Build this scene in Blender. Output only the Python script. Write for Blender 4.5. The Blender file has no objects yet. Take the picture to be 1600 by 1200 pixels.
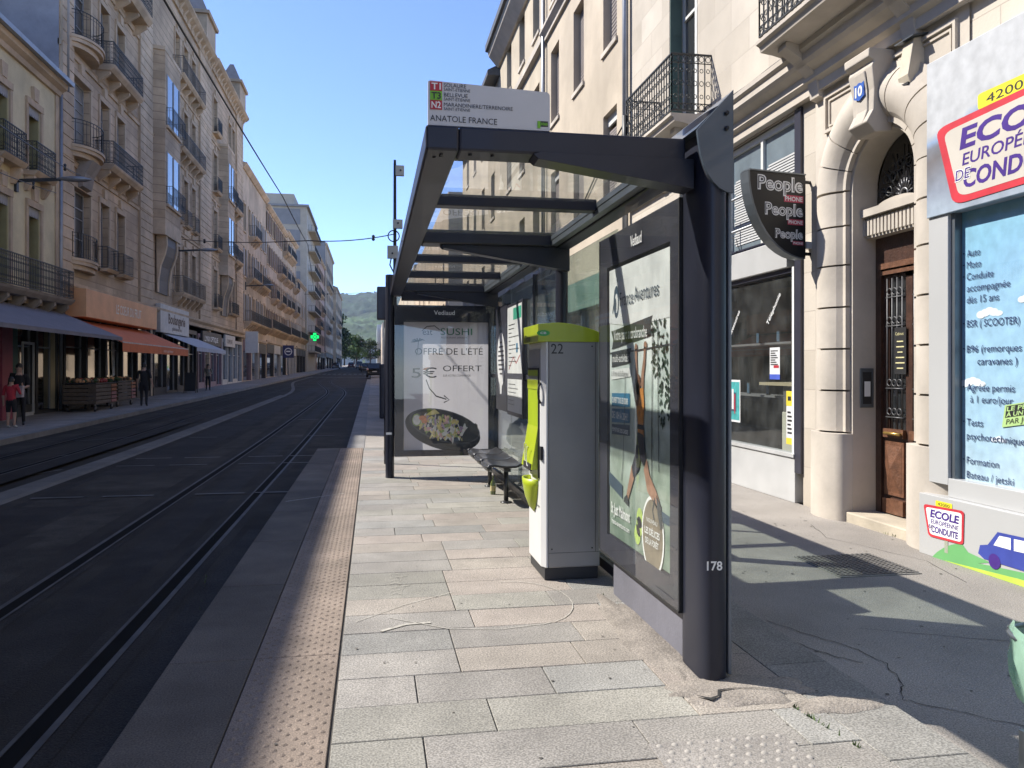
import bpy, bmesh, math, random
from mathutils import Vector, Matrix
random.seed(7)
R_ = math.radians
PI = math.pi
sc = bpy.context.scene
COL = sc.collection
V = Vector

# ------------------------------------------------------------------ materials
MATS = {}
def M(name, col, rough=.7, var=.14, sc_=5.0, bump=0.0, bsc=60.0, metal=0.0, spec=.5, coat=0.0, speck=0.0, spsc=220.0, stain=0.0, emit=0.0, objvar=0.0):
    if name in MATS: return MATS[name]
    m = bpy.data.materials.new(name); m.use_nodes = True
    nt = m.node_tree; N = nt.nodes; L = nt.links
    b = N['Principled BSDF']
    tc = N.new('ShaderNodeTexCoord')
    n1 = N.new('ShaderNodeTexNoise'); n1.inputs['Scale'].default_value = sc_; n1.inputs['Detail'].default_value = 6
    L.new(tc.outputs['Object'], n1.inputs['Vector'])
    r1 = N.new('ShaderNodeMapRange'); r1.inputs[1].default_value = .3; r1.inputs[2].default_value = .7
    r1.inputs[3].default_value = 1 - var; r1.inputs[4].default_value = 1 + var
    L.new(n1.outputs['Fac'], r1.inputs[0])
    fac = r1.outputs[0]
    def mul(a, b_):
        x = N.new('ShaderNodeMath'); x.operation = 'MULTIPLY'; L.new(a, x.inputs[0]); L.new(b_, x.inputs[1]); return x.outputs[0]
    if speck:
        n2 = N.new('ShaderNodeTexNoise'); n2.inputs['Scale'].default_value = spsc; n2.inputs['Detail'].default_value = 2
        L.new(tc.outputs['Object'], n2.inputs['Vector'])
        r2 = N.new('ShaderNodeMapRange'); r2.inputs[1].default_value = .35; r2.inputs[2].default_value = .65
        r2.inputs[3].default_value = 1 - speck; r2.inputs[4].default_value = 1 + speck
        L.new(n2.outputs['Fac'], r2.inputs[0]); fac = mul(fac, r2.outputs[0])
    if stain:
        n3 = N.new('ShaderNodeTexNoise'); n3.inputs['Scale'].default_value = sc_ * .23; n3.inputs['Detail'].default_value = 8; n3.inputs['Roughness'].default_value = .65
        L.new(tc.outputs['Object'], n3.inputs['Vector'])
        r3 = N.new('ShaderNodeMapRange'); r3.inputs[1].default_value = .42; r3.inputs[2].default_value = .62
        r3.inputs[3].default_value = 1 - stain; r3.inputs[4].default_value = 1
        L.new(n3.outputs['Fac'], r3.inputs[0]); fac = mul(fac, r3.outputs[0])
    if objvar:
        oi = N.new('ShaderNodeObjectInfo'); r4 = N.new('ShaderNodeMapRange')
        r4.inputs[3].default_value = 1 - objvar; r4.inputs[4].default_value = 1 + objvar
        L.new(oi.outputs['Random'], r4.inputs[0]); fac = mul(fac, r4.outputs[0])
    vm = N.new('ShaderNodeVectorMath'); vm.operation = 'SCALE'; vm.inputs[0].default_value = col[:3]
    L.new(fac, vm.inputs['Scale']); L.new(vm.outputs[0], b.inputs['Base Color'])
    b.inputs['Roughness'].default_value = rough; b.inputs['Metallic'].default_value = metal
    b.inputs['Specular IOR Level'].default_value = spec
    if coat: b.inputs['Coat Weight'].default_value = coat; b.inputs['Coat Roughness'].default_value = .03
    if bump:
        n4 = N.new('ShaderNodeTexNoise'); n4.inputs['Scale'].default_value = bsc; n4.inputs['Detail'].default_value = 4
        L.new(tc.outputs['Object'], n4.inputs['Vector'])
        bp = N.new('ShaderNodeBump'); bp.inputs['Strength'].default_value = bump; bp.inputs['Distance'].default_value = .02
        L.new(n4.outputs['Fac'], bp.inputs['Height']); L.new(bp.outputs[0], b.inputs['Normal'])
    if emit:
        b.inputs['Emission Color'].default_value = (*col[:3], 1); b.inputs['Emission Strength'].default_value = emit
    MATS[name] = m
    return m

def glassmat(name, tint=(.85, .9, .88), refl=1.0, rough=.0, dirt=.08, dcol=(.5, .52, .5)):
    m = bpy.data.materials.new(name); m.use_nodes = True
    nt = m.node_tree; N = nt.nodes; L = nt.links
    for n in list(N):
        if n.type != 'OUTPUT_MATERIAL': N.remove(n)
    out = [n for n in N if n.type == 'OUTPUT_MATERIAL'][0]
    tr = N.new('ShaderNodeBsdfTransparent'); tr.inputs[0].default_value = (*tint, 1)
    gl = N.new('ShaderNodeBsdfGlossy'); gl.inputs['Roughness'].default_value = rough; gl.inputs[0].default_value = (.95, .97, .97, 1)
    lw = N.new('ShaderNodeLayerWeight'); lw.inputs[0].default_value = .5
    pw = N.new('ShaderNodeMath'); pw.operation = 'POWER'; pw.inputs[1].default_value = 5; L.new(lw.outputs['Facing'], pw.inputs[0])
    mu = N.new('ShaderNodeMath'); mu.operation = 'MULTIPLY_ADD'; mu.inputs[1].default_value = .92; mu.inputs[2].default_value = .045 * refl; mu.use_clamp = True
    L.new(pw.outputs[0], mu.inputs[0])
    mx = N.new('ShaderNodeMixShader'); L.new(mu.outputs[0], mx.inputs[0]); L.new(tr.outputs[0], mx.inputs[1]); L.new(gl.outputs[0], mx.inputs[2])
    df = N.new('ShaderNodeBsdfDiffuse'); df.inputs[0].default_value = (*dcol, 1)
    tc = N.new('ShaderNodeTexCoord'); no = N.new('ShaderNodeTexNoise'); no.inputs['Scale'].default_value = 3.0; no.inputs['Detail'].default_value = 7
    L.new(tc.outputs['Object'], no.inputs['Vector'])
    mr = N.new('ShaderNodeMapRange'); mr.inputs[1].default_value = .35; mr.inputs[2].default_value = .75; mr.inputs[3].default_value = dirt * .4; mr.inputs[4].default_value = dirt * 1.8
    L.new(no.outputs['Fac'], mr.inputs[0])
    m2 = N.new('ShaderNodeMixShader'); L.new(mr.outputs[0], m2.inputs[0]); L.new(mx.outputs[0], m2.inputs[1]); L.new(df.outputs[0], m2.inputs[2])
    L.new(m2.outputs[0], out.inputs[0])
    MATS[name] = m
    return m

def panemat(name, dark=(.012, .014, .017), light=(.32, .31, .29), frac=.28, rough=.06):
    """opaque window glass in front of a dark room or a pale curtain, chosen per object"""
    m = bpy.data.materials.new(name); m.use_nodes = True
    nt = m.node_tree; N = nt.nodes; L = nt.links; b = N['Principled BSDF']
    oi = N.new('ShaderNodeObjectInfo'); cr = N.new('ShaderNodeMapRange')
    cr.inputs[1].default_value = 1 - frac; cr.inputs[2].default_value = 1.0 ; cr.inputs[3].default_value = 0; cr.inputs[4].default_value = 1
    L.new(oi.outputs['Random'], cr.inputs[0])
    tc = N.new('ShaderNodeTexCoord'); w = N.new('ShaderNodeTexWave'); w.bands_direction = 'Y'; w.inputs['Scale'].default_value = 5; w.inputs['Distortion'].default_value = 1.5
    L.new(tc.outputs['Object'], w.inputs['Vector'])
    ad = N.new('ShaderNodeMapRange'); ad.inputs[3].default_value = .75; ad.inputs[4].default_value = 1.1; L.new(w.outputs['Fac'], ad.inputs[0])
    sc2 = N.new('ShaderNodeVectorMath'); sc2.operation = 'SCALE'; sc2.inputs[0].default_value = light; L.new(ad.outputs[0], sc2.inputs['Scale'])
    mx = N.new('ShaderNodeMix'); mx.data_type = 'RGBA'; L.new(cr.outputs[0], mx.inputs[0]); mx.inputs[6].default_value = (*dark, 1); L.new(sc2.outputs[0], mx.inputs[7])
    L.new(mx.outputs[2], b.inputs['Base Color'])
    b.inputs['Roughness'].default_value = .4; b.inputs['Coat Weight'].default_value = 1; b.inputs['Coat Roughness'].default_value = rough * .5
    nz = N.new('ShaderNodeTexNoise'); nz.inputs['Scale'].default_value = 1.3; L.new(tc.outputs['Object'], nz.inputs['Vector'])
    bp = N.new('ShaderNodeBump'); bp.inputs['Strength'].default_value = .06; bp.inputs['Distance'].default_value = .2; L.new(nz.outputs['Fac'], bp.inputs['Height'])
    L.new(bp.outputs[0], b.inputs['Coat Normal'])
    MATS[name] = m
    return m

def vcolmat(name, rough=.8, speck=.38, spsc=110, bump=.12):
    """material whose colour comes from a per-stone attribute"""
    m = M(name, (1, 1, 1), rough=rough, var=.1, sc_=4, bump=bump, bsc=spsc, speck=speck, spsc=spsc, stain=.22)
    nt = m.node_tree; N = nt.nodes; L = nt.links
    at = N.new('ShaderNodeAttribute'); at.attribute_name = 'stone'
    vm = [n for n in N if n.type == 'VECT_MATH'][0]
    L.new(at.outputs['Color'], vm.inputs[0])
    return m

def jointmat(name, col, joint, w=1.2, h=.42, mort=.012, axis='YZ', **k):
    """coursed masonry: brick texture joints in colour and relief"""
    m = M(name, col, **k)
    nt = m.node_tree; N = nt.nodes; L = nt.links; b = N['Principled BSDF']
    tc = [n for n in N if n.type == 'TEX_COORD'][0]
    sp = N.new('ShaderNodeSeparateXYZ'); L.new(tc.outputs['Object'], sp.inputs[0])
    cb = N.new('ShaderNodeCombineXYZ'); ia, ib = {'YZ': (1, 2), 'XZ': (0, 2), 'XY': (0, 1)}[axis]
    L.new(sp.outputs[ia], cb.inputs[0]); L.new(sp.outputs[ib], cb.inputs[1])
    br = N.new('ShaderNodeTexBrick'); L.new(cb.outputs[0], br.inputs['Vector'])
    br.inputs['Scale'].default_value = 1; br.inputs['Brick Width'].default_value = w; br.inputs['Row Height'].default_value = h; br.inputs['Mortar Size'].default_value = mort
    br.inputs['Mortar Smooth'].default_value = .1
    br.inputs['Color1'].default_value = (.86, .85, .83, 1); br.inputs['Color2'].default_value = (1.06, 1.06, 1.06, 1); br.inputs['Mortar'].default_value = (1, 1, 1, 1)
    src0 = b.inputs['Base Color'].links[0].from_socket
    vb = N.new('ShaderNodeVectorMath'); vb.operation = 'MULTIPLY'; L.new(src0, vb.inputs[0]); L.new(br.outputs['Color'], vb.inputs[1]); src = vb.outputs[0]
    mx = N.new('ShaderNodeMix'); mx.data_type = 'RGBA'; L.new(br.outputs['Fac'], mx.inputs[0]); L.new(src, mx.inputs[6]); mx.inputs[7].default_value = (*joint, 1)
    L.new(mx.outputs[2], b.inputs['Base Color'])
    bp = N.new('ShaderNodeBump'); bp.inputs['Strength'].default_value = .6; bp.inputs['Distance'].default_value = .02; bp.invert = True
    L.new(br.outputs['Fac'], bp.inputs['Height'])
    if b.inputs['Normal'].links: L.new(b.inputs['Normal'].links[0].from_socket, bp.inputs['Normal'])
    L.new(bp.outputs[0], b.inputs['Normal'])
    return m

# ------------------------------------------------------------------ mesh builder
TXT = {}
def textmesh(s, bold=0.0, shear=0.0):
    k = (s, bold, shear)
    if k not in TXT:
        cu = bpy.data.curves.new('lettering_curve', 'FONT'); cu.body = s; cu.size = 1; cu.offset = bold; cu.shear = shear
        cu.resolution_u = 3
        o = bpy.data.objects.new('lettering_curve', cu); me = bpy.data.meshes.new_from_object(o)
        vs = [v.co.copy() for v in me.vertices]; fs = [tuple(p.vertices) for p in me.polygons]
        bpy.data.objects.remove(o); bpy.data.curves.remove(cu); bpy.data.meshes.remove(me)
        TXT[k] = (vs, fs)
    return TXT[k]

class MB:
    def __init__(s): s.v = []; s.f = []; s.mi = []; s.sm = []; s.mats = []; s.cur = 0; s.smooth = False; s.col = []; s.curcol = None
    def m(s, mat):
        if mat not in s.mats: s.mats.append(mat)
        s.cur = s.mats.index(mat); return s
    def add(s, vs, fs, smooth=None):
        o = len(s.v); s.v += [tuple(x) for x in vs]
        for f in fs:
            s.f.append(tuple(i + o for i in f)); s.mi.append(s.cur); s.sm.append(s.smooth if smooth is None else smooth); s.col.append(s.curcol)
        return s
    def quad(s, a, b, c, d): return s.add([a, b, c, d], [(0, 1, 2, 3)])
    def box(s, x0, x1, y0, y1, z0, z1):
        vs = [(x, y, z) for x in (x0, x1) for y in (y0, y1) for z in (z0, z1)]
        return s.add(vs, [(0, 1, 3, 2), (4, 6, 7, 5), (0, 4, 5, 1), (2, 3, 7, 6), (0, 2, 6, 4), (1, 5, 7, 3)], False)
    def bar(s, p, q, w, h=None, up=V((0, 0, 1))):
        p, q = V(p), V(q); h = h or w; d = (q - p).normalized()
        if abs(d.dot(up)) > .98: up = V((0, 1, 0))
        a = d.cross(up).normalized() * (w / 2); b = a.cross(d).normalized() * (h / 2)
        vs = [e + i * a + j * b for e in (p, q) for i, j in ((-1, -1), (1, -1), (1, 1), (-1, 1))]
        return s.add(vs, [(0, 1, 2, 3), (7, 6, 5, 4), (0, 4, 5, 1), (1, 5, 6, 2), (2, 6, 7, 3), (3, 7, 4, 0)], False)
    def tube(s, pts, r, n=8, cap=True, closed=False):
        pts = [V(p) for p in pts]; k = len(pts); rs = r if isinstance(r, (list, tuple)) else [r] * k
        vs = []; ref = None
        for i, p in enumerate(pts):
            a = pts[i - 1] if i > 0 else (pts[-1] if closed else p); b = pts[i + 1] if i < k - 1 else (pts[0] if closed else p)
            d = (b - a).normalized()
            if ref is None: ref = V((0, 0, 1)) if abs(d.z) < .9 else V((1, 0, 0))
            x = d.cross(ref).normalized(); y = x.cross(d).normalized(); ref = y
            vs += [p + (x * math.cos(2 * PI * j / n) + y * math.sin(2 * PI * j / n)) * rs[i] for j in range(n)]
        fs = []
        for i in range(k if closed else k - 1):
            i2 = (i + 1) % k
            fs += [(i * n + j, i * n + (j + 1) % n, i2 * n + (j + 1) % n, i2 * n + j) for j in range(n)]
        if cap and not closed: fs += [tuple(range(n))[::-1], tuple(range((k - 1) * n, k * n))]
        return s.add(vs, fs, True)
    def lathe(s, c, prof, n=16, sx=1, sy=1, cap=True, a0=0, a1=2 * PI):
        c = V(c); full = abs(a1 - a0 - 2 * PI) < 1e-6; m_ = n if full else n + 1; vs = []
        for r, z in prof:
            vs += [c + V((r * sx * math.cos(a0 + (a1 - a0) * j / n), r * sy * math.sin(a0 + (a1 - a0) * j / n), z)) for j in range(m_)]
        fs = []
        for i in range(len(prof) - 1):
            for j in range(n):
                j2 = (j + 1) % m_ if full else j + 1
                fs.append((i * m_ + j, i * m_ + j2, (i + 1) * m_ + j2, (i + 1) * m_ + j))
        if cap and full: fs += [tuple(range(n))[::-1], tuple(range((len(prof) - 1) * m_, len(prof) * m_))]
        return s.add(vs, fs, True)
    def prism(s, poly, fn, d0, d1, caps=True):
        """poly of 2-D points, fn(a, b, d) -> 3-D"""
        n = len(poly); vs = [fn(a, b, d0) for a, b in poly] + [fn(a, b, d1) for a, b in poly]
        fs = [(i, (i + 1) % n, n + (i + 1) % n, n + i) for i in range(n)]
        if caps: fs += [tuple(range(n))[::-1], tuple(range(n, 2 * n))]
        return s.add(vs, fs, False)
    def flat(s, poly, fn): return s.add([fn(a, b) for a, b in poly], [tuple(range(len(poly)))], False)
    def ell(s, c, rx, ry, fn, n=24, rot=0):
        cr, sr = math.cos(rot), math.sin(rot)
        return s.flat([(c[0] + rx * math.cos(t) * cr - ry * math.sin(t) * sr, c[1] + rx * math.cos(t) * sr + ry * math.sin(t) * cr) for t in [2 * PI * i / n for i in range(n)]], fn)
    def ring(s, c, rx, ry, w, fn, n=28):
        vs = []
        for t in [2 * PI * i / n for i in range(n)]:
            vs += [fn(c[0] + rx * math.cos(t), c[1] + ry * math.sin(t)), fn(c[0] + (rx - w) * math.cos(t), c[1] + (ry - w) * math.sin(t))]
        return s.add(vs, [(2 * i, 2 * i + 1, (2 * i + 3) % (2 * n), (2 * i + 2) % (2 * n)) for i in range(n)], False)
    def strip(s, pts, w, fn):
        """flat polyline of width w in a 2-D frame"""
        P = [V((a, b)) for a, b in pts]; vs = []
        for i, p in enumerate(P):
            d = (P[min(i + 1, len(P) - 1)] - P[max(i - 1, 0)]).normalized(); nrm = V((-d.y, d.x)) * (w / 2 if not isinstance(w, (list, tuple)) else w[i] / 2)
            vs += [fn(*(p + nrm)), fn(*(p - nrm))]
        return s.add(vs, [(2 * i, 2 * i + 1, 2 * i + 3, 2 * i + 2) for i in range(len(P) - 1)], False)
    def text(s, t, size, o, R, U, align='l', bold=0.0, shear=0.0, fit=None, fith=None):
        vs, fs = textmesh(t, bold, shear)
        if not vs: return s
        x0 = min(v.x for v in vs); x1 = max(v.x for v in vs)
        kx = size if fit is None else fit / (x1 - x0)
        ky = size
        sh = {'l': -x0, 'c': -(x0 + x1) / 2, 'r': -x1}[align]
        o, R, U = V(o), V(R), V(U)
        return s.add([o + R * ((v.x + sh) * kx) + U * (v.y * ky) for v in vs], fs, False)
    def mesh(s, name, origin=V((0, 0, 0)), bevel=0.0, seg=2):
        me = bpy.data.meshes.new(name); o = V(origin)
        me.from_pydata([tuple(V(v) - o) for v in s.v], [], s.f)
        for mt in s.mats: me.materials.append(mt)
        me.polygons.foreach_set('material_index', s.mi); me.polygons.foreach_set('use_smooth', s.sm)
        if any(c is not None for c in s.col):
            at = me.color_attributes.new('stone', 'FLOAT_COLOR', 'CORNER')
            i = 0
            for p, c in zip(me.polygons, s.col):
                c = c or (.5, .5, .5)
                for li in p.loop_indices: at.data[li].color = (*c, 1)
        me.update()
        if bevel:
            bm = bmesh.new(); bm.from_mesh(me)
            bmesh.ops.remove_doubles(bm, verts=bm.verts, dist=1e-5)
            es = [e for e in bm.edges if len(e.link_faces) == 2 and e.calc_face_angle(0) > .5]
            bmesh.ops.bevel(bm, geom=es, offset=bevel, segments=seg, affect='EDGES', profile=.5, clamp_overlap=True)
            bm.to_mesh(me); bm.free()
        return me

# ------------------------------------------------------------------ objects
W = {}
def link(o, parent=None, loc=(0, 0, 0), rz=0.0):
    COL.objects.link(o); m = Matrix.Translation(V(loc)) @ Matrix.Rotation(rz, 4, 'Z'); W[o.name] = m
    if parent is not None:
        o.parent = parent; m = W[parent.name].inverted() @ m
    o.location = m.to_translation(); o.rotation_euler = m.to_euler()
    return o
def tag(o, label=None, cat=None, group=None, kind=None):
    if label: o['label'] = label
    if cat: o['category'] = cat
    if group: o['group'] = group
    if kind: o['kind'] = kind
    return o
def thing(name, loc, label, cat, group=None, rz=0.0):
    return tag(link(bpy.data.objects.new(name, None), None, loc, rz), label, cat, group)
def put(name, mesh, parent=None, loc=(0, 0, 0), rz=0.0):
    """place a mesh given in its own local frame at a world location"""
    return link(bpy.data.objects.new(name, mesh), parent, loc, rz)
def build(mb, name, parent=None, at=None, bevel=0.0, seg=2):
    """mesh built in world coordinates; its origin goes to the parent's base (or `at`)"""
    if parent is not None:
        mw = W[parent.name]; me = mb.mesh(name, (0, 0, 0), bevel, seg); me.transform(mw.inverted())
        o = bpy.data.objects.new(name, me); COL.objects.link(o); o.parent = parent; W[o.name] = mw.copy(); return o
    at = V(at or (0, 0, 0))
    return put(name, mb.mesh(name, at, bevel, seg), None, at)
def struct(mb, name, bevel=0.0): return tag(build(mb, name, bevel=bevel), kind='structure')
def dup(o, parent=None, loc=None, rz=None):
    c = o.copy(); COL.objects.link(c)
    if parent is not None: c.parent = parent
    if loc is not None: c.location = loc
    if rz is not None: c.rotation_euler = (0, 0, rz)
    for ch in o.children: dup(ch, c)
    W[c.name] = Matrix.Translation(c.location) @ Matrix.Rotation(c.rotation_euler.z, 4, 'Z')
    return c

def gz(y):
    """the street climbs gently beyond the stop"""
    if y < 14: return 0.0
    if y < 24: return .01 * (y - 14) ** 2 / 20
    return .05 + .01 * (min(y, 420) - 24)

# camera frame of the photograph, used only to derive real-world positions by hand
CAMH = 1.55
THE = R_(9.97)
cam = bpy.data.cameras.new('camera'); cam.lens = 36 * 1240 / 1600; cam.sensor_width = 36; cam.sensor_fit = 'HORIZONTAL'
cam.shift_y = -23 / 1600; cam.clip_start = .05; cam.clip_end = 9000
co = bpy.data.objects.new('camera', cam); COL.objects.link(co); co.location = (0, 0, CAMH); co.rotation_euler = (R_(90), 0, -THE)
sc.camera = co
# ------------------------------------------------------------------ light
EL, AZ = R_(45.75), R_(-61.7)
w = bpy.data.worlds.new('World'); sc.world = w; w.use_nodes = True
sk = w.node_tree.nodes.new('ShaderNodeTexSky'); sk.sky_type = 'NISHITA'; sk.sun_disc = False
sk.sun_elevation = EL; sk.sun_rotation = AZ; sk.air_density = .8; sk.dust_density = .0; sk.ozone_density = 4.5; sk.altitude = 2600
tn = w.node_tree.nodes.new('ShaderNodeVectorMath'); tn.operation = 'MULTIPLY'; tn.inputs[1].default_value = (1.0, .94, 1.0)
w.node_tree.links.new(sk.outputs[0], tn.inputs[0]); w.node_tree.links.new(tn.outputs[0], w.node_tree.nodes['Background'].inputs[0]); w.node_tree.nodes['Background'].inputs[1].default_value = .195
sd = V((math.cos(EL) * math.sin(AZ), math.cos(EL) * math.cos(AZ), math.sin(EL)))
su = bpy.data.lights.new('sun', 'SUN'); su.energy = 5.0; su.angle = R_(.53); su.color = (1, .95, .86)
so = bpy.data.objects.new('sun', su); COL.objects.link(so); so.rotation_euler = sd.to_track_quat('Z', 'Y').to_euler(); so.location = (-40, 30, 60)
sc.view_settings.view_transform = 'Standard'; sc.view_settings.look = 'None'; sc.view_settings.gamma = 1; sc.view_settings.exposure = 0.85
sc.cycles.max_bounces = 8; sc.cycles.transparent_max_bounces = 16; sc.cycles.glossy_bounces = 4; sc.cycles.diffuse_bounces = 3
sc.cycles.caustics_reflective = False; sc.cycles.caustics_refractive = False
try: sc.cycles.use_denoising = True
except Exception: pass
# ------------------------------------------------------------------ ground, road, platform
m_asph = M('asphalt', (.046, .040, .033), .85, .25, 1.5, .5, 90, speck=.4, spsc=110, stain=.35, spec=.12)
m_asph_side = M('pavement_asphalt', (.30, .275, .248), .88, .14, 1.2, .3, 110, speck=.3, spsc=130, stain=.22, spec=.2)
m_track = M('track_bed', (.036, .031, .026), .8, .2, 2, .5, 80, speck=.3, spsc=120, stain=.3, spec=.12)
m_rail = M('rail_steel', (.065, .06, .055), .6, .35, 5, .05, 40, spec=.2)
m_groove = M('rail_groove', (.010, .0095, .009), .95, spec=.05)
m_conc = M('concrete_strip', (.125, .115, .10), .85, .15, 3, .3, 70, speck=.2, stain=.3)
m_kerb = M('granite_kerb', (.2, .19, .18), .8, .12, 4, .25, 120, speck=.3, spsc=200, stain=.25)
m_stone = vcolmat('granite_pavers')
m_tact = M('tactile_stone', (.255, .205, .168), .8, .12, 3, .25, 160, speck=.3, spsc=140, stain=.25, spec=.2)
m_edge = M('edge_slab', (.145, .122, .10), .8, .14, 2.5, .25, 160, speck=.3, spsc=120, stain=.35, spec=.2)
m_joint = M('joint_dirt', (.075, .068, .058), .95, .3, 20)
m_white = M('road_paint', (.13, .125, .115), .7, .25, 6, stain=.5)
m_chalk = M('chalk', (.36, .34, .3), .9, .3, 30)
m_crack = M('crack_fill', (.02, .02, .02), .95)
m_patch = M('cement_patch', (.26, .23, .20), .9, .15, 6, .4, 60, speck=.3, spsc=130, stain=.3)
m_grass = M('weed_green', (.06, .1, .025), .8, .4, 40)
m_soil = M('far_ground', (.1, .1, .085), .95, .3, .05)

ys = [-30, -6, 0, 6, 14, 16, 18, 20, 22, 24, 30, 40, 60, 90, 130, 180, 240, 320, 420, 800, 4200]
def sheet(mb, x0, x1, y0, y1, dz, fx=None):
    yy = sorted(set([y0, y1] + [y for y in ys if y0 < y < y1]))
    for a, b in zip(yy, yy[1:]):
        mb.quad((x0, a, dz + gz(a)), (x1, a, dz + gz(a)), (x1, b, dz + gz(b)), (x0, b, dz + gz(b)))
    return mb
struct(sheet(MB().m(m_soil), -3000, 3000, -30, 4200, -.42), 'ground')
struct(sheet(MB().m(m_asph), -8.32, -1.07, -30, 420, -.2), 'road')
mb = MB().m(m_asph_side); sheet(mb, -11.6, -8.52, -30, 420, -.07); mb.m(m_kerb)
for a, b in zip(ys, ys[1:]):
    if b > 420: break
    for q in range(max(1, int((b - a) / 1.0)) if a < 60 else 1):
        nq = max(1, int((b - a) / 1.0)) if a < 60 else 1
        p0 = a + (b - a) * q / nq; p1 = a + (b - a) * (q + 1) / nq - (.012 if a < 60 else 0)
        for (x0, x1, z0, z1) in ((-8.52, -8.3, -.066, -.066), (-8.3, -8.3, -.066, -.3)):
            mb.quad((x0, p0, z0 + gz(p0)), (x1, p0, z1 + gz(p0)), (x1, p1, z1 + gz(p1)), (x0, p1, z0 + gz(p1)))
struct(mb, 'pavement')
# right-hand pavement in front of the shops
mb = MB().m(m_asph_side); sheet(mb, 2.38, 6.6, -30, 15.96, -.07); sheet(mb, -.17, 6.6, 15.96, 420, -.07)
mb.m(m_kerb); sheet(mb, -.52, -.17, 15.96, 80, -.06)
mb.m(m_asph); sheet(mb, -1.07, -.52, 15.96, 420, -.2); sheet(mb, -.52, -.17, 80, 420, -.2)
mb.m(m_kerb)
for a, b in ((15.96, 20), (20, 24), (24, 40), (40, 80)): mb.quad((-.52, a, -.06 + gz(a)), (-.52, b, -.06 + gz(b)), (-.52, b, -.3 + gz(b)), (-.52, a, -.3 + gz(a)))
struct(mb, 'pavement')
# tram tracks: straight past the stop, then swinging to the left
def railx(x, y):
    if y < 46: return x
    t = min(1, (y - 46) / 34); t = t * t * (3 - 2 * t)
    return x - 2.4 * t
RY = [-8, 8, 20, 24, 34, 46] + [46 + 34 * i / 10 for i in range(1, 11)] + [100, 140, 200, 300]
RY = sorted(set(RY + [14, 16, 18, 22]))
def lane(mb, xa, xb, dz, shift, y0=-8, y1=300):
    yy = [y for y in RY if y0 <= y <= y1]
    for a, b in zip(yy, yy[1:]):
        f = railx if shift else (lambda x, y: x)
        mb.quad((f(xa, a), a, dz + gz(a)), (f(xb, a), a, dz + gz(a)), (f(xb, b), b, dz + gz(b)), (f(xa, b), b, dz + gz(b)))
for xs, sh in (((-2.62, -1.58), True), ((-7.15, -6.1), False)):
    mb = MB()
    for i, x in enumerate(xs):
        s_ = 1 if i == 0 else -1
        mb.m(m_track); lane(mb, x - .17, x + .17, -.196, sh)
        mb.m(m_groove); lane(mb, x + .012 * s_ - .05, x + .012 * s_ + .05, -.1935, sh)
        mb.m(m_rail); lane(mb, x - .055 * s_ - .02, x - .055 * s_ + .02, -.190, sh); lane(mb, x + .075 * s_ - .012, x + .075 * s_ + .012, -.189, sh)
    struct(mb, 'tram_track')
mb = MB().m(m_conc)
yy = [y for y in RY if y <= 46]
for a, b in zip(yy, yy[1:]):
    for x0, x1, z0, z1 in ((-5.15, -5.12, -.2, -.172), (-5.12, -4.78, -.172, -.172), (-4.78, -4.72, -.172, -.2)):
        mb.quad((x0, a, z0 + gz(a)), (x1, a, z1 + gz(a)), (x1, b, z1 + gz(b)), (x0, b, z0 + gz(b)))
lane(mb, -4.95, -4.72, -.185, True, 46, 100)
struct(mb, 'median_strip')
mb = MB(); rr = random.Random(31)
m_p1 = M('asphalt_patch', (.058, .051, .042), .85, .25, 3, .5, 80, speck=.4, spsc=120, stain=.3, spec=.12); m_p2 = M('asphalt_patch_dark', (.033, .0285, .024), .75, .25, 3, .5, 80, speck=.4, spsc=120, stain=.3, spec=.12)
for x0, x1, y0, y1, k in ((-4.5, -3.6, -6, 46, 1), (-3.35, -2.95, -6, 46, 0), (-2.3, -1.9, -6, 46, 1), (-8.0, -7.5, -6, 60, 0), (-5.9, -5.4, 2, 30, 1), (-4.4, -3.0, 9, 14, 0), (-2.35, -1.75, 20, 27, 0), (-6.6, -5.4, 24, 33, 0), (-1.38, -1.1, 3, 9, 1)):
    mb.m(m_p2 if k else m_p1); lane(mb, x0, x1, -.1975 + .0006 * k, False, -8, 60) if y1 > 40 else mb.quad((x0, y0, -.1978 + gz(y0)), (x1, y0, -.1978 + gz(y0)), (x1 - .1, y1, -.1955 + gz(y1)), (x0 + .05, y1, -.1955 + gz(y1)))
struct(mb, 'road_patches')
mb = MB().m(m_white)
for y in (11.6, 15.2, 16.4, 21, 27):
    for x in (-4.2, -3.3, -2.1, -1.3):
        if random.random() < .8: mb.quad((x - .33, y, -.185 + gz(y)), (x + .33, y, -.185 + gz(y)), (x + .33, y + .07, -.185 + gz(y + .07)), (x - .33, y + .07, -.185 + gz(y + .07)))
for x in (-8.0 + .75 * i for i in range(10)):
    mb.quad((x, 118, -.186 + gz(118)), (x + .45, 118, -.186 + gz(118)), (x + .45, 122, -.186 + gz(122)), (x, 122, -.186 + gz(122)))
mb.quad((-7.9, 96, -.18 + gz(96)), (-.4, 96, -.18 + gz(96)), (-.4, 97, -.18 + gz(97)), (-7.9, 97, -.18 + gz(97)))
for p in (((-6.2, 17.2), (-5.4, 17.9)), ((-7.0, 20.5), (-5.6, 21.7)), ((-5.9, 13.2), (-5.3, 14.9))):
    mb.strip(p, .05, lambda a, b: (a, b, -.186 + gz(b)))
struct(mb, 'road_markings')
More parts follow.
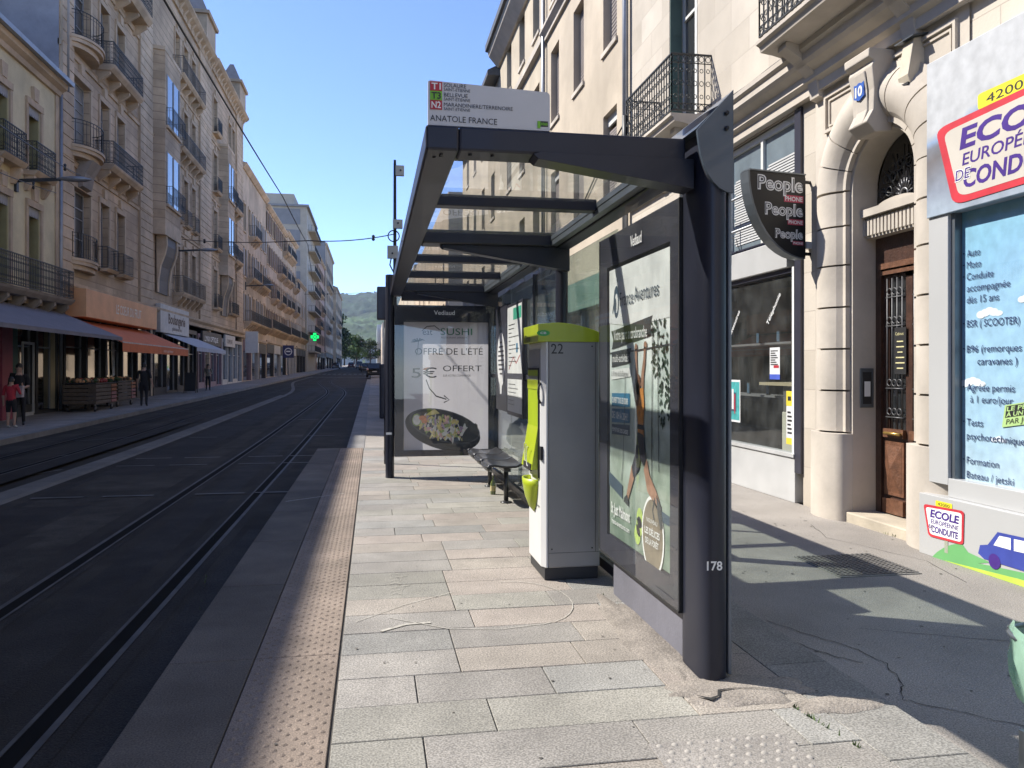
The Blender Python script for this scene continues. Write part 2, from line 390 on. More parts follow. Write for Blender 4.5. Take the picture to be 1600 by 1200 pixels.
# platform: edge slabs, studded tactile strip, granite pavers, border slabs
PY0, PY1 = -6.0, 15.95
mb = MB().m(m_joint); mb.box(-1.03, 2.36, PY0, PY1 - .02, -.4, -.012)
mb.m(m_edge)
def slab(mb, x0, x1, y0, y1, z=0.0, g=.003, dp=.07, ch=.003):
    x0 += g; x1 -= g; y0 += g; y1 -= g
    vs = [(x0, y0, z - dp), (x1, y0, z - dp), (x1, y1, z - dp), (x0, y1, z - dp), (x0, y0, z - ch), (x1, y0, z - ch), (x1, y1, z - ch), (x0, y1, z - ch),
          (x0 + ch, y0 + ch, z), (x1 - ch, y0 + ch, z), (x1 - ch, y1 - ch, z), (x0 + ch, y1 - ch, z)]
    mb.add(vs, [(0, 1, 5, 4), (1, 2, 6, 5), (2, 3, 7, 6), (3, 0, 4, 7), (4, 5, 9, 8), (5, 6, 10, 9), (6, 7, 11, 10), (7, 4, 8, 11), (8, 9, 10, 11)], False)
edges = [PY0] + [4.42 + 1.5 * k for k in range(-6, 8)] + [PY1]
edges = sorted(e for e in edges if PY0 <= e <= PY1)
for a, b in zip(edges, edges[1:]):
    if b - a < .05: continue
    mb.m(m_edge); slab(mb, -1.06, -.62, a, b, 0, dp=.3, g=.003)
    mb.m(m_tact); slab(mb, -.62, -.178, a, b, 0, g=.003)
# studs
mb.m(m_tact)
px = .0735
def stud(mb, x, y, z, r=.0165, h=.006, n=8):
    vs = [(x + r * math.cos(2 * PI * j / n), y + r * math.sin(2 * PI * j / n), z) for j in range(n)]
    vs += [(x + r * .6 * math.cos(2 * PI * j / n), y + r * .6 * math.sin(2 * PI * j / n), z + h) for j in range(n)]
    mb.add(vs, [(j, (j + 1) % n, n + (j + 1) % n, n + j) for j in range(n)] + [tuple(range(n, 2 * n))], True)
k = 0; y = 1.2
while y < PY1 - .05:
    for i in range(6):
        x = -.62 + .04 + i * px + (px / 2 if k % 2 else 0)
        if x < -.2: stud(mb, x, y, -.0005)
    y += px * .62; k += 1
struct(mb, 'platform_edge')
mb = MB().m(m_stone)
rows = [3.36 + .3445 * i for i in range(-27, 37)]
for i, y0 in enumerate(rows):
    y1 = y0 + .3445
    if y1 < PY0 or y0 > PY1 - .05: continue
    y1 = min(y1, PY1)
    x = -.17; first = True
    while x < 2.0:
        wd = random.choice((.38, .62, .7, .78, .86)) if first else random.choice((.55, .66, .75, .86, .92))
        first = False
        xe = x + wd
        if xe > 1.82: xe = 2.02
        base = random.choice(((.265, .255, .24), (.285, .262, .235), (.25, .25, .24), (.265, .26, .235), (.295, .265, .24)))
        kf = random.uniform(.9, 1.07)
        if x < .3: kf *= .97
        mb.curcol = (base[0] * kf * 1.03, base[1] * kf * 1.0, base[2] * kf * .965); slab(mb, x, xe, y0, y1, random.uniform(-.0015, .0015))
        x = xe
y = PY0
while y < PY1:
    e = min(PY1, y + random.uniform(.85, 1.15)); kf = random.uniform(.85, 1.0)
    mb.curcol = (.245 * kf, .235 * kf, .215 * kf); slab(mb, 2.02, 2.38, y, e, -.002, dp=.1); y = e
struct(mb, 'platform_paving')
# tactile square by the end of the shelter, cement patch, cracks, chalk, weeds
m_tsq = M('tactile_square', (.27, .25, .23), .85, .12, 6, .3, 160, speck=.3, spsc=150, stain=.2); m_tst = M('tactile_stud', (.30, .28, .255), .8, .15, 30)
mb = MB().m(m_tsq); TX0, TX1, TY0, TY1 = 1.12, 1.72, 2.62, 3.13
mb.box(TX0, TX1, TY0, TY1, -.02, .0035)
mb.m(m_tst)
for i in range(9):
    for j in range(8):
        stud(mb, TX0 + .04 + i * .066 + (.0 if j % 2 else .03), TY0 + .035 + j * .064, .0033, .0145, .0055)
struct(mb, 'tactile_paving')
def blob(c, rx, ry, n=40, jag=.25, seed=1):
    rr = random.Random(seed); off = [rr.uniform(1 - jag, 1 + jag) for _ in range(n)]
    off = [(off[i - 1] + off[i] * 2 + off[(i + 1) % n]) / 4 for i in range(n)]
    return [(c[0] + rx * off[i] * math.cos(2 * PI * i / n), c[1] + ry * off[i] * math.sin(2 * PI * i / n)) for i in range(n)]
mb = MB().m(m_patch)
P2 = blob((1.76, 3.6), .36, .17, 44, .35, 3)
def patch(mb, P, h):
    c = (sum(p[0] for p in P) / len(P), sum(p[1] for p in P) / len(P)); n = len(P)
    inn = [(c[0] + (p[0] - c[0]) * .86, c[1] + (p[1] - c[1]) * .86) for p in P]
    vs = [(a, b, -.001) for a, b in P] + [(a, b, h + random.uniform(-.003, .003)) for a, b in inn] + [(c[0], c[1], h + .004)]
    mb.add(vs, [(i, (i + 1) % n, n + (i + 1) % n, n + i) for i in range(n)] + [(n + i, n + (i + 1) % n, 2 * n) for i in range(n)], True)
patch(mb, P2, .012)
patch(mb, blob((1.53, 4.45), .13, .75, 36, .3, 5), .010)
patch(mb, blob((2.1, 3.35), .25, .09, 30, .3, 8), .008)
mb.m(m_crack)
ck = [(1.5, 3.52), (1.55, 3.47), (1.6, 3.5), (1.63, 3.56), (1.72, 3.57), (1.83, 3.55), (1.93, 3.51)]
mb.strip(ck, [.004, .03, .012, .016, .006, .005, .003], lambda a, b: (a, b, .0195))
mb.strip([(1.42, 3.66), (1.57, 3.67)], .022, lambda a, b: (a, b, .0045))
struct(mb, 'paving_repair')
mb = MB().m(m_crack)
def crack(pts, w, z):
    rr = random.Random(len(pts)); P = []
    for a, b in zip(pts, pts[1:]):
        for k in range(6):
            t = k / 6; P.append((a[0] + (b[0] - a[0]) * t + rr.uniform(-.012, .012), a[1] + (b[1] - a[1]) * t + rr.uniform(-.012, .012)))
    mb.strip(P, [w * rr.uniform(.5, 1.3) for _ in P], lambda a, b: (a, b, z))
crack([(2.5, 4.75), (2.62, 4.45), (2.75, 4.2), (2.78, 3.95), (2.68, 3.66), (2.55, 3.5), (2.75, 3.3), (3.0, 3.05), (3.05, 2.8)], .006, -.066)
crack([(2.45, 4.4), (2.55, 4.1), (2.68, 3.95)], .006, -.066)
crack([(3.0, 4.5), (3.8, 4.1), (4.6, 3.5)], .005, -.066)
crack([(4.5, 7.6), (4.3, 7.0), (4.6, 6.0), (4.4, 5.2)], .005, -.066)
m_dirt = M('gum_spot', (.09, .082, .072), .9)
mb.m(m_dirt)
rr = random.Random(12)
for _ in range(150):
    x, y = rr.uniform(-.9, 2.3), rr.uniform(2.2, 12); r = rr.uniform(.003, .009)
    mb.flat([(x + r * rr.uniform(.7, 1.2) * math.cos(t), y + r * rr.uniform(.7, 1.2) * math.sin(t)) for t in [PI * i / 4 for i in range(8)]], lambda a, b: (a, b, .0045))
for _ in range(90):
    x, y = rr.uniform(2.5, 4.9), rr.uniform(2.2, 9); r = rr.uniform(.004, .013)
    mb.flat([(x + r * rr.uniform(.7, 1.2) * math.cos(t), y + r * rr.uniform(.7, 1.2) * math.sin(t)) for t in [PI * i / 4 for i in range(8)]], lambda a, b: (a, b, -.066))
struct(mb, 'pavement_cracks')
mb = MB().m(m_chalk)
arc = [(.95 + .36 * math.cos(t), 5.2 + .5 * math.sin(t)) for t in [-1.6 + 3.3 * i / 14 for i in range(15)]]
mb.strip(arc, .007, lambda a, b: (a, b, .0048)); mb.strip([(.1, 5.0), (.45, 4.72), (.75, 4.66), (.95, 4.7)], .007, lambda a, b: (a, b, .0048))
mb.strip([(-.1, 4.95), (.2, 5.25), (.55, 5.5)], .006, lambda a, b: (a, b, .0048))
mb.strip([(.05, 4.75), (.2, 4.85), (.35, 4.86)], .03, lambda a, b: (a, b, .0048))
mb.strip([(-1.0, 9.6), (-.35, 10.1)], .02, lambda a, b: (a, b, .0048))
for i in range(7):
    y = 5.5 + i * .09; mb.strip([(.12, y), (.16 + .05 * (i % 3), y + .05), (.2, y)], .005, lambda a, b: (a, b, .0048))
struct(mb, 'chalk_marks')
mb = MB().m(m_grass)
rr = random.Random(4)
for cx, cy, n, sp, z in ((1.93, 3.15, 40, .22, 0), (2.4, 2.85, 60, .3, -.06), (1.72, 4.0, 30, .1, 0), (1.8, 2.6, 30, .2, 0), (5.0, 6.6, 40, .5, -.06), (-1.07, 5, 30, 4, -.18), (1.57, 5.2, 14, .9, 0)):
    for _ in range(n):
        t = rr.uniform(-1, 1) * sp; x = cx + t * (.15 if cx not in (2.4,) else .35); y = cy - t; h = rr.uniform(.01, .035); a = rr.uniform(0, 6.3)
        dx, dy = math.cos(a) * .004, math.sin(a) * .004
        mb.add([(x - dx, y - dy, z), (x + dx, y + dy, z), (x + rr.uniform(-.015, .015), y + rr.uniform(-.015, .015), z + h)], [(0, 1, 2)])
tag(build(mb, 'weeds'), 'small green weeds growing in the paving joints', 'weeds', kind='stuff')
# ------------------------------------------------------------------ tram shelter
m_navy = M('navy_paint', (.014, .016, .028), .42, .12, 3, .05, 200, coat=.1, spec=.35)
m_navy2 = M('navy_frame', (.03, .03, .043), .42, .1, 3, .04, 200, coat=.12, spec=.4)
m_alu = M('grey_profile', (.16, .18, .2), .35, .1, 4, .03, 200, metal=.6)
m_gasket = M('rubber', (.015, .015, .016), .7)
m_bolt = M('bolt', (.03, .03, .035), .4, metal=.7)
g_roof = glassmat('roof_glass', (.97, .985, .975), 1.5, .0, .2, dcol=(.62, .65, .63))
g_pane = glassmat('pane_glass', (.86, .92, .9), 1.15, .0, .05)
g_ad = glassmat('display_glass', (.97, .98, .98), 1.1, .0, .02)
m_apron = M('apron_metal', (.17, .17, .205), .55, .1, 3, .1, 60, stain=.25)
m_wht = M('white_letter', (.75, .75, .74), .5, .03)
m_blk = M('black_letter', (.02, .02, .022), .5, .05)

SH = thing('tram_shelter', (1.0, 7.5, 0), 'dark navy tram shelter with glazed roof and lit-up advert panels on the platform', 'shelter')
def P(name, mb, par=SH, bevel=0.0, seg=2): return build(mb, name, par, bevel=bevel, seg=seg)
def ellpost(mb, cx, cy, rx, ry, z0, ztop, n=28):
    """oval tube, ztop(x) gives an oblique cut"""
    e_ = .62 if ry > .12 else 1.0
    ring = [(cx + rx * math.copysign(abs(math.cos(2 * PI * i / n)) ** e_, math.cos(2 * PI * i / n)), cy + ry * math.copysign(abs(math.sin(2 * PI * i / n)) ** e_, math.sin(2 * PI * i / n))) for i in range(n)]
    vs = [(x, y, z0) for x, y in ring] + [(x, y, ztop(x)) for x, y in ring]
    mb.add(vs, [(i, (i + 1) % n, n + (i + 1) % n, n + i) for i in range(n)], True)
    mb.add(vs, [tuple(range(n, 2 * n))], False)
# front post with its oblique blade top
mb = MB().m(m_navy)
ellpost(mb, 1.682, 3.86, .072, .175, -.05, lambda x: 2.80 + (x - 1.585) * .55)
po = P('post', mb)
mb = MB().m(m_wht); mb.text('178', .062, (1.622, 3.683, .56), (1, 0, -.03), (0, 0, 1), bold=.02)
build(mb, 'post_number', po)
# gusset plate that ties the roof beam to the post
mb = MB().m(M('gusset_navy_lit', (.06, .08, .105), .35, .1, 3, coat=.3))  # post navy made paler, so sky and sun on the gusset are in its colour
gp = [(1.565, 2.722), (1.754, 2.93), (1.754, 2.42)] + [(1.754 - .18 * math.sin(t) - .004, 2.42 + .3 * (1 - math.cos(t))) for t in [PI / 2 * i / 8 for i in range(1, 8)]]
mb.prism(gp, lambda a, b, d: V((a, d, b)), 3.667, 3.685)
mb.prism([(1.567, 2.733), (1.752, 2.733), (1.752, 2.927)], lambda a, b, d: V((a, d, b)), 3.686, 4.7)
gu = P('gusset', mb)
mb = MB().m(m_bolt)
for bx, bz in ((1.715, 2.81), (1.715, 2.735)):
    mb.tube([(bx, 3.652, bz), (bx, 3.668, bz)], .011, 10)
build(mb, 'bolt', gu)
mb = MB().m(M('post_edge_sheen', (.13, .145, .165), .35, .08, 4, coat=.3)); mb.box(1.752, 1.772, 3.72, 3.96, .02, 2.9); P('profile', mb, bevel=.008)  # pale strip paints the sheen along the post's rounded right edge
# rear and middle posts
mb = MB().m(m_navy); ellpost(mb, 1.70, 7.05, .055, .09, -.05, lambda x: 2.6); P('post', mb)
mb = MB().m(m_navy); ellpost(mb, 1.80, 11.5, .06, .09, -.05, lambda x: 2.6); P('post', mb)
mb = MB().m(m_navy); ellpost(mb, .245, 11.52, .062, .1, -.05, lambda x: 2.9); lp = P('post', mb)
mb = MB().m(m_wht); mb.box(.19, .27, 11.405, 11.42, .62, .65); build(mb, 'post_number', lp)
# roof frame
Z0, Z1 = 2.60, 2.72
mb = MB().m(m_navy); mb.box(.25, .41, 3.80, 11.6, Z0, Z1); P('roof_beam', mb, bevel=.012)
mb = MB().m(m_navy); mb.box(1.56, 1.69, 3.98, 11.6, Z0 - .01, Z1 + .01); P('roof_beam', mb, bevel=.012)
mb = MB().m(m_alu); mb.box(1.505, 1.56, 3.99, 11.5, Z0 + .005, Z0 + .05); mb.box(1.50, 1.512, 3.99, 11.5, Z0 + .05, Z0 + .085); P('gutter', mb)
mb = MB().m(m_navy); mb.box(.41, 1.56, 3.80, 3.985, Z0 + .002, Z1 - .002); fb = P('roof_beam', mb, bevel=.012)
mb = MB().m(m_bolt)
for x, y in ((.33, 3.9), (.33, 3.87), (.47, 3.86), (.58, 3.86), (.3, 3.93)): mb.tube([(x, y, Z0 - .006), (x, y, Z0 + .004)], .009, 8)
build(mb, 'bolt', fb)
mb = MB().m(m_navy); mb.box(.41, 1.56, 6.62, 6.84, Z0 + .002, Z1 - .002); P('roof_beam', mb, bevel=.01)
mb = MB().m(m_navy); mb.box(.41, 1.56, 10.75, 10.9, Z0 + .002, Z1 - .002); P('roof_beam', mb, bevel=.01)
mb = MB().m(m_navy); mb.box(.41, 1.74, 11.42, 11.6, Z0 - .06, Z1 - .002); P('roof_beam', mb, bevel=.01)
for y in (5.28, 8.05, 9.4):
    mb = MB().m(m_navy); mb.box(.41, 1.505, y - .055, y + .055, Z0 + .03, Z1 - .012); P('glazing_bar', mb, bevel=.006)
yb = [(3.985, 5.225), (5.335, 6.62), (6.84, 7.995), (8.105, 9.345), (9.455, 10.75), (10.9, 11.42)]
for a, b in yb:
    mb = MB().m(g_roof); mb.quad((.42, a + .002, Z0 + .09), (1.55, a + .002, Z0 + .09), (1.55, b - .002, Z0 + .09), (.42, b - .002, Z0 + .09)); P('roof_pane', mb)
# tapered bracket arms
def arm(y, x0, x1, zt, h0, h1, t=.055):
    mb = MB().m(m_navy)
    pl = [(x0, zt), (x0 - .035, zt - .012), (x0 - .035, zt - h0 + .02), (x0 - .01, zt - h0), (x1, zt - h1), (x1, zt)]
    mb.prism(pl, lambda a, b, d: V((a, d, b)), y - t, y + t); P('bracket_arm', mb, bevel=.006)
arm(3.86, .81, 1.60, 2.612, .035, .15, .07)
arm(6.73, .6, 1.68, 2.602, .03, .2)
arm(10.83, .6, 1.7, 2.602, .03, .2)
# name sign on the roof
SG = thing('stop_sign', (.56, 3.85, 2.72), 'white tram stop sign reading ANATOLE FRANCE, standing on the front of the shelter roof', 'sign')
mb = MB().m(M('sign_face', (.52, .52, .53), .45, .05, 3, coat=.2))
sp_ = [(.262, 2.722), (.86, 2.722), (.86, 2.895), (.856, 2.905), (.846, 2.912), (.272, 2.936), (.262, 2.93)]
mb.prism(sp_, lambda a, b, d: V((a, d, b)), 3.815, 3.845)
plate = build(mb, 'sign_plate', SG)
def stx(mb, t, x, z, s, **k): return mb.text(t, s, (x, 3.812, z), (1, 0, -.012), (0, 0, 1), **k)
m_red = M('line_red', (.42, .02, .035), .5, .05); m_grn = M('line_green', (.16, .42, .02), .5, .05)
for t, z, mm, tc in (('T1', 2.886, m_red, m_wht), ('T3', 2.8415, m_grn, m_blk), ('N2', 2.797, m_red, m_wht)):
    mb = MB().m(mm); mb.box(.272, .329, 3.8105, 3.815, z, z + .0435)
    mb.m(tc); mb.text(t, .044, (.3005, 3.808, z + .006), (1, 0, 0), (0, 0, 1), align='c', bold=.018, fit=.045)
    build(mb, 'line_badge', SG)
mb = MB().m(m_blk)
for t, z, sub in (('SOLAURE', 2.908, 'SAINT-ETIENNE'), ('BELLEVUE', 2.862, 'SAINT-ETIENNE'), ('MARANDINIERE/TERRENOIRE', 2.815, 'SAINT-ETIENNE')):
    stx(mb, t, .338, z - .0006, .0265, fit={'S': .107, 'B': .115, 'M': .336}[t[0]])
    stx(mb, sub, .338, z - .0195, .021, fit=.127)
stx(mb, 'ANATOLE FRANCE', .272, 2.742, .041, fit=.325)
build(mb, 'lettering', SG)
mb = MB().m(m_grn); mb.box(.797, .812, 3.811, 3.815, 2.733, 2.768); mb.m(m_blk); mb.box(.812, .85, 3.811, 3.815, 2.742, 2.768)
mb.m(m_grn); mb.text('stas', .024, (.814, 3.809, 2.748), (1, 0, 0), (0, 0, 1), fit=.033, bold=.02)
build(mb, 'operator_badge', SG)

# ---- advert panel facing the street (near end)
AX = 1.60
def fA(fx, fz): return V((AX + .0035, 5.27 - fx * 1.13, .425 + fz * 1.80))
mb = MB().m(m_navy2)
Ya, Yb_, Za, Zb = 5.47, 3.99, .27, 2.46
mb.box(AX, 1.83, Yb_, Yb_ + .13, Za, Zb); mb.box(AX, 1.83, Ya - .17, Ya, Za, Zb)
mb.box(AX, 1.83, Yb_ + .13, Ya - .17, Za, Za + .14); mb.box(AX, 1.83, Yb_ + .13, Ya - .17, 2.25, Zb)
mb.box(AX + .02, 1.82, Yb_ + .13, Ya - .17, Za + .14, 2.25)
mb.m(m_gasket); mb.box(AX - .004, AX + .02, Yb_ - .012, Yb_, Za, Zb); mb.box(AX - .004, AX + .02, Yb_, Ya, Za - .014, Za); mb.box(AX - .004, AX + .02, Ya, Ya + .012, Za, Zb)
AD = P('advert_panel', mb)
mb = MB().m(g_ad); mb.quad((AX - .006, Yb_, Za), (AX - .006, Ya, Za), (AX - .006, Ya, Zb), (AX - .006, Yb_, Zb)); P('advert_glass', mb, AD)
mb = MB().m(m_wht); mb.text('Vediaud', .10, (AX - .009, 4.77, 2.315), (0, -1, 0), (0, 0, 1), fit=.21, bold=.01); P('maker_name', mb, AD)
# poster print: sky fading into misty forest
def postermat(name, stops, axis=2, lo=.4, hi=2.25, sc_=6):
    m = M(name, (1, 1, 1), .5, .12, 9, coat=0); nt = m.node_tree; N = nt.nodes; L = nt.links
    tc = [n for n in N if n.type == 'TEX_COORD'][0]
    sp = N.new('ShaderNodeSeparateXYZ'); L.new(tc.outputs['Object'], sp.inputs[0])
    mr = N.new('ShaderNodeMapRange'); mr.inputs[1].default_value = lo; mr.inputs[2].default_value = hi; L.new(sp.outputs[2], mr.inputs[0])
    no = N.new('ShaderNodeTexNoise'); no.inputs['Scale'].default_value = sc_; no.inputs['Detail'].default_value = 8; L.new(tc.outputs['Object'], no.inputs['Vector'])
    a = N.new('ShaderNodeMath'); a.operation = 'MULTIPLY_ADD'; L.new(no.outputs['Fac'], a.inputs[0]); a.inputs[1].default_value = .7; L.new(mr.outputs[0], a.inputs[2])
    b = N.new('ShaderNodeMath'); b.operation = 'SUBTRACT'; L.new(a.outputs[0], b.inputs[0]); b.inputs[1].default_value = .35
    cr = N.new('ShaderNodeValToRGB'); els = cr.color_ramp.elements
    els[0].position, els[0].color = stops[0][0], (*stops[0][1], 1); els[1].position, els[1].color = stops[-1][0], (*stops[-1][1], 1)
    for p, c in stops[1:-1]: e = els.new(p); e.color = (*c, 1)
    L.new(b.outputs[0], cr.inputs[0])
    vm = [n for n in N if n.type == 'VECT_MATH'][0]; L.new(cr.outputs[0], vm.inputs[0])
    return m
m_forest = postermat('forest_print', [(0.0, (.13, .19, .14)), (.25, (.27, .33, .27)), (.5, (.42, .50, .46)), (.66, (.58, .65, .62)), (.8, (.75, .79, .77))])
mb = MB().m(m_forest); mb.flat([(0, 0), (1, 0), (1, 1), (0, 1)], lambda a, b: fA(a, b) + V((.008, 0, 0)))
PO = P('poster', mb, AD)
L0 = lambda k: (lambda a, b: fA(a, b) + V((.005 - .001 * k, 0, 0)))
mb = MB(); c_dark = M('print_dark', (.035, .04, .04), .5); c_blue = M('print_blue', (.03, .16, .28), .5); c_dk2 = M('print_slate', (.04, .07, .1), .5)
c_skin = M('print_skin', (.30, .17, .11), .5, .2, 20); c_or = M('print_orange', (.52, .22, .05), .5, .3, 25); c_hair = M('print_hair', (.14, .06, .03), .5, .3, 30); c_pant = M('print_trousers', (.03, .03, .04), .5, .5, 25); c_wh = M('print_white', (.7, .72, .7), .5)
c_leaf = M('print_leaves', (.03, .06, .035), .5, .4, 30); c_brown = M('print_brown', (.18, .15, .10), .5, .3, 8); c_lime = M('print_lime', (.35, .5, .08), .5, .3, 20)
# white heading area
mb.m(c_wh); mb.flat([(0, .80), (.45, .775), (1, .785), (1, 1), (0, 1)], L0(0))
mb.m(c_leaf); rr = random.Random(5)
for _ in range(130):
    t = rr.random(); fx = .78 + .22 * rr.random() - .1 * t * rr.random(); fz = .46 + .33 * t
    if t < .45: fx = .86 + .14 * rr.random()
    ln = rr.uniform(.02, .05); a = rr.uniform(-2.4, -.8); dx, dz = ln * math.cos(a), ln * math.sin(a) * .6
    mb.flat([(fx, fz), (min(1, fx + dx * .5 + .012), fz + dz * .5), (min(1, fx + dx), fz + dz), (fx + dx * .5 - .012, fz + dz * .5)], L0(1))
# ropes
mb.m(c_dark)
mb.flat([(0, .683), (.5, .687), (1, .70), (1, .704), (.5, .692), (0, .688)], L0(2))
for pts, wd in (([(.31, .60), (.30, .46), (.27, .30), (.24, .22)], .007), ([(.76, .77), (.75, .5), (.74, .21)], .008), ([(.83, .78), (.84, .5), (.85, .30)], .008)):
    mb.strip(pts, wd, L0(2))
mb.m(c_dk2); mb.flat([(0, .235), (.26, .205), (.26, .155), (0, .185)], L0(2)); mb.flat([(.80, .185), (1, .175), (1, .145), (.80, .15)], L0(2))
build(mb, 'poster_scenery', AD)
# the hanging climber, printed on the poster
mb = MB()
mb.m(c_skin); mb.strip([(.50, .695), (.505, .64), (.51, .60), (.525, .565)], [.032, .034, .04, .05], L0(3)); mb.strip([(.645, .70), (.635, .65), (.61, .61), (.60, .565)], [.03, .034, .04, .05], L0(3))
mb.ell((.50, .70), .022, .014, L0(3), 12); mb.ell((.65, .705), .024, .014, L0(3), 12)
mb.m(c_hair); mb.ell((.53, .575), .045, .036, L0(4), 16); mb.strip([(.53, .585), (.51, .54), (.515, .50)], [.07, .09, .03], L0(4))
mb.m(c_or); mb.flat([(.515, .555), (.62, .565), (.635, .50), (.62, .43), (.63, .40), (.53, .40), (.53, .44), (.505, .50)], L0(3))
mb.m(c_dark); mb.strip([(.53, .43), (.625, .43)], .016, L0(5)); mb.strip([(.53, .405), (.625, .40)], .012, L0(5))
mb.m(c_pant); mb.flat([(.53, .405), (.63, .40), (.66, .33), (.625, .30), (.58, .325), (.55, .285), (.46, .25), (.43, .285), (.50, .34)], L0(4))
mb.m(c_skin); mb.strip([(.45, .27), (.40, .22), (.345, .165)], [.06, .045, .03], L0(3)); mb.strip([(.65, .31), (.70, .25), (.80, .215), (.85, .19)], [.06, .065, .05, .04], L0(3))
mb.m(c_dark); mb.flat([(.35, .18), (.30, .165), (.29, .15), (.37, .14), (.375, .16)], L0(5)); mb.flat([(.82, .225), (.88, .195), (.91, .13), (.88, .12), (.84, .165)], L0(5))
mb.strip([(.80, .21), (.765, .17), (.79, .14)], .012, L0(5))
build(mb, 'printed_figure', AD)
mb = MB()
mb.m(c_dk2); mb.ell((.14, .875), .052, .06, L0(1), 24); mb.m(c_wh); mb.ell((.145, .87), .03, .036, L0(2), 20); mb.m(c_dk2); mb.ell((.125, .86), .02, .03, L0(3), 16)
mb.strip([(.07, .835), (.10, .88), (.11, .92)], .012, L0(2))
def tA(t, fx, fz, s, mat_, fit, **k):
    mb.m(mat_); mb.text(t, s, fA(fx, fz) + V((-.001, 0, 0)), (0, -1, 0), (0, 0, 1), fit=fit, **k)
tA('France', .22, .855, .13, c_dk2, .27, bold=.0); tA('Aventures', .475, .86, .13, c_dk2, .43)
mb.m(c_dark); mb.flat([(.05, .70), (.08, .735), (.04, .768), (.76, .80), (.72, .765), (.74, .735)], L0(1)); mb.flat([(.05, .632), (.41, .648), (.39, .672), (.42, .70), (.05, .69)], L0(1))
tA('Votre parc accrobranche', .10, .733, .10, c_wh, .66, bold=.01); tA('multi-activités', .08, .652, .075, c_wh, .34, bold=.01)
mb.m(c_wh); mb.flat([(.04, .585), (.41, .60), (.41, .632), (.04, .622)], L0(1)); tA('à 10 min de St-Étienne !', .06, .60, .05, c_dark, .36)
mb.m(c_blue); mb.flat([(.05, .485), (.39, .492), (.39, .54), (.05, .535)], L0(1)); mb.flat([(.05, .425), (.39, .435), (.39, .484), (.05, .477)], L0(1)); mb.m(c_dk2); mb.flat([(.05, .38), (.39, .39), (.39, .428), (.05, .418)], L0(1))
tA('OUVERT TOUS LES JOURS', .07, .50, .055, c_wh, .34, bold=.02); tA('DE 10H À 20H !', .07, .443, .065, c_wh, .34, bold=.02); tA('FERMETURE DES CAISSES', .07, .394, .038, c_wh, .34)
tA('St Just Malmont', .05, .085, .105, c_wh, .40, bold=.02); tA('france-aventures.com', .06, .047, .05, c_wh, .38, bold=.01)
mb.m(c_lime)
for p in ((.52, .06), (.55, .09), (.56, .12)): mb.ell(p, .05, .035, L0(1), 14)
mb.m(c_wh); mb.ell((.76, .085), .165, .13, L0(2), 36); mb.m(c_brown); mb.ell((.76, .085), .148, .118, L0(3), 36)
tA('NOUVEAU', .68, .125, .035, c_wh, .18); tA('LES DÉLICES', .65, .085, .055, c_wh, .25, bold=.02); tA('DE LA FORÊT', .66, .053, .05, c_wh, .22, bold=.02)
build(mb, 'lettering', AD)
# apron under the panel
mb = MB().m(m_apron); mb.box(1.64, 1.80, 4.04, 5.28, -.02, .262); P('apron_panel', mb, bevel=.004)

# ---- advert panel across the far end
EY = 11.44
mb = MB().m(m_navy)
xa, xb, za, zb = .31, 1.74, .30, 2.47
mb.box(xa, xa + .13, EY, EY + .16, za, zb); mb.box(xb - .08, xb, EY, EY + .16, za, zb); mb.box(xa + .13, xb - .08, EY, EY + .16, za, za + .09); mb.box(xa + .13, xb - .08, EY, EY + .16, 2.23, zb)
AE = P('advert_panel', mb)
mb = MB().m(glassmat('end_display_glass', (.93, .93, .95), 1.5, .0, .03)); mb.quad((xa, EY - .006, za), (xb, EY - .006, za), (xb, EY - .006, zb), (xa, EY - .006, zb)); P('advert_glass', mb, AE)
mb = MB().m(m_wht); mb.text('Vediaud', .09, (.87, EY - .009, 2.335), (1, 0, 0), (0, 0, 1), fit=.30, bold=.01); P('maker_name', mb, AE)
def fE(a, b): return V((.442 + a * 1.218, EY + .014, .39 + b * 1.84))
LE = lambda k: (lambda a, b: fE(a, b) - V((0, .001 * k, 0)))
m_sushi = M('sushi_print', (.62, .61, .62), .6, .05, 2)
def translucent(m, f):
    nt = m.node_tree; N = nt.nodes; L = nt.links; b = N['Principled BSDF']; t = N.new('ShaderNodeBsdfTranslucent'); mx = N.new('ShaderNodeMixShader'); mx.inputs[0].default_value = f
    L.new(b.inputs['Base Color'].links[0].from_socket, t.inputs[0]); L.new(b.outputs[0], mx.inputs[1]); L.new(t.outputs[0], mx.inputs[2]); L.new(mx.outputs[0], [n for n in N if n.type == 'OUTPUT_MATERIAL'][0].inputs[0])
translucent(m_sushi, .6)
mb = MB().m(m_sushi); mb.flat([(0, 0), (1, 0), (1, 1), (0, 1)], LE(0)); P('poster', mb, AE)
mb = MB(); e_dk = M('menu_dark', (.05, .05, .055), .5); e_gr = M('menu_green', (.02, .17, .08), .5); e_bowl = M('bowl_print', (.035, .037, .04), .5, .3, 6); e_bowl2 = M('bowl_rim_print', (.10, .105, .11), .5, .2)
e_y = M('food_yellow', (.85, .7, .25), .5, .2, 25); e_p = M('food_pink', (.85, .5, .45), .5, .3, 25); e_g = M('food_green', (.4, .48, .15), .5, .4, 25); e_w = M('food_pale', (.9, .85, .72), .5, .15, 25); e_v = M('food_violet', (.55, .4, .5), .5, .3, 25); e_o = M('food_orange', (.9, .35, .15), .5, .3, 20)
mb.m(e_bowl); mb.ell((.46, .155), .45, .155, LE(1), 40, rot=-.16); mb.m(e_bowl2); mb.ell((.48, .185), .425, .125, LE(2), 40, rot=-.16); mb.m(e_bowl); mb.ell((.485, .185), .405, .115, LE(3), 40, rot=-.16)
rr = random.Random(21)
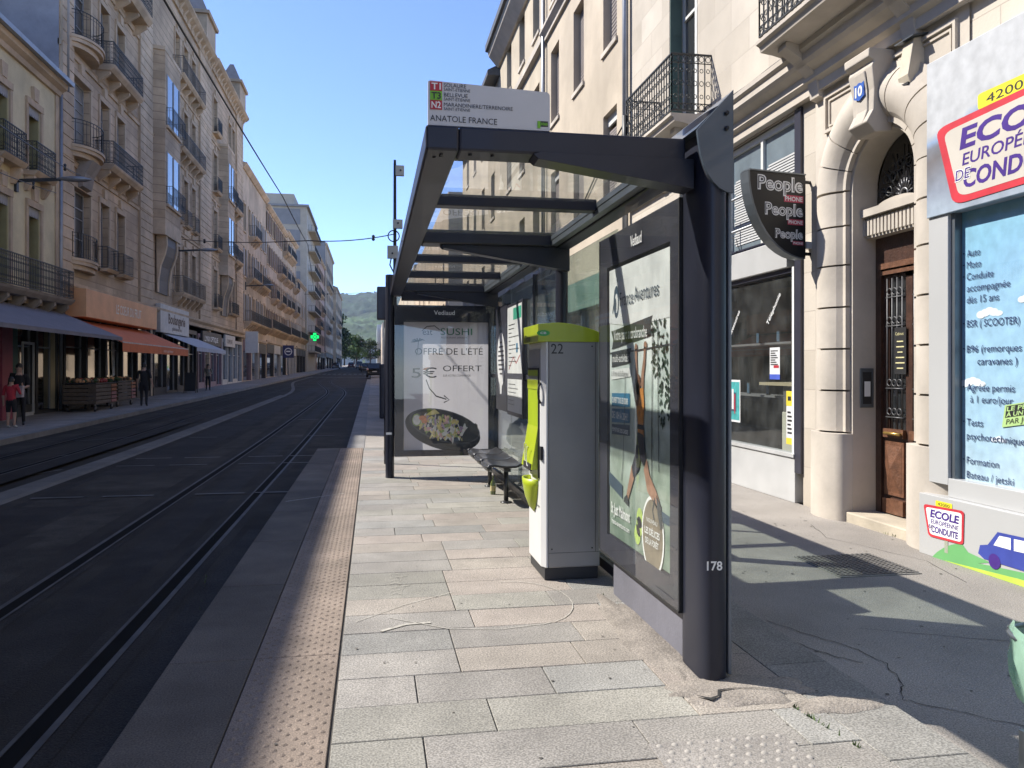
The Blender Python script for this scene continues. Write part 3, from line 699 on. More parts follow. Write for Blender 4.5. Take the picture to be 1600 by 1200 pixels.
for i in range(170):
    t = rr.uniform(0, 6.28); r = math.sqrt(rr.random()); cx = .47 + .31 * r * math.cos(t); cz = .17 + .085 * r * math.sin(t) - (.47 - cx) * -.16
    if cx > .72 and rr.random() < .6: continue
    mb.m(rr.choice((e_y, e_p, e_g, e_w, e_w, e_v, e_y))); a = rr.uniform(0, 3); s1, s2 = rr.uniform(.012, .045), rr.uniform(.006, .018)
    mb.ell((cx, cz), s1, s2, LE(4 + i * .012), 7, rot=a)
mb.m(e_g); mb.ell((.15, .235), .055, .05, LE(7), 18); mb.m(e_w); mb.ell((.15, .235), .045, .04, LE(7.5), 18)
mb.m(e_o); mb.ell((.22, .25), .045, .02, LE(8), 10); mb.ell((.24, .225), .035, .018, LE(8.2), 10)
mb.m(e_y); mb.flat([(.25, .275), (.36, .32), (.42, .285), (.30, .27)], LE(8.4))
mb.m(e_bowl); mb.ell((.78, .13), .11, .05, LE(9), 14, rot=.6)
build(mb, 'printed_bowl', AE)
mb = MB()
def tE(t, a, b, s, m_, fit, **k): mb.m(m_); mb.text(t, s, fE(a, b) - V((0, .003, 0)), (1, 0, 0), (0, 0, 1), fit=fit, **k)
tE('eat', .22, .90, .13, e_dk, .14); tE('SUSHI', .43, .90, .14, e_gr, .46); tE('RESTAURANT JAPONAIS', .44, .872, .035, e_dk, .38)
mb.m(e_dk); mb.strip([(.21, .93), (.27, .965), (.36, .97), (.42, .94)], .008, LE(2))
for a in (.6, 1.2, 1.9, 2.6, 3.3): mb.strip([(.17, .85), (.17 + .05 * math.cos(a), .85 + .022 * math.sin(a)), (.17 + .09 * math.cos(a), .845 + .02 * math.sin(a))], [.008, .012, .003], LE(2))
mb.strip([(.17, .85), (.165, .80), (.15, .74)], .008, LE(2))
tE("OFFRE DE L'ÉTÉ", .13, .745, .135, e_dk, .98, bold=.0); tE('5€', .09, .565, .20, e_dk, .36); tE('OFFERT', .46, .615, .12, e_dk, .56); tE('SUR VOTRE COMMANDE', .46, .572, .045, e_dk, .4)
mb.m(e_o); mb.ell((.27, .635), .05, .010, LE(1), 12, rot=.1)
mb.m(e_dk); mb.strip([(.26, .55), (.30, .48), (.38, .42), (.50, .395)], .010, LE(2)); mb.strip([(.47, .425), (.535, .39), (.47, .37)], .010, LE(2))
build(mb, 'lettering', AE)

# ---- glazed back wall, map case, notice
BX = 1.74
for a, b in ((5.50, 6.98), (7.12, 8.42), (8.46, 9.9), (9.94, 11.4)):
    mb = MB().m(g_pane); mb.box(BX - .005, BX + .005, a, b, .12, 2.56); P('wall_pane', mb)
mb = MB().m(m_navy); mb.box(BX - .03, BX + .03, 5.48, 11.42, .05, .12); mb.box(BX - .03, BX + .03, 7.1, 11.42, 1.43, 1.49)
P('glazing_rail', mb)
mb = MB().m(m_navy); mb.box(BX - .025, BX + .025, 8.42, 8.46, .12, 2.58); P('glazing_bar', mb)
mb = MB().m(m_navy2); mb.box(BX - .05, BX + .03, 8.9, 9.98, .98, 2.36); MC = P('map_case', mb, bevel=.008)
mb = MB().m(M('map_paper', (.6, .61, .6), .5, .06, 5)); mb.quad((BX - .054, 8.94, 1.5), (BX - .054, 9.92, 1.5), (BX - .054, 9.92, 2.32), (BX - .054, 8.94, 2.32)); mb.quad((BX - .054, 8.94, 1.03), (BX - .054, 9.92, 1.03), (BX - .054, 9.92, 1.43), (BX - .054, 8.94, 1.43))
P('map_sheet', mb, MC)
mb = MB().m(M('map_teal', (.05, .33, .22), .5)); mb.quad((BX - .0555, 8.97, 2.15), (BX - .0555, 9.5, 2.15), (BX - .0555, 9.5, 2.29), (BX - .0555, 8.97, 2.29))
mb.m(e_dk); rr = random.Random(9)
for i in range(11): mb.bar((BX - .0555, 9.85 - .02, 2.1 - i * .05), (BX - .0555, 9.85 - rr.uniform(.15, .8), 2.1 - i * .05), .012, .001)
mb.m(c_blue); mb.quad((BX - .0555, 9.2, 1.75), (BX - .0555, 9.3, 1.75), (BX - .0555, 9.3, 1.86), (BX - .0555, 9.2, 1.86))
mb.m(m_red); mb.strip([(9.8, 1.55), (9.5, 1.7), (9.3, 1.62), (9.05, 1.72)], .012, lambda a, b: V((BX - .056, a, b)))
mb.m(e_dk)
for i in range(6): mb.bar((BX - .0555, 9.85, 1.37 - i * .05), (BX - .0555, 9.85 - rr.uniform(.3, .8), 1.37 - i * .05), .012, .001)
P('map_print', mb, MC)
mb = MB().m(m_navy2); mb.box(BX - .04, BX + .02, 10.05, 10.95, 1.0, 2.4); NP = P('notice_board', mb, bevel=.006)
mb = MB().m(M('notice_white', (.66, .66, .66), .5, .05)); nf = lambda a, b: V((BX - .043, a, b))
mb.ell((10.5, 1.68), .33, .36, nf, 32); mb.flat([(10.42, 1.35), (10.62, 1.36), (10.58, 1.22), (10.46, 1.22)], lambda a, b: nf(a, b) - V((.0008, 0, 0)))
P('notice_bubble', mb, NP)
mb = MB().m(e_dk)
for i in range(8):
    w_ = (.1, .18, .22, .24, .24, .22, .18, .1)[i]; z = 1.9 - i * .06
    mb.quad((BX - .045, 10.5 - w_, z), (BX - .045, 10.5 + w_, z), (BX - .045, 10.5 + w_, z + .022), (BX - .045, 10.5 - w_, z + .022))
P('notice_text', mb, NP)

# ------------------------------------------------------------------ ticket machine
TM = thing('ticket_machine', (1.46, 5.95, 0), 'grey and white ticket machine with lime green cap, numbered 22, on the platform', 'ticket machine')
m_tg = M('machine_grey', (.30, .292, .285), .45, .06, 2, .05, 160, coat=.15, stain=.14)
m_tw = M('machine_white', (.62, .62, .62), .42, .05, 2, coat=.2)
m_lime = M('lime_paint', (.36, .44, .015), .4, .08, 4, coat=.25)
m_lime2 = M('lime_recess', (.30, .40, .01), .45, .08, 4)
m_base = M('machine_plinth', (.03, .03, .033), .6, .15, 6)
X0, X1, YA, YB = 1.225, 1.66, 5.68, 6.24
mb = MB().m(m_base); mb.box(X0 + .02, X1 - .01, YA + .015, YB - .015, .0, .09); build(mb, 'plinth', TM, bevel=.006)
mb = MB().m(m_tg); mb.box(X0 + .045, X1, YA, YB, .09, 1.755); build(mb, 'cabinet', TM, bevel=.012)
mb = MB().m(m_tw)
pl = [(YA + .004, .092), (YB - .004, .092), (YB - .004, 1.752), (YA + .004, 1.752)]
fr = [(X0 + .045, YA + .004), (X0 + .03, YA + .0), (X0, YA + .06), (X0, YB - .06), (X0 + .03, YB), (X0 + .045, YB - .004)]
mb.prism(fr, lambda a, b, d: V((a, b, d)), .092, 1.752); fp = build(mb, 'front_panel', TM, bevel=.006)
mb = MB().m(m_tg)
mb.box(X0 - .004, X0, YA + .06, YB - .06, 1.47, 1.70)
build(mb, 'header_plate', TM)
# lime cap with arched top
mb = MB().m(m_lime)
cap_ = [(X0 - .035, 1.752), (X1 + .004, 1.752)] + [(X0 - .035 + (X1 + .039 - X0) * t, 1.822 + .07 * (1 - ((t - .28) / .72) ** 2 if t > .28 else 1 - (.28 - t) * .55)) for t in [1 - i / 12 for i in range(13)]]
mb.prism(cap_, lambda a, b, d: V((a, d, b)), YA - .006, YB + .006); cp = build(mb, 'cap', TM, bevel=.004)
mb = MB().m(M('sticker_green', (.03, .3, .06), .5)); mb.prism([(1.19 + .035 * math.cos(t) * (1.4), 1.815 + .022 * math.sin(t)) for t in [2 * PI * i / 20 for i in range(20)]], lambda a, b, d: V((a + .04, d, b)), YA - .0085, YA - .006)
mb.m(m_wht); mb.text('CB', .022, (1.207, YA - .0095, 1.808), (1, 0, 0), (0, 0, 1), fit=.045, bold=.02)
build(mb, 'sticker', TM)
mb = MB().m(m_blk); mb.text('22', .105, (1.29, YA - .0025, 1.665), (1, 0, 0), (0, 0, 1), fit=.09)
mb.text('Titres', .07, (X0 - .0375, YB - .07, 1.765), (0, -1, 0), (0, 0, 1), fit=.22, bold=.02)
mb.text('Réseau de transport', .028, (X0 - .002, YA + .33, .52), (0, -1, 0), (0, 0, 1), fit=.24, bold=.01); mb.text('urbain', .028, (X0 - .002, YA + .33, .48), (0, -1, 0), (0, 0, 1), fit=.1, bold=.01)
build(mb, 'lettering', TM)
# recessed lime user panel (vertical niche), sloping keypad, change tray, hinge plates
mb = MB().m(m_gasket); ya, yb2 = YA + .115, YB - .05
mb.box(X0 - .012, X0 - .002, ya - .015, ya, .74, 1.56); mb.box(X0 - .012, X0 - .002, ya, yb2, 1.545, 1.56)
build(mb, 'niche_frame', TM)
mb = MB().m(m_lime2)
mb.add([(X0 - .008, ya, 1.545), (X0 - .008, yb2, 1.545), (X0 - .008, ya, 1.50), (X0 - .008, yb2, 1.50)], [(0, 1, 3, 2)])
mb.m(m_lime); mb.box(X0 - .012, X0 - .002, ya, yb2, 1.40, 1.47); mb.m(m_lime2); mb.box(X0 - .007, X0 - .002, ya, yb2, .98, 1.40)
mb.m(m_lime); mb.add([(X0 - .01, ya, 1.12), (X0 - .01, yb2, 1.12), (X0 - .06, ya, .80), (X0 - .06, yb2, .80), (X0 - .003, ya, .80), (X0 - .003, yb2, .80)], [(0, 1, 3, 2), (2, 3, 5, 4), (0, 2, 4), (1, 5, 3)], False)
build(mb, 'user_panel', TM)
mb = MB().m(m_tw)
for k in range(3):
    c = [(X0 - .022 - .012 * k - .016 * 0, yb2 - .05 - .12 * k + .045 * math.sin(t), .90 - .005 * k + .075 * math.cos(t)) for t in [PI * i / 10 for i in range(11)]]
    mb.tube([(x - .022, y, z) for x, y, z in c], .004, 6)
mb.m(m_blk); mb.box(X0 - .064, X0 - .05, ya + .02, ya + .30, .79, .84)
build(mb, 'keypad', TM)
mb = MB().m(m_gasket)
mb.box(X0 - .006, X0 + .012, YA + .035, YA + .075, .88, .98); mb.tube([(X0 - .003, YA + .06, 1.30), (X0 - .018, YA + .05, 1.33), (X0 - .022, YA + .05, 1.38), (X0 - .018, YA + .05, 1.42), (X0 - .003, YA + .06, 1.45)], .008, 8)
build(mb, 'handle', TM)
mb = MB().m(m_lime)
mb.lathe((X0 - .002, (ya + yb2) / 2 - .01, .70), [(.004, -.24), (.045, -.2), (.08, -.12), (.1, -.03), (.105, .02), (.09, .02), (.07, -.06), (.0, -.1)], 18, sx=.85, sy=1.5, cap=False, a0=PI / 2, a1=3 * PI / 2)
build(mb, 'change_tray', TM)
mb = MB().m(m_alu)
for z in (1.33, .95, .45): mb.box(X1, X1 + .008, YA - .003, YA + .01, z, z + .05)
build(mb, 'hinge', TM)
mb = MB().m(m_base)
mb.box(X0 + .045, X1 - .002, YA - .0012, YA, .20, .2025); mb.box(X1 - .035, X1 - .0325, YA - .0012, YA, .2025, 1.75)
for x, z in ((X0 + .07, 1.72), (X1 - .06, 1.72), (X0 + .07, .23), (X1 - .06, .23)): mb.tube([(x, YA - .003, z), (x, YA, z)], .006, 8)
build(mb, 'panel_seam', TM)

# ------------------------------------------------------------------ bench and bottle
m_seat = M('seat_metal', (.02, .02, .022), .35, .1, 10, coat=.4)
BN = thing('bench', (1.58, 10.0, 0), 'low black metal bench of moulded seats against the shelter back wall', 'bench')
for yc in (9.2, 9.85, 10.5):
    mb = MB().m(m_seat); n = 12; hw = .30
    prof = [(1.30, .40), (1.285, .43), (1.30, .455), (1.36, .455), (1.5, .435), (1.62, .44), (1.685, .47)]
    vs = []
    for j in range(9):
        t = -1 + 2 * j / 8; yy2 = yc + hw * t; dz = .010 * t * t
        sh = .03 * (abs(t) ** 4)
        vs += [(x + sh * (1 if x < 1.4 else -.3), yy2, z + dz) for x, z in prof]
    m_ = len(prof); fs = [(j * m_ + i, j * m_ + i + 1, (j + 1) * m_ + i + 1, (j + 1) * m_ + i) for j in range(8) for i in range(m_ - 1)]
    o_ = len(vs); vs2 = vs + [(x, y, z - .025) for x, y, z in vs]
    mb.add(vs2, fs + [tuple(o_ + i for i in f)[::-1] for f in fs] , True)
    rim = [vs[j * m_ + 1] for j in range(9)]; mb.tube([(x, y, z - .01) for x, y, z in rim], .02, 8)
    mb.tube([(x, yc - hw, z) for x, z in prof], .014, 6); mb.tube([(x, yc + hw, z) for x, z in prof], .014, 6)
    build(mb, 'seat', BN)
mb = MB().m(m_seat); mb.box(1.48, 1.56, 8.95, 10.8, .375, .41); build(mb, 'rail', BN)
for y in (9.1, 10.4):
    mb = MB().m(m_seat); mb.tube([(1.53, y, -.01), (1.53, y, .39)], .028, 10); mb.lathe((1.53, y, 0), [(.07, 0), (.07, .012), (.03, .02)], 14); build(mb, 'leg', BN)
BT = thing('bottle', (1.47, 9.72, 0), 'small glass bottle left standing under the bench', 'bottle')
mb = MB().m(M('bottle_glass', (.12, .15, .05), .12, .1, 8, coat=1)); mb.lathe((1.47, 9.72, 0), [(.0, 0), (.032, 0), (.034, .01), (.034, .13), (.028, .155), (.014, .18), (.013, .22), (.015, .225), (.015, .235), (.0, .235)], 14, cap=False); build(mb, 'body', BT)
mb = MB().m(M('bottle_label', (.5, .42, .2), .6, .2, 30)); mb.lathe((1.47, 9.72, 0), [(.0346, .045), (.0346, .11)], 14, cap=False); build(mb, 'paper_label', BT)

# ------------------------------------------------------------------ litter bag at the right edge, dark cabinet and camera mast beyond
m_bag = glassmat('bag_plastic', (.72, .92, .80), .5, .25, .5, dcol=(.42, .66, .52))
LB = thing('litter_bin', (2.56, 2.62, -.07), 'grey post bin with a pale green see-through rubbish bag at the right edge', 'bin')
mb = MB().m(m_alu); mb.box(2.44, 2.62, 2.52, 2.66, -.07, .17); mb.tube([(2.58, 2.6, .1), (2.58, 2.6, .58)], .03, 12); build(mb, 'post', LB)
mb = MB().m(m_alu); mb.tube([(2.57 + .17 * math.cos(2 * PI * i / 20), 2.60 + .17 * math.sin(2 * PI * i / 20), .53) for i in range(20)], .010, 8, closed=True); build(mb, 'hoop', LB)
mb = MB().m(m_bag); rr = random.Random(3); n = 26; vs = []
prof = [(.16, .56), (.175, .53), (.165, .48), (.175, .42), (.165, .35), (.13, .26), (.07, .2), (.02, .18)]
for r, z in prof:
    for j in range(n):
        t = 2 * PI * j / n; q = r * (1 + .07 * math.sin(5 * t + z * 9) + rr.uniform(-.035, .035))
        vs.append((2.57 + q * math.cos(t), 2.60 + q * math.sin(t), z + .02 * math.sin(3 * t)))
mb.add(vs, [(i * n + j, i * n + (j + 1) % n, (i + 1) * n + (j + 1) % n, (i + 1) * n + j) for i in range(len(prof) - 1) for j in range(n)], True)
build(mb, 'rubbish_bag', LB)
CB = thing('street_cabinet', (.55, 25.6, gz(25.6) - .07), 'dark navy street cabinet standing beyond the far end of the shelter', 'cabinet')
g0 = gz(25.6) - .07
mb = MB().m(m_navy); mb.box(.22, .95, 25.4, 25.8, g0, g0 + 1.72); build(mb, 'body', CB, bevel=.03)
mb = MB().m(m_navy2); mb.box(.28, .89, 25.385, 25.4, g0 + .15, g0 + 1.6); build(mb, 'door', CB, bevel=.005)
TS = thing('signal_box', (.12, 13.2, -.07), 'narrow dark signal box on a thin pole behind the far shelter post', 'traffic signal')
mb = MB().m(m_navy); mb.tube([(.22, 13.2, -.07), (.22, 13.2, 2.9)], .035, 10); build(mb, 'pole', TS)
mb = MB().m(m_navy2); mb.box(.07, .3, 13.1, 13.3, 2.36, 2.9); build(mb, 'head', TS, bevel=.02)
MX, MY = .88, 32.0; mz = gz(MY) - .07
CM = thing('camera_mast', (MX, MY, mz), 'slender black mast with pale boxes and a camera rising behind the shelter', 'mast')
mb = MB().m(m_blk); mb.tube([(MX, MY, mz), (MX, MY, 9.75)], [.09, .055], 12); build(mb, 'pole', CM)
m_box = M('pale_box', (.42, .42, .36), .5, .08)
for x0, x1, z0, z1, nm in ((MX + .02, MX + .36, 9.25, 9.65, 'camera_box'), (MX - .08, MX + .3, 7.15, 7.5, 'junction_box'), (MX - .3, MX + .12, 5.95, 6.45, 'junction_box')):
    mb = MB().m(m_box); mb.box(x0, x1, MY - .2, MY - .02, z0, z1); mb.m(m_blk); mb.tube([(x0 + .2, MY - .22, z0 + .2), (x0 + .2, MY - .2, z0 + .2)], .05, 8); build(mb, nm, CM, bevel=.02)
mb = MB().m(m_blk); mb.tube([(MX - .05 + .22 * math.cos(2 * PI * i / 20), MY - .1, 6.85 + .22 * math.sin(2 * PI * i / 20)) for i in range(20)], .025, 6, closed=True)
mb.tube([(MX, MY, 9.75), (MX, MY, 9.9)], .05, 8); mb.tube([(MX - .15, MY - .1, 5.95), (MX - .2, MY - .1, 5.7), (MX - .05, MY - .05, 5.4)], .03, 6)
build(mb, 'cable_coil', CM)
# ------------------------------------------------------------------ right-hand facades
FX = 5.06
m_lime_st = jointmat('pale_limestone', (.53, .475, .405), (.41, .36, .305), w=1.1, h=.46, mort=.006, rough=.85, var=.07, sc_=1.5, bump=.12, bsc=40, stain=.14)
m_lst = M('dressed_limestone', (.52, .465, .40), .85, .1, 2.2, .1, 22, stain=.22)
m_render = M('cream_render', (.53, .45, .35), .9, .09, 1.2, .2, 18, stain=.22)
m_render2 = M('ochre_render', (.50, .43, .33), .9, .1, 1.2, .2, 18, stain=.2)
m_iron = M('wrought_iron', (.028, .03, .032), .5, .15, 10)
m_shut = M('grey_shutter', (.23, .20, .19), .7, .1, 4)
m_gshut = M('green_shutter', (.10, .15, .125), .65, .12, 4)
m_wfr = M('window_white', (.6, .6, .58), .5, .06)
m_zinc = M('zinc', (.3, .31, .33), .45, .12, 3, metal=.5)
p_pane = panemat('pane_facade')
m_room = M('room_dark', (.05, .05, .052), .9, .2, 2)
m_slate = M('slate', (.07, .075, .085), .6, .2, 6, .2, 30)

# walls run on behind the viewer
def grid_wall(mb, fn, s0, s1, z0, z1, ops, depth):
    S = sorted(set([s0, s1] + [o[0] for o in ops] + [o[1] for o in ops])); Z = sorted(set([z0, z1] + [o[2] for o in ops] + [o[3] for o in ops]))
    S = [s for s in S if s0 <= s <= s1]; Z = [z for z in Z if z0 <= z <= z1]
    for a, b in zip(S, S[1:]):
        run = None
        for c, d in zip(Z, Z[1:]):
            cs, cz = (a + b) / 2, (c + d) / 2
            if any(o[0] < cs < o[1] and o[2] < cz < o[3] for o in ops):
                if run: mb.quad(fn(a, run[0], 0), fn(b, run[0], 0), fn(b, run[1], 0), fn(a, run[1], 0)); run = None
            else: run = (run[0], d) if run else (c, d)
        if run: mb.quad(fn(a, run[0], 0), fn(b, run[0], 0), fn(b, run[1], 0), fn(a, run[1], 0))
    for a, b, c, d in ops:
        mb.quad(fn(a, c, 0), fn(a, d, 0), fn(a, d, -depth), fn(a, c, -depth)); mb.quad(fn(b, c, 0), fn(b, d, 0), fn(b, d, -depth), fn(b, c, -depth))
        mb.quad(fn(a, d, 0), fn(b, d, 0), fn(b, d, -depth), fn(a, d, -depth)); mb.quad(fn(a, c, 0), fn(b, c, 0), fn(b, c, -depth), fn(a, c, -depth))
WC = {}
def window(root, X0, sg, s, z, w, h, n=-.25, fr=m_wfr, pane=None, style='2', name='window'):
    """casement window; mesh shared between equal sizes. Local frame: y along the facade, x outwards"""
    k = (round(w, 2), round(h, 2), fr.name, style)
    if k not in WC:
        mb = MB().m(fr); t = .06
        mb.box(-.05, 0, -w / 2, -w / 2 + t, 0, h); mb.box(-.05, 0, w / 2 - t, w / 2, 0, h); mb.box(-.05, 0, -w / 2 + t, w / 2 - t, 0, t); mb.box(-.05, 0, -w / 2 + t, w / 2 - t, h - t, h)
        if '2' in style: mb.box(-.048, .012, -.045, .045, t, h - t)
        if 't' in style: mb.box(-.046, .006, -w / 2 + t, w / 2 - t, h * .76, h * .76 + .05)
        if 'b' in style:
            for q in (.33, .62): mb.box(-.04, -.004, -w / 2 + t, w / 2 - t, h * q, h * q + .03)
        fm = mb.mesh('window')
        mb = MB().m(p_pane); mb.quad((-.035, -w / 2 + .02, .02), (-.035, w / 2 - .02, .02), (-.035, w / 2 - .02, h - .02), (-.035, -w / 2 + .02, h - .02)); WC[k] = (fm, mb.mesh('pane'))
    fm, pm = WC[k]; rz = 0 if sg > 0 else PI; loc = (X0 + sg * n, s, z)
    o = put(name, fm, root, loc, rz)
    if pane is not None:
        pm = pm.copy(); pm.materials[0] = pane
    put('pane', pm, o, loc, rz)
    return o
def shutter(root, X0, sg, s, z, w, h, n, mat_, slats=True):
    mb = MB().m(mat_); mb.box(-.03, .02, -w / 2, w / 2, 0, h)
    if slats:
        k = int(h / .09)
        for i in range(k): 
            zz = .05 + i * (h - .08) / k; mb.box(.02, .032, -w / 2 + .05, w / 2 - .05, zz, zz + .05)
    return put('shutter', mb.mesh('shutter'), root, (X0 + sg * n, s, z), 0 if sg > 0 else PI)
def railing(mb, pts, z0, h, sp=.12, r=.009, ornate=True, rr=None):
    """iron railing along a plan polyline, base height z0"""
    for a, b in zip(pts, pts[1:]):
        a, b = V((*a, 0)), V((*b, 0)); L_ = (b - a).length; u = (b - a).normalized(); up = V((0, 0, 1))
        for zz, t in ((z0 + h, .03), (z0 + h - .13, .014), (z0 + .16, .014), (z0 + .05, .022)): mb.bar(a + up * zz, b + up * zz, t, t * .8)
        n = max(1, int(L_ / sp))
        for i in range(n + 1):
            p = a + u * (L_ * i / n); mb.bar(p + up * (z0 + .04), p + up * (z0 + h), r * 2)
        if ornate:
            for i in range(n):
                c = a + u * (L_ * (i + .5) / n)
                for zz, q in ((z0 + h - .065, .045), (z0 + .105, .045), (z0 + h * .52, .038), (z0 + .27, .03), (z0 + h - .24, .03)):
                    m_ = 8; ring = [c + u * (q * min(1, sp / .12) * math.cos(2 * PI * j / m_)) + up * (zz + q * math.sin(2 * PI * j / m_)) for j in range(m_)]
                    mb.tube(ring, .006, 4, closed=True)
fR = lambda s, z, n: V((FX - n, s, z))

# ---------- stone house with the arched portal (house number 10)
HB = thing('stone_house', (FX + 4, 9.0, -.07), 'pale limestone house with arched portal number 10 and iron balconies', 'building')
PC, PHW, SPR, RX = 7.20, .50, 3.46, .27       # portal centre, half width, springing height, reveal depth
ops = [(6.1, 8.38, -.07, 5.0 - .4), (8.72, 12.6, -.07, 4.68), (12.9, 14.7, -.07, 3.6), (11.85, 13.05, 5.45, 8.2), (7.1, 8.2, 5.5, 8.2), (2.9, 4.1, 5.5, 8.2), (11.75, 12.95, 9.2, 11.6), (7.1, 8.2, 9.2, 11.6), (2.9, 4.1, 9.2, 11.6)]
ops = [(-2.0, 6.1, -.07, 2.95)] + ops
mb = MB().m(m_lime_st); grid_wall(mb, fR, -26, 15.1, -.3, 12.6, ops, .3)
mb.m(m_render); mb.quad((FX, 15.1, -.3), (FX + 9, 15.1, -.3), (FX + 9, 15.1, 12.6), (FX, 15.1, 12.6)); mb.quad((FX, -26, -.3), (FX + 9, -26, -.3), (FX + 9, -26, 12.6), (FX, -26, 12.6))
mb.quad((FX + 9, -26, -.3), (FX + 9, 15.1, -.3), (FX + 9, 15.1, 12.6), (FX + 9, -26, 12.6)); mb.quad((FX, -26, 12.6), (FX + 9, -26, 12.6), (FX + 9, 15.1, 12.6), (FX, 15.1, 12.6))
build(mb, 'wall', HB)
# cornice above the ground floor
def cornice(mb, fn, s0, s1, prof):
    mb.prism(prof, lambda a, b, d: fn(d, b, a), s0, s1)
mb = MB().m(m_lst)
cornice(mb, fR, -26, 15.1, [(-.05, 4.70), (.10, 4.70), (.10, 4.80), (.16, 4.84), (.16, 4.92), (.26, 4.98), (.30, 5.02), (.30, 5.10), (.34, 5.13), (.34, 5.19), (.0, 5.27), (-.05, 5.27)])
build(mb, 'cornice', HB)
mb = MB().m(m_lst); cornice(mb, fR, -26, 15.1, [(-.05, 12.3), (.1, 12.3), (.35, 12.55), (.4, 12.75), (-.05, 12.8)]); build(mb, 'cornice', HB)
# portal surround: spandrel slab with arched opening, half-round moulding, keystone
mb = MB().m(m_lst)
A_ = [PI * i / 20 for i in range(21)]
ro = 1.06; ytop = 4.70
inner = [(PC + PHW, -.07)] + [(PC + PHW * math.cos(a), SPR + PHW * math.sin(a)) for a in A_] + [(PC - PHW, -.07)]
# intrados (reveal)
vs = [fR(a, b, .02) for a, b in inner] + [fR(a, b, -RX) for a, b in inner]; n = len(inner)
mb.add(vs, [(i, i + 1, n + i + 1, n + i) for i in range(n - 1)], False)
# spandrel face behind moulding
def spans(y0, y1, z1):
    out = [(y0, -.07), (y0, z1), (y1, z1), (y1, -.07)]
    return out
outer = [(PC + 1.2, -.07), (PC + 1.2, SPR)] + [(PC + 1.2, z) for z in ()]
def face_ring(r0pts, n_):
    # split: left jamb, right jamb and arch segments up to the rectangular outline
    yL, yR, zt = 8.42, 6.02, 4.70
    mb.quad(fR(PC + PHW, -.07, n_), fR(yL, -.07, n_), fR(yL, SPR, n_), fR(PC + PHW, SPR, n_)); mb.quad(fR(PC - PHW, -.07, n_), fR(yR, -.07, n_), fR(yR, SPR, n_), fR(PC - PHW, SPR, n_))
    def outp(a):
        c, s = math.cos(a), math.sin(a); k = 1e9
        if c > 1e-6: k = min(k, (yL - PC) / c)
        if c < -1e-6: k = min(k, (yR - PC) / c)
        if s > 1e-6: k = min(k, (zt - SPR) / s)
        return (PC + k * c, SPR + k * s)
    cs = sorted(set(A_ + [math.atan2(zt - SPR, yL - PC), PI - math.atan2(zt - SPR, PC - yR)]))
    for a, b in zip(cs, cs[1:]):
        p, q = outp(a), outp(b)
        mb.quad(fR(PC + PHW * math.cos(a), SPR + PHW * math.sin(a), n_), fR(*p, n_), fR(*q, n_), fR(PC + PHW * math.cos(b), SPR + PHW * math.sin(b), n_))
face_ring(inner, .02)
build(mb, 'portal_surround', HB)
# bulging moulding in separate drums (courses)
mb = MB().m(m_lst)
def prof_pts(k=9):  # (radial, outward)
    a0, a1 = PHW + .045, PHW + .62
    return [(a0, .02), (a0, .075), (a0 + .05, .075)] + [(a0 + .05 + (a1 - a0 - .11) * i / k, .075 + .12 * math.sin(PI * i / k) ** .75) for i in range(1, k)] + [(a1 - .06, .075), (a1, .06), (a1, .02)]
pp = prof_pts(10)
def sweep(frames, smooth=True):
    vs = []; m_ = len(pp)
    for fr_ in frames: vs += [fR(*fr_(r), o) for r, o in pp]
    fs = [(i * m_ + j, i * m_ + j + 1, (i + 1) * m_ + j + 1, (i + 1) * m_ + j) for i in range(len(frames) - 1) for j in range(m_ - 1)]
    for q, f_ in enumerate(fs): mb.add([vs[t] for t in f_], [(0, 1, 2, 3)], False) if q % (m_ - 1) in (0, 1, 2, m_ - 4, m_ - 3, m_ - 2) else None
    mb.add(vs, [f_ for q, f_ in enumerate(fs) if q % (m_ - 1) not in (0, 1, 2, m_ - 4, m_ - 3, m_ - 2)], smooth); mb.add(vs, [tuple(range(m_)), tuple(range((len(frames) - 1) * m_, len(frames) * m_))], False)
zs = [.86, 1.31, 1.76, 2.21, 2.66, 3.08, SPR - .012]
for sgn in (1, -1):
    for a, b in zip(zs, zs[1:]):
        sweep([(lambda r, z=z: (PC + sgn * r, z)) for z in (a + .02, b - .0)])
segs = [(0.0, .36), (.36, .72), (.72, 1.22), (PI - 1.22, PI - .72), (PI - .72, PI - .36), (PI - .36, PI)]
for a, b in segs:
    aa = [a + .02 + (b - a - .02) * i / 5 for i in range(6)]
    sweep([(lambda r, t=t: (PC + r * math.cos(t), SPR + r * math.sin(t))) for t in aa])
sweep([(lambda r, t=t: (PC + r * math.cos(t), SPR + r * math.sin(t))) for t in (1.22, 1.45, 1.7, PI - 1.22)])
build(mb, 'arch_moulding', HB)
mb = MB().m(m_lst)   # plinths
for sgn in (1, -1):
    pl = [(PHW + .0, -.07), (PHW + .0, .25), (PHW + .0, .85)]
    pts = [(PC + sgn * (PHW + .002), .0)] + [(PC + sgn * (PHW + .01 + .62 * i / 8), .235 * math.sin(PI * (.1 + .8 * i / 8)) ** .5) for i in range(9)] + [(PC + sgn * (PHW + .64), .0)]
    vs = [fR(a, -.07, o) for a, o in pts] + [fR(a, .86, o) for a, o in pts]; n = len(pts)
    mb.add(vs, [(i, i + 1, n + i + 1, n + i) for i in range(n - 1)], True); mb.add(vs, [tuple(range(n, 2 * n))], False)
    build(mb, 'plinth', HB); mb = MB().m(m_lst)
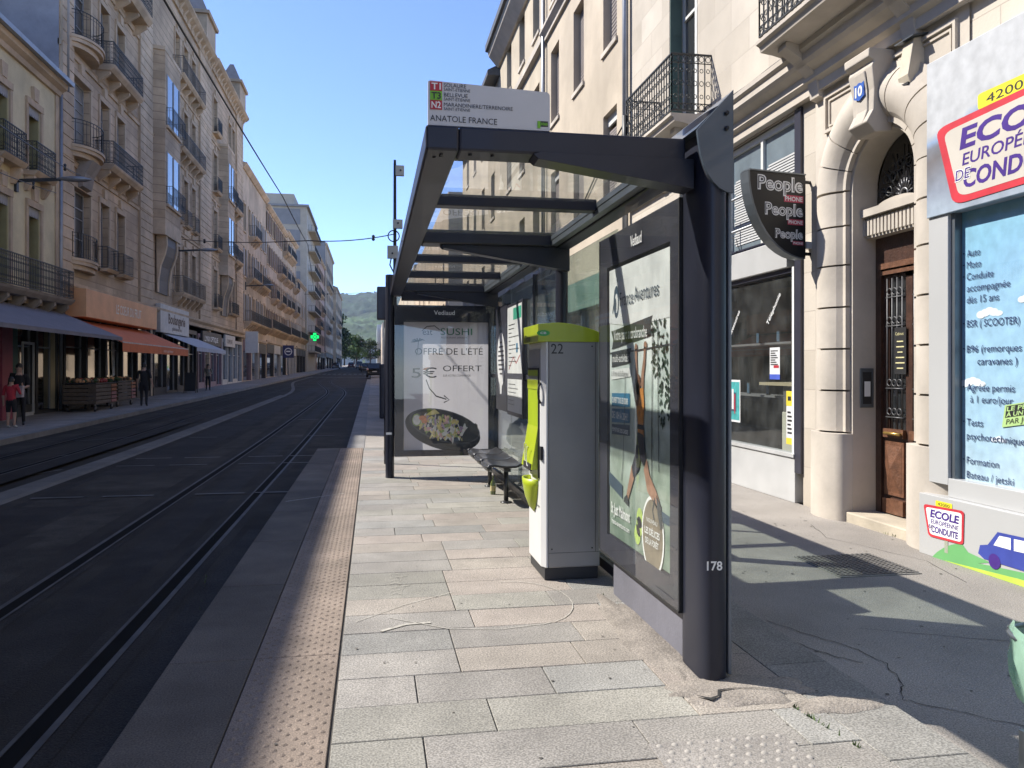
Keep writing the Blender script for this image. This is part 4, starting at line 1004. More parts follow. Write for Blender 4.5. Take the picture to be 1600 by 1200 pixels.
# keystone console
mb = MB().m(m_lst)
kp = [(.02, 3.90), (.20, 3.88), (.30, 3.98), (.235, 4.10), (.235, 4.30), (.27, 4.52), (.25, 4.56), (.31, 4.60), (.31, 4.68), (.02, 4.68)]
def keyfn(a, b, d): 
    k = .80 if b < 4.2 else 1.0
    return fR(PC + d * (.72 + .28 * (b - 3.88) / .8), b, a)
mb.prism(kp, keyfn, -.21, .21)
mb.prism([(.30, 3.98), (.25, 4.12), (.25, 4.32), (.285, 4.5), (.255, 4.5), (.23, 4.3), (.22, 4.1)], lambda a, b, d: fR(PC + d, b, a), -.09, .09)
build(mb, 'keystone', HB, bevel=.012)
# sunk frame panel above the arch
mb = MB().m(m_lst)
def frame2(y0, y1, z0, z1, w, n0, n1):
    for a, b, c, d in ((y0, y0 + w, z0, z1), (y1 - w, y1, z0, z1), (y0 + w, y1 - w, z0, z0 + w), (y0 + w, y1 - w, z1 - w, z1)): mb.box(FX - n1, FX - n0, a, b, c, d)
frame2(6.15, 8.20, 4.20, 4.62, .035, .015, .055); frame2(6.22, 8.13, 4.26, 4.56, .02, .015, .038)
build(mb, 'frieze_panel', HB)
# step, lintel, door, fanlight
mb = MB().m(M('door_step', (.48, .42, .33), .8, .1, 4, .2, 60, stain=.25)); mb.box(FX - .1, FX + RX + .2, PC - PHW + .001, PC + PHW - .001, -.1, .035); build(mb, 'door_step', HB, bevel=.012)
mb = MB().m(m_lst)
lx = FX + RX - .20
mb.box(lx, FX + RX + .1, PC - PHW - .003, PC + PHW + .003, 3.16, 3.24); mb.box(lx + .06, FX + RX + .1, PC - PHW - .003, PC + PHW + .003, 2.94, 3.16)
for i in range(17):
    y = PC - PHW + .03 + i * .0585; mb.box(lx + .035, lx + .06, y, y + .036, 2.965, 3.135)
mb.m(m_lst); mb.prism([(PC + .3 * math.cos(a), 3.24 + .06 * math.sin(a)) for a in A_], lambda a, b, d: V((d, a, b)), lx + .06, lx + .16)
build(mb, 'lintel', HB)
m_dwood = M('dark_door_wood', (.055, .026, .018), .42, .3, 12, .25, 40, coat=.25)
m_dwood2 = M('brown_door_wood', (.13, .058, .032), .45, .3, 14, .3, 50, coat=.2)
DX = FX + RX
mb = MB().m(m_dwood)
mb.box(DX - .02, DX + .08, PC - PHW, PC - PHW + .09, .035, 2.94); mb.box(DX - .02, DX + .08, PC + PHW - .09, PC + PHW, .035, 2.94); mb.box(DX - .02, DX + .08, PC - PHW + .09, PC + PHW - .09, 2.62, 2.94)
mb.m(m_dwood2); mb.box(DX - .05, DX - .02, PC - PHW + .09, PC + PHW - .09, 2.60, 2.66); mb.box(DX - .035, DX - .02, PC - PHW + .09, PC + PHW - .09, 2.54, 2.58)
mb.m(m_dwood); mb.box(DX + .01, DX + .06, PC - PHW + .09, PC + PHW - .09, .035, .9)
mb.box(DX + .01, DX + .06, PC - PHW + .09, PC - PHW + .19, .9, 2.62); mb.box(DX + .01, DX + .06, PC + PHW - .19, PC + PHW - .09, .9, 2.62); mb.box(DX + .01, DX + .06, PC - .05, PC + .05, .9, 2.62); mb.box(DX + .01, DX + .06, PC - PHW + .19, PC + PHW - .19, 2.5, 2.62)
DO = build(mb, 'door', HB)
mb = MB().m(m_dwood2)
for yc in (PC + .21, PC - .21):
    hw = .155
    mb.box(DX - .012, DX + .012, yc - hw, yc + hw, .24, .80)
    mb.add([(DX - .014, yc - hw + .03, .28), (DX - .014, yc + hw - .03, .28), (DX - .014, yc + hw - .03, .76), (DX - .014, yc - hw + .03, .76), (DX - .06, yc, .52)], [(0, 1, 4), (1, 2, 4), (2, 3, 4), (3, 0, 4)], False)
    mb.box(DX - .03, DX + .01, yc - hw - .01, yc + hw + .01, .05, .2); mb.box(DX - .03, DX + .01, yc - hw - .01, yc + hw + .01, .84, .93)
build(mb, 'door_panel', DO)
mb = MB().m(M('door_glass', (.02, .022, .024), .1, .1, 4, coat=1)); mb.box(DX + .03, DX + .04, PC - PHW + .15, PC + PHW - .15, .92, 2.55); build(mb, 'door_glass', DO)
mb = MB().m(M('grille_iron', (.09, .09, .095), .45, .2, 20, metal=.5))
for k in (-1, 1):
    yc = PC + k * .21
    for i in range(4): mb.tube([(DX - .002, yc - .12 + i * .08, .93), (DX - .002, yc - .12 + i * .08, 2.5)], .008, 6)
    for z in (1.05, 1.35, 2.0, 2.3):
        mb.tube([(DX - .004, yc - .14, z), (DX - .004, yc + .14, z)], .008, 6)
        for dy in (-.08, 0, .08): mb.tube([(DX - .006, yc + dy + .035 * math.cos(2 * PI * j / 10), z + .06 + .035 * math.sin(2 * PI * j / 10)) for j in range(10)], .006, 5, closed=True)
build(mb, 'door_grille', DO)
mb = MB().m(M('brass', (.5, .33, .1), .35, .15, 20, metal=.8)); mb.tube([(DX - .06, PC + .30, .885), (DX - .06, PC + .05, .885)], .016, 8); mb.tube([(DX, PC + .28, .885), (DX - .06, PC + .28, .885)], .012, 8); mb.tube([(DX, PC + .07, .885), (DX - .06, PC + .07, .885)], .012, 8); build(mb, 'door_handle', DO)
mb = MB().m(m_blk); mb.box(DX - .012, DX - .006, PC + .02, PC + .20, 1.5, 1.98); mb.m(M('plate_yellow', (.6, .55, .3), .5))
mb.text('Cabinet', .045, (DX - .014, PC + .185, 1.9), (0, -1, 0), (0, 0, 1), fit=.13)
for i, wd in enumerate((.1, .12, .08, .13, .14, .1)): mb.box(DX - .015, DX - .012, PC + .11 - wd / 2, PC + .11 + wd / 2, 1.83 - i * .055, 1.842 - i * .055)
build(mb, 'name_plate', DO)
# fanlight with iron sun
mb = MB().m(M('fanlight_glass', (.012, .012, .014), .2, .1, 4, coat=.6)); mb.flat([(PC + PHW * 1.0 * math.cos(a), 3.24 + (SPR - 3.24 + PHW) * math.sin(a) ** .9) for a in A_], lambda a, b: V((DX - .005, a, b))); FL = build(mb, 'fanlight', HB)
mb = MB().m(M('fan_iron', (.16, .16, .17), .4, .2, 20, metal=.6)); c = V((DX - .03, PC + .02, 3.33))
for a in [PI * (i + .5) / 9 for i in range(9)]: mb.tube([c + V((0, .06 * math.cos(a), .06 * math.sin(a))), c + V((0, (.13 if i % 2 else .16) * math.cos(a), .16 * math.sin(a)))], .007, 5)
mb.tube([c + V((0, .055 * math.cos(2 * PI * j / 12), .055 * math.sin(2 * PI * j / 12))) for j in range(12)], .012, 6, closed=True)
mb.m(m_iron)
for a in [PI * (i + .5) / 7 for i in range(7)]:
    p0 = c + V((0, .18 * math.cos(a), .18 * math.sin(a))); p1 = c + V((0, .42 * math.cos(a), .5 * math.sin(a))); mb.tube([p0, p1], .008, 5); q = (p0 + p1) / 2
    for s_ in (-1, 1): mb.tube([q + V((0, .05 * s_ + .05 * math.cos(t), .05 * math.sin(t))) for t in [2 * PI * j / 9 for j in range(9)]], .006, 5, closed=True)
build(mb, 'fanlight_grille', FL)
# entry phone on the reveal
mb = MB().m(m_alu); ry = PC + PHW; mb.box(FX + .06, FX + .22, ry - .012, ry + .0, 1.14, 1.56); EP = build(mb, 'entry_phone', HB, bevel=.004)
mb = MB().m(m_blk); mb.box(FX + .09, FX + .19, ry - .018, ry - .012, 1.18, 1.52); mb.m(m_wht); mb.box(FX + .105, FX + .175, ry - .02, ry - .018, 1.26, 1.42); build(mb, 'name_panel', EP)
# upper windows, balconies
for s, z, w_, h in ((12.45, 5.45, 1.2, 2.75), (7.65, 5.5, 1.1, 2.7), (3.5, 5.5, 1.2, 2.7), (12.35, 9.2, 1.2, 2.4), (7.65, 9.2, 1.1, 2.4), (3.5, 9.2, 1.2, 2.4)):
    window(HB, FX, -1, s, z, w_, h, -.24, m_wfr, style='2t')
    if s > 12 and z < 6:
        for yy in (s - .6 + .015, s + .6 - .015):
            mb = MB().m(m_gshut); mb.box(FX + .012, FX + .218, yy - .008, yy + .008, z + .06, z + 2.7)
            for k in range(3):
                mb.box(FX + .03, FX + .20, yy - .014, yy + .014, z + .1 + k * .88, z + .9 + k * .88)
            build(mb, 'shutter', HB)
for s0, s1, zb in ((11.3, 13.52, 5.40), (6.35, 8.62, 5.36)):
    mb = MB().m(m_lst)
    mb.prism([(0, zb - .34), (.12, zb - .32), (.2, zb - .2), (.45, zb - .14), (.60, zb - .12), (.62, zb - .06), (.66, zb - .04), (.66, zb), (0, zb)], lambda a, b, d: fR(d, b, a), s0, s1)
    for y in (s0 + .25, s1 - .4): mb.prism([(0, zb - .75), (.1, zb - .72), (.14, zb - .5), (.32, zb - .32), (.5, zb - .2), (.5, zb - .14), (0, zb - .14)], lambda a, b, d: fR(d, b, a), y, y + .18)
    b = build(mb, 'balcony', HB)
    mb = MB().m(m_iron); railing(mb, [(FX, s0 + .03), (FX - .63, s0 + .03), (FX - .63, s1 - .03), (FX, s1 - .03)], zb, .9, .105, .007)
    build(mb, 'railing', b)
# console brackets and hood over the balcony window
mb = MB().m(m_lst); mb.prism([(0, 8.35), (.12, 8.35), (.3, 8.6), (.3, 8.75), (0, 8.85)], lambda a, b, d: fR(d, b, a), 11.3, 13.4); build(mb, 'window_hood', HB)
# cable along the cornice
mb = MB().m(m_blk); rr = random.Random(1); pts = [(FX - .31 + .02 * rr.random(), 15 - i * .5, 5.215 + rr.uniform(-.02, .02)) for i in range(28)]; mb.tube(pts, .012, 5); build(mb, 'facade_cable', HB)
# number plate
NB = thing('house_number', (4.82, PC + .02, 4.35), 'small blue enamel plaque with white number 10 on the keystone', 'plaque')
nf = lambda a, b: V((FX - .268, PC + .02 - a, 4.33 + b))
mb = MB().m(M('enamel_blue', (.05, .12, .42), .3, .05, coat=.5)); mb.prism([(-.085, -.06), (-.05, -.075), (0, -.095), (.05, -.075), (.085, -.06), (.075, 0), (.085, .08), (.04, .07), (0, .09), (-.04, .07), (-.085, .08), (-.075, 0)], lambda a, b, d: nf(a, b) + V((d, 0, 0)), 0, .05); build(mb, 'plate', NB)
mb = MB().m(m_wht); mb.text('10', .14, nf(0, -.05) - V((.003, 0, 0)), (0, -1, 0), (0, 0, 1), align='c', bold=.03); build(mb, 'number', NB)
# floodlight box
FB = thing('floodlight', (4.92, 6.66, 4.35), 'beige metal floodlight box fixed high on the stone wall beside the portal', 'floodlight')
mb = MB().m(M('beige_metal', (.48, .42, .33), .6, .1, 6)); c0 = (FX - .16, 6.66, 4.38)
mb.prism([(-.02, .25), (.13, .22), (.2, -.12), (.17, -.2), (-.06, -.12)], lambda a, b, d: V((FX - .02 - a * .85, 6.66 + d, 4.40 + b)), -.075, .075); build(mb, 'housing', FB, bevel=.01)
mb = MB().m(m_alu); mb.prism([(.0, .258), (.16, .226), (.16, .216), (.0, .246)], lambda a, b, d: V((FX - .02 - a, 6.66 + d, 4.40 + b)), -.13, .13); build(mb, 'cover', FB)
mb = MB().m(m_blk); mb.box(FX - .18, FX - .08, 6.6, 6.72, 4.19, 4.215); mb.tube([(FX - .08, 6.66, 4.26), (FX - .05, 6.6, 4.1), (FX - .02, 6.58, 3.8)], .008, 6); mb.tube([(FX - .02, 6.72, 4.62), (FX - .02, 6.73, 5.0)], .01, 6); build(mb, 'cable', FB)

# ---------- phone shop under the stone house
PS = thing('phone_shop', (FX, 10.6, -.07), 'phone shop front with white riser, dark glazing and mezzanine windows behind a rail', 'shop')
m_dkfr = M('shop_dark_frame', (.03, .03, .045), .4, .1, coat=.3); m_pwht = M('shop_white_panel', (.46, .46, .455), .5, .08, 2, .03, 40, stain=.12, coat=.15)
g_shop = glassmat('shop_glass', (.80, .83, .83), 1.6, .0, .05)
mb = MB().m(m_pwht); mb.box(FX - .03, FX + .1, 8.86, 12.6, -.07, .48); build(mb, 'riser', PS, bevel=.008)
mb = MB().m(m_pwht); mb.box(FX - .05, FX + .12, 8.86, 12.6, .48, .52); build(mb, 'sill', PS)
mb = MB().m(m_dkfr); mb.box(FX - .035, FX + .1, 8.72, 8.86, .30, 4.68); mb.box(FX - .01, FX + .1, 8.95, 12.6, 2.74, 2.80); mb.box(FX, FX + .1, 10.9, 10.96, .52, 2.74); build(mb, 'frame', PS)
mb = MB().m(m_wht); mb.box(FX - .02, FX + .06, 8.90, 8.945, .52, 2.8); build(mb, 'white_mullion', PS)
mb = MB().m(g_shop); mb.quad((FX + .03, 8.94, .52), (FX + .03, 12.6, .52), (FX + .03, 12.6, 2.74), (FX + .03, 8.94, 2.74)); build(mb, 'shop_glass', PS)
mb = MB().m(m_pwht); mb.box(FX - .06, FX + .1, 9.0, 12.6, 2.80, 3.16); build(mb, 'fascia', PS, bevel=.01)
mb = MB().m(m_dkfr); mb.box(FX + .01, FX + .1, 8.86, 12.6, 3.16, 3.22)
build(mb, 'mezzanine_frame', PS); mb = MB().m(m_wfr)
for y in (8.86, 9.75, 10.7, 11.6): mb.box(FX + .02, FX + .09, y, y + .06, 3.22, 4.58)
mb.box(FX + .02, FX + .09, 8.86, 12.6, 4.58, 4.66); build(mb, 'mezzanine_frame', PS)
m_blind = M('white_blind', (.5, .5, .5), .6, .05)
for a, b in ((8.92, 9.75), (9.81, 10.7), (10.76, 11.6), (11.66, 12.55)):
    mb = MB().m(M('mezzanine_glass', (.16, .2, .23), .1, .15, 3, coat=1)); mb.quad((FX + .06, a, 3.22), (FX + .06, b, 3.22), (FX + .06, b, 4.58), (FX + .06, a, 4.58)); mg = build(mb, 'mezzanine_pane', PS)
    mb = MB().m(m_blind)
    for i in range(26): mb.box(FX + .05, FX + .056, a + .05, b - (.05 if i % 5 else .09), 3.3 + i * .036, 3.322 + i * .036)
    build(mb, 'blind', mg)
mb = MB().m(m_zinc)
for z in (3.42, 3.86): mb.tube([(FX - .2, 8.9, z), (FX - .2, 12.6, z)], .018, 8)
for y in (8.95, 10.6, 12.4): mb.tube([(FX + .02, y, 3.42), (FX - .2, y, 3.42)], .012, 6); mb.tube([(FX - .2, y, 3.2), (FX - .2, y, 3.9)], .014, 6)
build(mb, 'rail', PS)
# room behind the glass
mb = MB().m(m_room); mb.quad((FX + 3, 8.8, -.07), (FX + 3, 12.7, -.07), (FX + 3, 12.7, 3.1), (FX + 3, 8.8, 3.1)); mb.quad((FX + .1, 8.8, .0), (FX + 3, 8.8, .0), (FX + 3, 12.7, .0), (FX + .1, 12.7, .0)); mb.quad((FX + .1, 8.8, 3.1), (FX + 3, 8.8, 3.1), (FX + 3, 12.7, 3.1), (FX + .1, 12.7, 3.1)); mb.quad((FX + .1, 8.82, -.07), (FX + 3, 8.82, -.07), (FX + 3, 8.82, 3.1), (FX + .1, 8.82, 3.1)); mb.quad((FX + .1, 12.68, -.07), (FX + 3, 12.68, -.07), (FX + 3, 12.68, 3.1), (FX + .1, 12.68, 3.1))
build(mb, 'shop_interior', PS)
mb = MB().m(m_wht)
for t, y, z in (('Accessoires', 10.75, 1.98), ('Téléphonie', 9.62, 2.12)):
    R2 = V((0, -math.cos(.85), math.sin(.85))); U2 = V((0, math.sin(.85), math.cos(.85)))
    mb.text(t, .085, (FX + .022, y, z), R2, U2, fit=.5, bold=.012)
build(mb, 'window_lettering', PS)
mb = MB().m(M('shelf_grey', (.16, .16, .16), .6)); mb.box(FX + .5, FX + .8, 9.9, 12.3, 1.15, 1.18); mb.box(FX + .5, FX + .8, 9.9, 12.3, 1.9, 1.93); SHF = tag(build(mb, 'display_shelf', None, (FX + .6, 11, 1.15)), 'two thin grey shelves behind the phone shop window', 'shelf')
rr = random.Random(2)
for i, (y, z) in enumerate(((10.0, 1.18), (10.6, 1.18), (11.2, 1.18), (10.3, 1.93), (10.9, 1.93))):
    mb = MB().m(m_blk); mb.box(FX + .56, FX + .58, y, y + .09, z, z + .17); mb.m(M('phone_screen', (.08, .14, .2), .2, .2, 20, coat=.6)); mb.box(FX + .556, FX + .56, y + .008, y + .082, z + .012, z + .158)
    tag(build(mb, 'display_phone', None, (FX + .57, y, z)), 'dark display phone standing on a shelf inside the phone shop', 'phone', 'phones on the shop shelves')
CT = thing('shop_counter', (FX + .45, 9.65, 0), 'cream display counter with grey top standing inside the phone shop window', 'counter')
mb = MB().m(M('counter_cream', (.52, .5, .4), .6, .06)); mb.box(FX + .35, FX + .75, 9.28, 9.86, .0, .98); build(mb, 'front', CT, bevel=.01)
mb = MB().m(M('counter_wood', (.4, .34, .22), .5, .1)); mb.box(FX + .3, FX + 1.6, 9.1, 10.4, 1.33, 1.37); mb.m(M('counter_grey', (.12, .11, .10), .6)); mb.box(FX + .36, FX + .74, 9.3, 9.84, .98, 1.33); build(mb, 'top', CT)
# posters stuck in the window
m_yel = M('poster_yellow', (.62, .5, .04), .5, .05); m_cyan = M('poster_teal', (.05, .3, .3), .5, .3, 12); m_pb = M('poster_blue', (.06, .1, .45), .5); m_paper = M('poster_paper', (.6, .6, .6), .5, .04)
def wposter(lbl, y0, y1, z0, z1, parts_):
    mb = MB()
    for a, b, c, d, mm, k in parts_:
        mb.m(mm); x = FX + .026 - .0012 * k; mb.quad((x, y1 - a * (y1 - y0), z0 + c * (z1 - z0)), (x, y1 - b * (y1 - y0), z0 + c * (z1 - z0)), (x, y1 - b * (y1 - y0), z0 + d * (z1 - z0)), (x, y1 - a * (y1 - y0), z0 + d * (z1 - z0)))
    return tag(build(mb, 'poster_or_reflection', None, (FX + .026, (y0 + y1) / 2, z0)), lbl, 'poster', 'posters in the phone shop window')
lines = lambda n, m0, m1, z0, z1: [(m0, m1 - .12 * (i % 3), z0 + (z1 - z0) * i / n, z0 + (z1 - z0) * (i + .45) / n, m_blk, 2) for i in range(n)]
wposter('white notice with dark blue foot stuck in the middle of the phone shop window', 9.32, 9.58, 1.42, 1.83, [(0, 1, 0, 1, m_paper, 0), (0, 1, 0, .16, m_pb, 1), (.4, .9, .36, .44, m_red, 2)] + lines(7, .1, .8, .45, .95))
wposter('narrow red and white poster at the left edge of the phone shop window', 10.98, 11.2, .86, 1.44, [(0, 1, 0, 1, m_paper, 0), (0, 1, 0, .2, m_red, 1), (0, 1, .62, .7, m_red, 1), (.25, .75, .75, .92, m_red, 1)])
wposter('teal poster with white margin in the phone shop window', 10.42, 10.82, .80, 1.40, [(0, 1, 0, 1, m_paper, 0), (.06, .94, .05, .95, m_cyan, 1), (.3, .7, .25, .7, c_dk2, 2), (.35, .5, .3, .78, m_paper, 3), (.55, .62, .2, .66, m_red, 3)])
wposter('yellow and white tall poster beside the phone shop mullion', 8.97, 9.16, .62, 1.28, [(0, 1, 0, 1, m_paper, 0), (0, 1, .72, 1, m_yel, 1), (0, 1, 0, .12, m_yel, 1), (.2, .6, .82, .9, m_blk, 2)] + lines(6, .15, .8, .2, .66))
# hanging sign
HS = thing('hanging_sign', (5.0, 8.56, 2.84), 'black quarter-round sign repeating People Phone, hanging out from the stone wall', 'sign')
sx0, sx1, sz0, sz1 = 4.16, 4.94, 2.84, 3.80
pl = [(sx1, sz0), (sx1, sz1), (sx0, sz1)] + [(sx0 + (sx1 - sx0) * (1 - math.cos(t)) , sz1 - (sz1 - sz0) * math.sin(t)) for t in [PI / 2 * i / 12 for i in range(1, 12)]]
mb = MB().m(M('sign_black', (.009, .009, .01), .5, .05)); mb.prism(pl, lambda a, b, d: V((a, d, b)), 8.50, 8.62); hp = build(mb, 'board', HS)
mb = MB().m(m_alu); arcp = pl[2:] + [pl[0]]
vs = []
for a, b in arcp: vs += [(a, 8.485, b), (a, 8.635, b), (a - .02, 8.485, b - .012), (a - .02, 8.635, b - .012)]
for i in range(len(arcp) - 1):
    q = i * 4; mb.add([vs[q + k] for k in range(8)], [(0, 4, 5, 1), (2, 3, 7, 6), (0, 2, 6, 4), (1, 5, 7, 3)], False)
mb.box(sx0, sx1, 8.485, 8.635, sz1, sz1 + .015); build(mb, 'rim', HS)
mb = MB().m(m_wht)
def outline(t, s, x1, z, fit):
    mb.m(m_wht); mb.text(t, s, (x1, 8.497, z), (1, 0, 0), (0, 0, 1), align='r', fit=fit, bold=.045); mb.m(m_blk); mb.text(t, s, (x1 - .006, 8.495, z), (1, 0, 0), (0, 0, 1), align='r', fit=fit * .98, bold=-.018)
for s, z, fit, pz, pw in ((.225, 3.60, .63, 3.475, .27), (.19, 3.32, .53, 3.215, .22), (.145, 3.06, .39, 2.985, .15)):
    outline('People', s, sx1 - .035, z, fit)
    mb.m(M('phone_red', (.45, .05, .09), .5)); mb.quad((sx1 - .03 - pw, 8.4975, pz), (sx1 - .03, 8.4975, pz), (sx1 - .03, 8.4975, pz + pw * .3), (sx1 - .03 - pw, 8.4975, pz + pw * .3))
    mb.m(m_wht); mb.text('PHONE', pw * .27, (sx1 - .03 - pw / 2, 8.495, pz + pw * .055), (1, 0, 0), (0, 0, 1), align='c', fit=pw * .9, bold=.02)
build(mb, 'lettering', HS)
mb = MB().m(m_iron); mb.tube([(sx1, 8.56, 3.74), (FX, 8.56, 3.74)], .02, 8); mb.tube([(sx1, 8.56, 2.9), (FX, 8.56, 2.9)], .02, 8); mb.box(sx1, sx1 + .03, 8.53, 8.59, 2.86, 3.78); mb.m(m_wht); mb.box(FX - .08, FX, 8.52, 8.6, 2.96, 3.04); build(mb, 'bracket', HS)
HS.rotation_euler = (0, 0, R_(10))

# ---------- driving school front
DS = thing('driving_school', (FX, 4.4, -.07), 'white driving school shop front with blue sky window sticker and painted base panel', 'shop')
SX = FX - .24; Y1 = 6.27
m_pan = M('composite_white', (.42, .422, .42), .35, .04, 1, coat=.3)
m_fsky = postermat('fascia_print', [(0, (.32, .38, .45)), (.16, (.23, .26, .32)), (.45, (.14, .13, .135)), (.56, (.16, .17, .20)), (.61, (.22, .30, .44)), (.67, (.44, .45, .465)), (1, (.45, .46, .475))], lo=2.88, hi=4.24, sc_=.8)
mb = MB().m(m_fsky); mb.box(SX, FX + .05, -1.9, Y1, 2.88, 4.24); fa = build(mb, 'fascia', DS, bevel=.006)
mb = MB().m(m_pan); mb.box(SX + .02, FX + .1, 6.03, Y1, .56, 2.88); mb.box(SX + .02, FX + .1, -1.9, 6.03, .46, .62); mb.box(SX + .02, FX + .1, 1.0, 1.2, .62, 2.88); build(mb, 'frame', DS, bevel=.005)
mb = MB().m(m_alu); mb.box(SX + .05, FX + .1, 5.985, 6.03, .62, 2.88); build(mb, 'inner_frame', DS)
m_sky = postermat('sky_sticker', [(0, (.46, .57, .63)), (.4, (.30, .49, .64)), (.7, (.235, .43, .61)), (1, (.20, .44, .57))], lo=.6, hi=3.0, sc_=.6)
mb = MB().m(m_sky); WXp = FX - .12; mb.quad((WXp, 1.2, .62), (WXp, 5.985, .62), (WXp, 5.985, 2.88), (WXp, 1.2, 2.88)); ws = build(mb, 'window_sticker', DS)
mb = MB().m(glassmat('sticker_glass', (1, 1, 1), .8, .0, .0)); mb.quad((WXp - .012, 1.2, .62), (WXp - .012, 5.985, .62), (WXp - .012, 5.985, 2.88), (WXp - .012, 1.2, 2.88)); build(mb, 'shop_glass', DS)
mb = MB().m(M('cloud_print', (.66, .72, .76), .5, .05))
rr = random.Random(6)
for cy, cz, s in ((5.68, 2.0, 1), (5.28, 2.09, .8), (5.86, 1.43, 1), (5.13, 1.49, 1.1), (5.58, .98, .6), (5.0, 1.2, 1.3), (4.4, 2.2, 1.5), (3.6, 1.5, 1.4)):
    for k in range(5): mb.ell((cy + (k - 2) * .045 * s, cz + .012 * s * (2 - abs(k - 2))), .05 * s, .032 * s * (1 if k != 0 else .7), lambda a, b, k=k: V((WXp - .002 - .0004 * k, a, b)), 14)
build(mb, 'clouds', ws)
mb = MB().m(M('print_navy', (.02, .035, .11), .5))
def tw(t, v, ind=0.0, fit=None, s=.085):
    z = 1.55 + (577 - v) * .00543 - .032; mb.text(t, s, (WXp - .007, 5.925 - ind, z), (0, -1, 0), (0, 0, 1), fit=fit * .94)
for t, v, ind, f in (('Auto', 397, 0, .16), ('Moto', 415, 0, .17), ('Conduite', 433, 0, .31), ('accompagnée', 451, 0, .49), ('dès 15 ans', 469, 0, .37), ('BSR ( SCOOTER)', 506, 0, .59), ('B96 (remorques', 545, 0, .61), ('caravanes )', 564, .12, .44), ('Agréée permis', 604, 0, .54), ('à 1 euro/jour', 622, .04, .48), ('Tests', 658, 0, .19), ('psychotechniques', 679, 0, .68), ('Formation', 717, 0, .37), ('Bateau / jetski', 739, 0, .53)): tw(t, v, ind, f)
for v in (397, 415, 433, 506, 545, 604, 658, 717): z = 1.55 + (577 - v) * .00543; mb.box(WXp - .008, WXp - .006, 5.95, 5.968, z - .004, z + .005)
build(mb, 'lettering', ws)
mb = MB().m(M('stamp_green', (.38, .55, .22), .5)); q = lambda a, b: V((WXp - .0075, 5.36 - a * math.cos(.17) + b * math.sin(.17) * -1, 1.215 + a * math.sin(.17) + b * math.cos(.17)))
mb.flat([(-.17, -.1), (.27, -.1), (.27, .08), (-.17, .08)], q); mb.m(m_blk); mb.flat([(-.15, -.025), (.25, -.025), (.25, .07), (-.15, .07)], lambda a, b: q(a, b) - V((.001, 0, 0)))
Rr, Ur = V((0, -math.cos(.17), math.sin(.17))), V((0, -math.sin(.17), math.cos(.17)))
mb.m(M('stamp_green', 0)); mb.text('LE PERMIS', .05, q(-.14, .028) - V((.002, 0, 0)), Rr, Ur, fit=.37, bold=.02); mb.text('À UN EURO', .05, q(-.14, -.018) - V((.002, 0, 0)), Rr, Ur, fit=.37, bold=.02); mb.m(m_blk); mb.text('PAR JOUR', .06, q(-.13, -.08) - V((.002, 0, 0)), Rr, Ur, fit=.33)
build(mb, 'stamp', ws)
mb = MB().m(m_pan); mb.box(SX - .05, FX + .05, -1.9, Y1 + .03, -.07, .46); bp_ = build(mb, 'base_panel', DS, bevel=.004)
# painted logo, reused large (sign) and small (base)
m_lred = M('logo_red', (.50, .035, .05), .45); m_lpur = M('logo_purple', (.055, .02, .20), .45); m_lcream = M('logo_cream', (.52, .48, .42), .45, .06, 3); m_lyel = M('logo_yellow', (.72, .62, .03), .45)
def rpoly(pts, r, k=5):
    out = []; n = len(pts)
    for i in range(n):
        p, a, b = V(pts[i]), V(pts[i - 1]), V(pts[(i + 1) % n]); d1, d2 = (a - p).normalized() * r, (b - p).normalized() * r
        for t in [j / k for j in range(k + 1)]: q = (p + d1) * (1 - t) ** 2 + p * 2 * t * (1 - t) + (p + d2) * t ** 2; out.append((q.x, q.y))
    return out
def logo(x, yl, z0, Wd, H, cream):
    """yl: left edge (large y); a 0..1 to the right, b 0..1 up"""
    f = lambda k: (lambda a, b: V((x - .0012 * k, yl - a * Wd, z0 + b * H)))
    mb = MB().m(m_lyel); mb.flat(rpoly([(.30, .95), (.72, .95), (.72, 1.12), (.30, 1.12)], .03), f(1)); mb.m(m_blk); mb.text('42000', H * .13, f(2)(.51, .985), (0, -1, 0), (0, 0, 1), align='c', fit=Wd * .3)
    mb.m(m_lred); mb.flat(rpoly([(.12, 0), (1.0, .03), (1.02, 1.0), (-.02, .93)], .10), f(3)); mb.m(cream); mb.flat(rpoly([(.165, .075), (.955, .10), (.965, .925), (.045, .855)], .085), f(4))
    mb.m(m_lpur)
    def t(s, a, b, h, fit, **k): mb.text(s, h * H, f(5)(a, b), (0, -1, 0), (0, 0, 1), fit=fit * Wd, **k)
    t('ECOLE', .17, .60, .31, .74, bold=.035, shear=.12); t('EUROPÉENNE', .19, .41, .185, .70, bold=.012, shear=.12); t('CONDUITE', .20, .16, .26, .68, bold=.03, shear=.12)
    mb.m(m_wht); mb.text('DE', .17 * H, f(6)(.135, .255), (0, -1, 0), (0, 0, 1), fit=.12 * Wd, bold=.05, shear=.12); mb.m(m_lpur); mb.text('DE', .165 * H, f(7)(.14, .258), (0, -1, 0), (0, 0, 1), fit=.11 * Wd, bold=.0, shear=.12)
    return mb
build(logo(SX - .002, 6.12, 2.93, 1.52, .75, m_lcream), 'logo', fa)
build(logo(SX - .052, 6.23, .10, .47, .29, m_wht), 'logo', bp_)
mb = MB().m(M('hill_green', (.13, .36, .13), .5, .06)); fb_ = lambda k: (lambda a, b: V((SX - .0525 - .001 * k, a, b)))
mb.flat([(6.13, -.07)] + [(6.13 - i * .06, -.06 + .17 * math.sin(min(1, i / 6) * PI / 2) * (1 - .04 * i * (i > 6))) for i in range(1, 12)] + [(5.6, .0), (5.0, .05), (4.0, -.02), (3.0, .05), (3.0, -.07)], fb_(0))
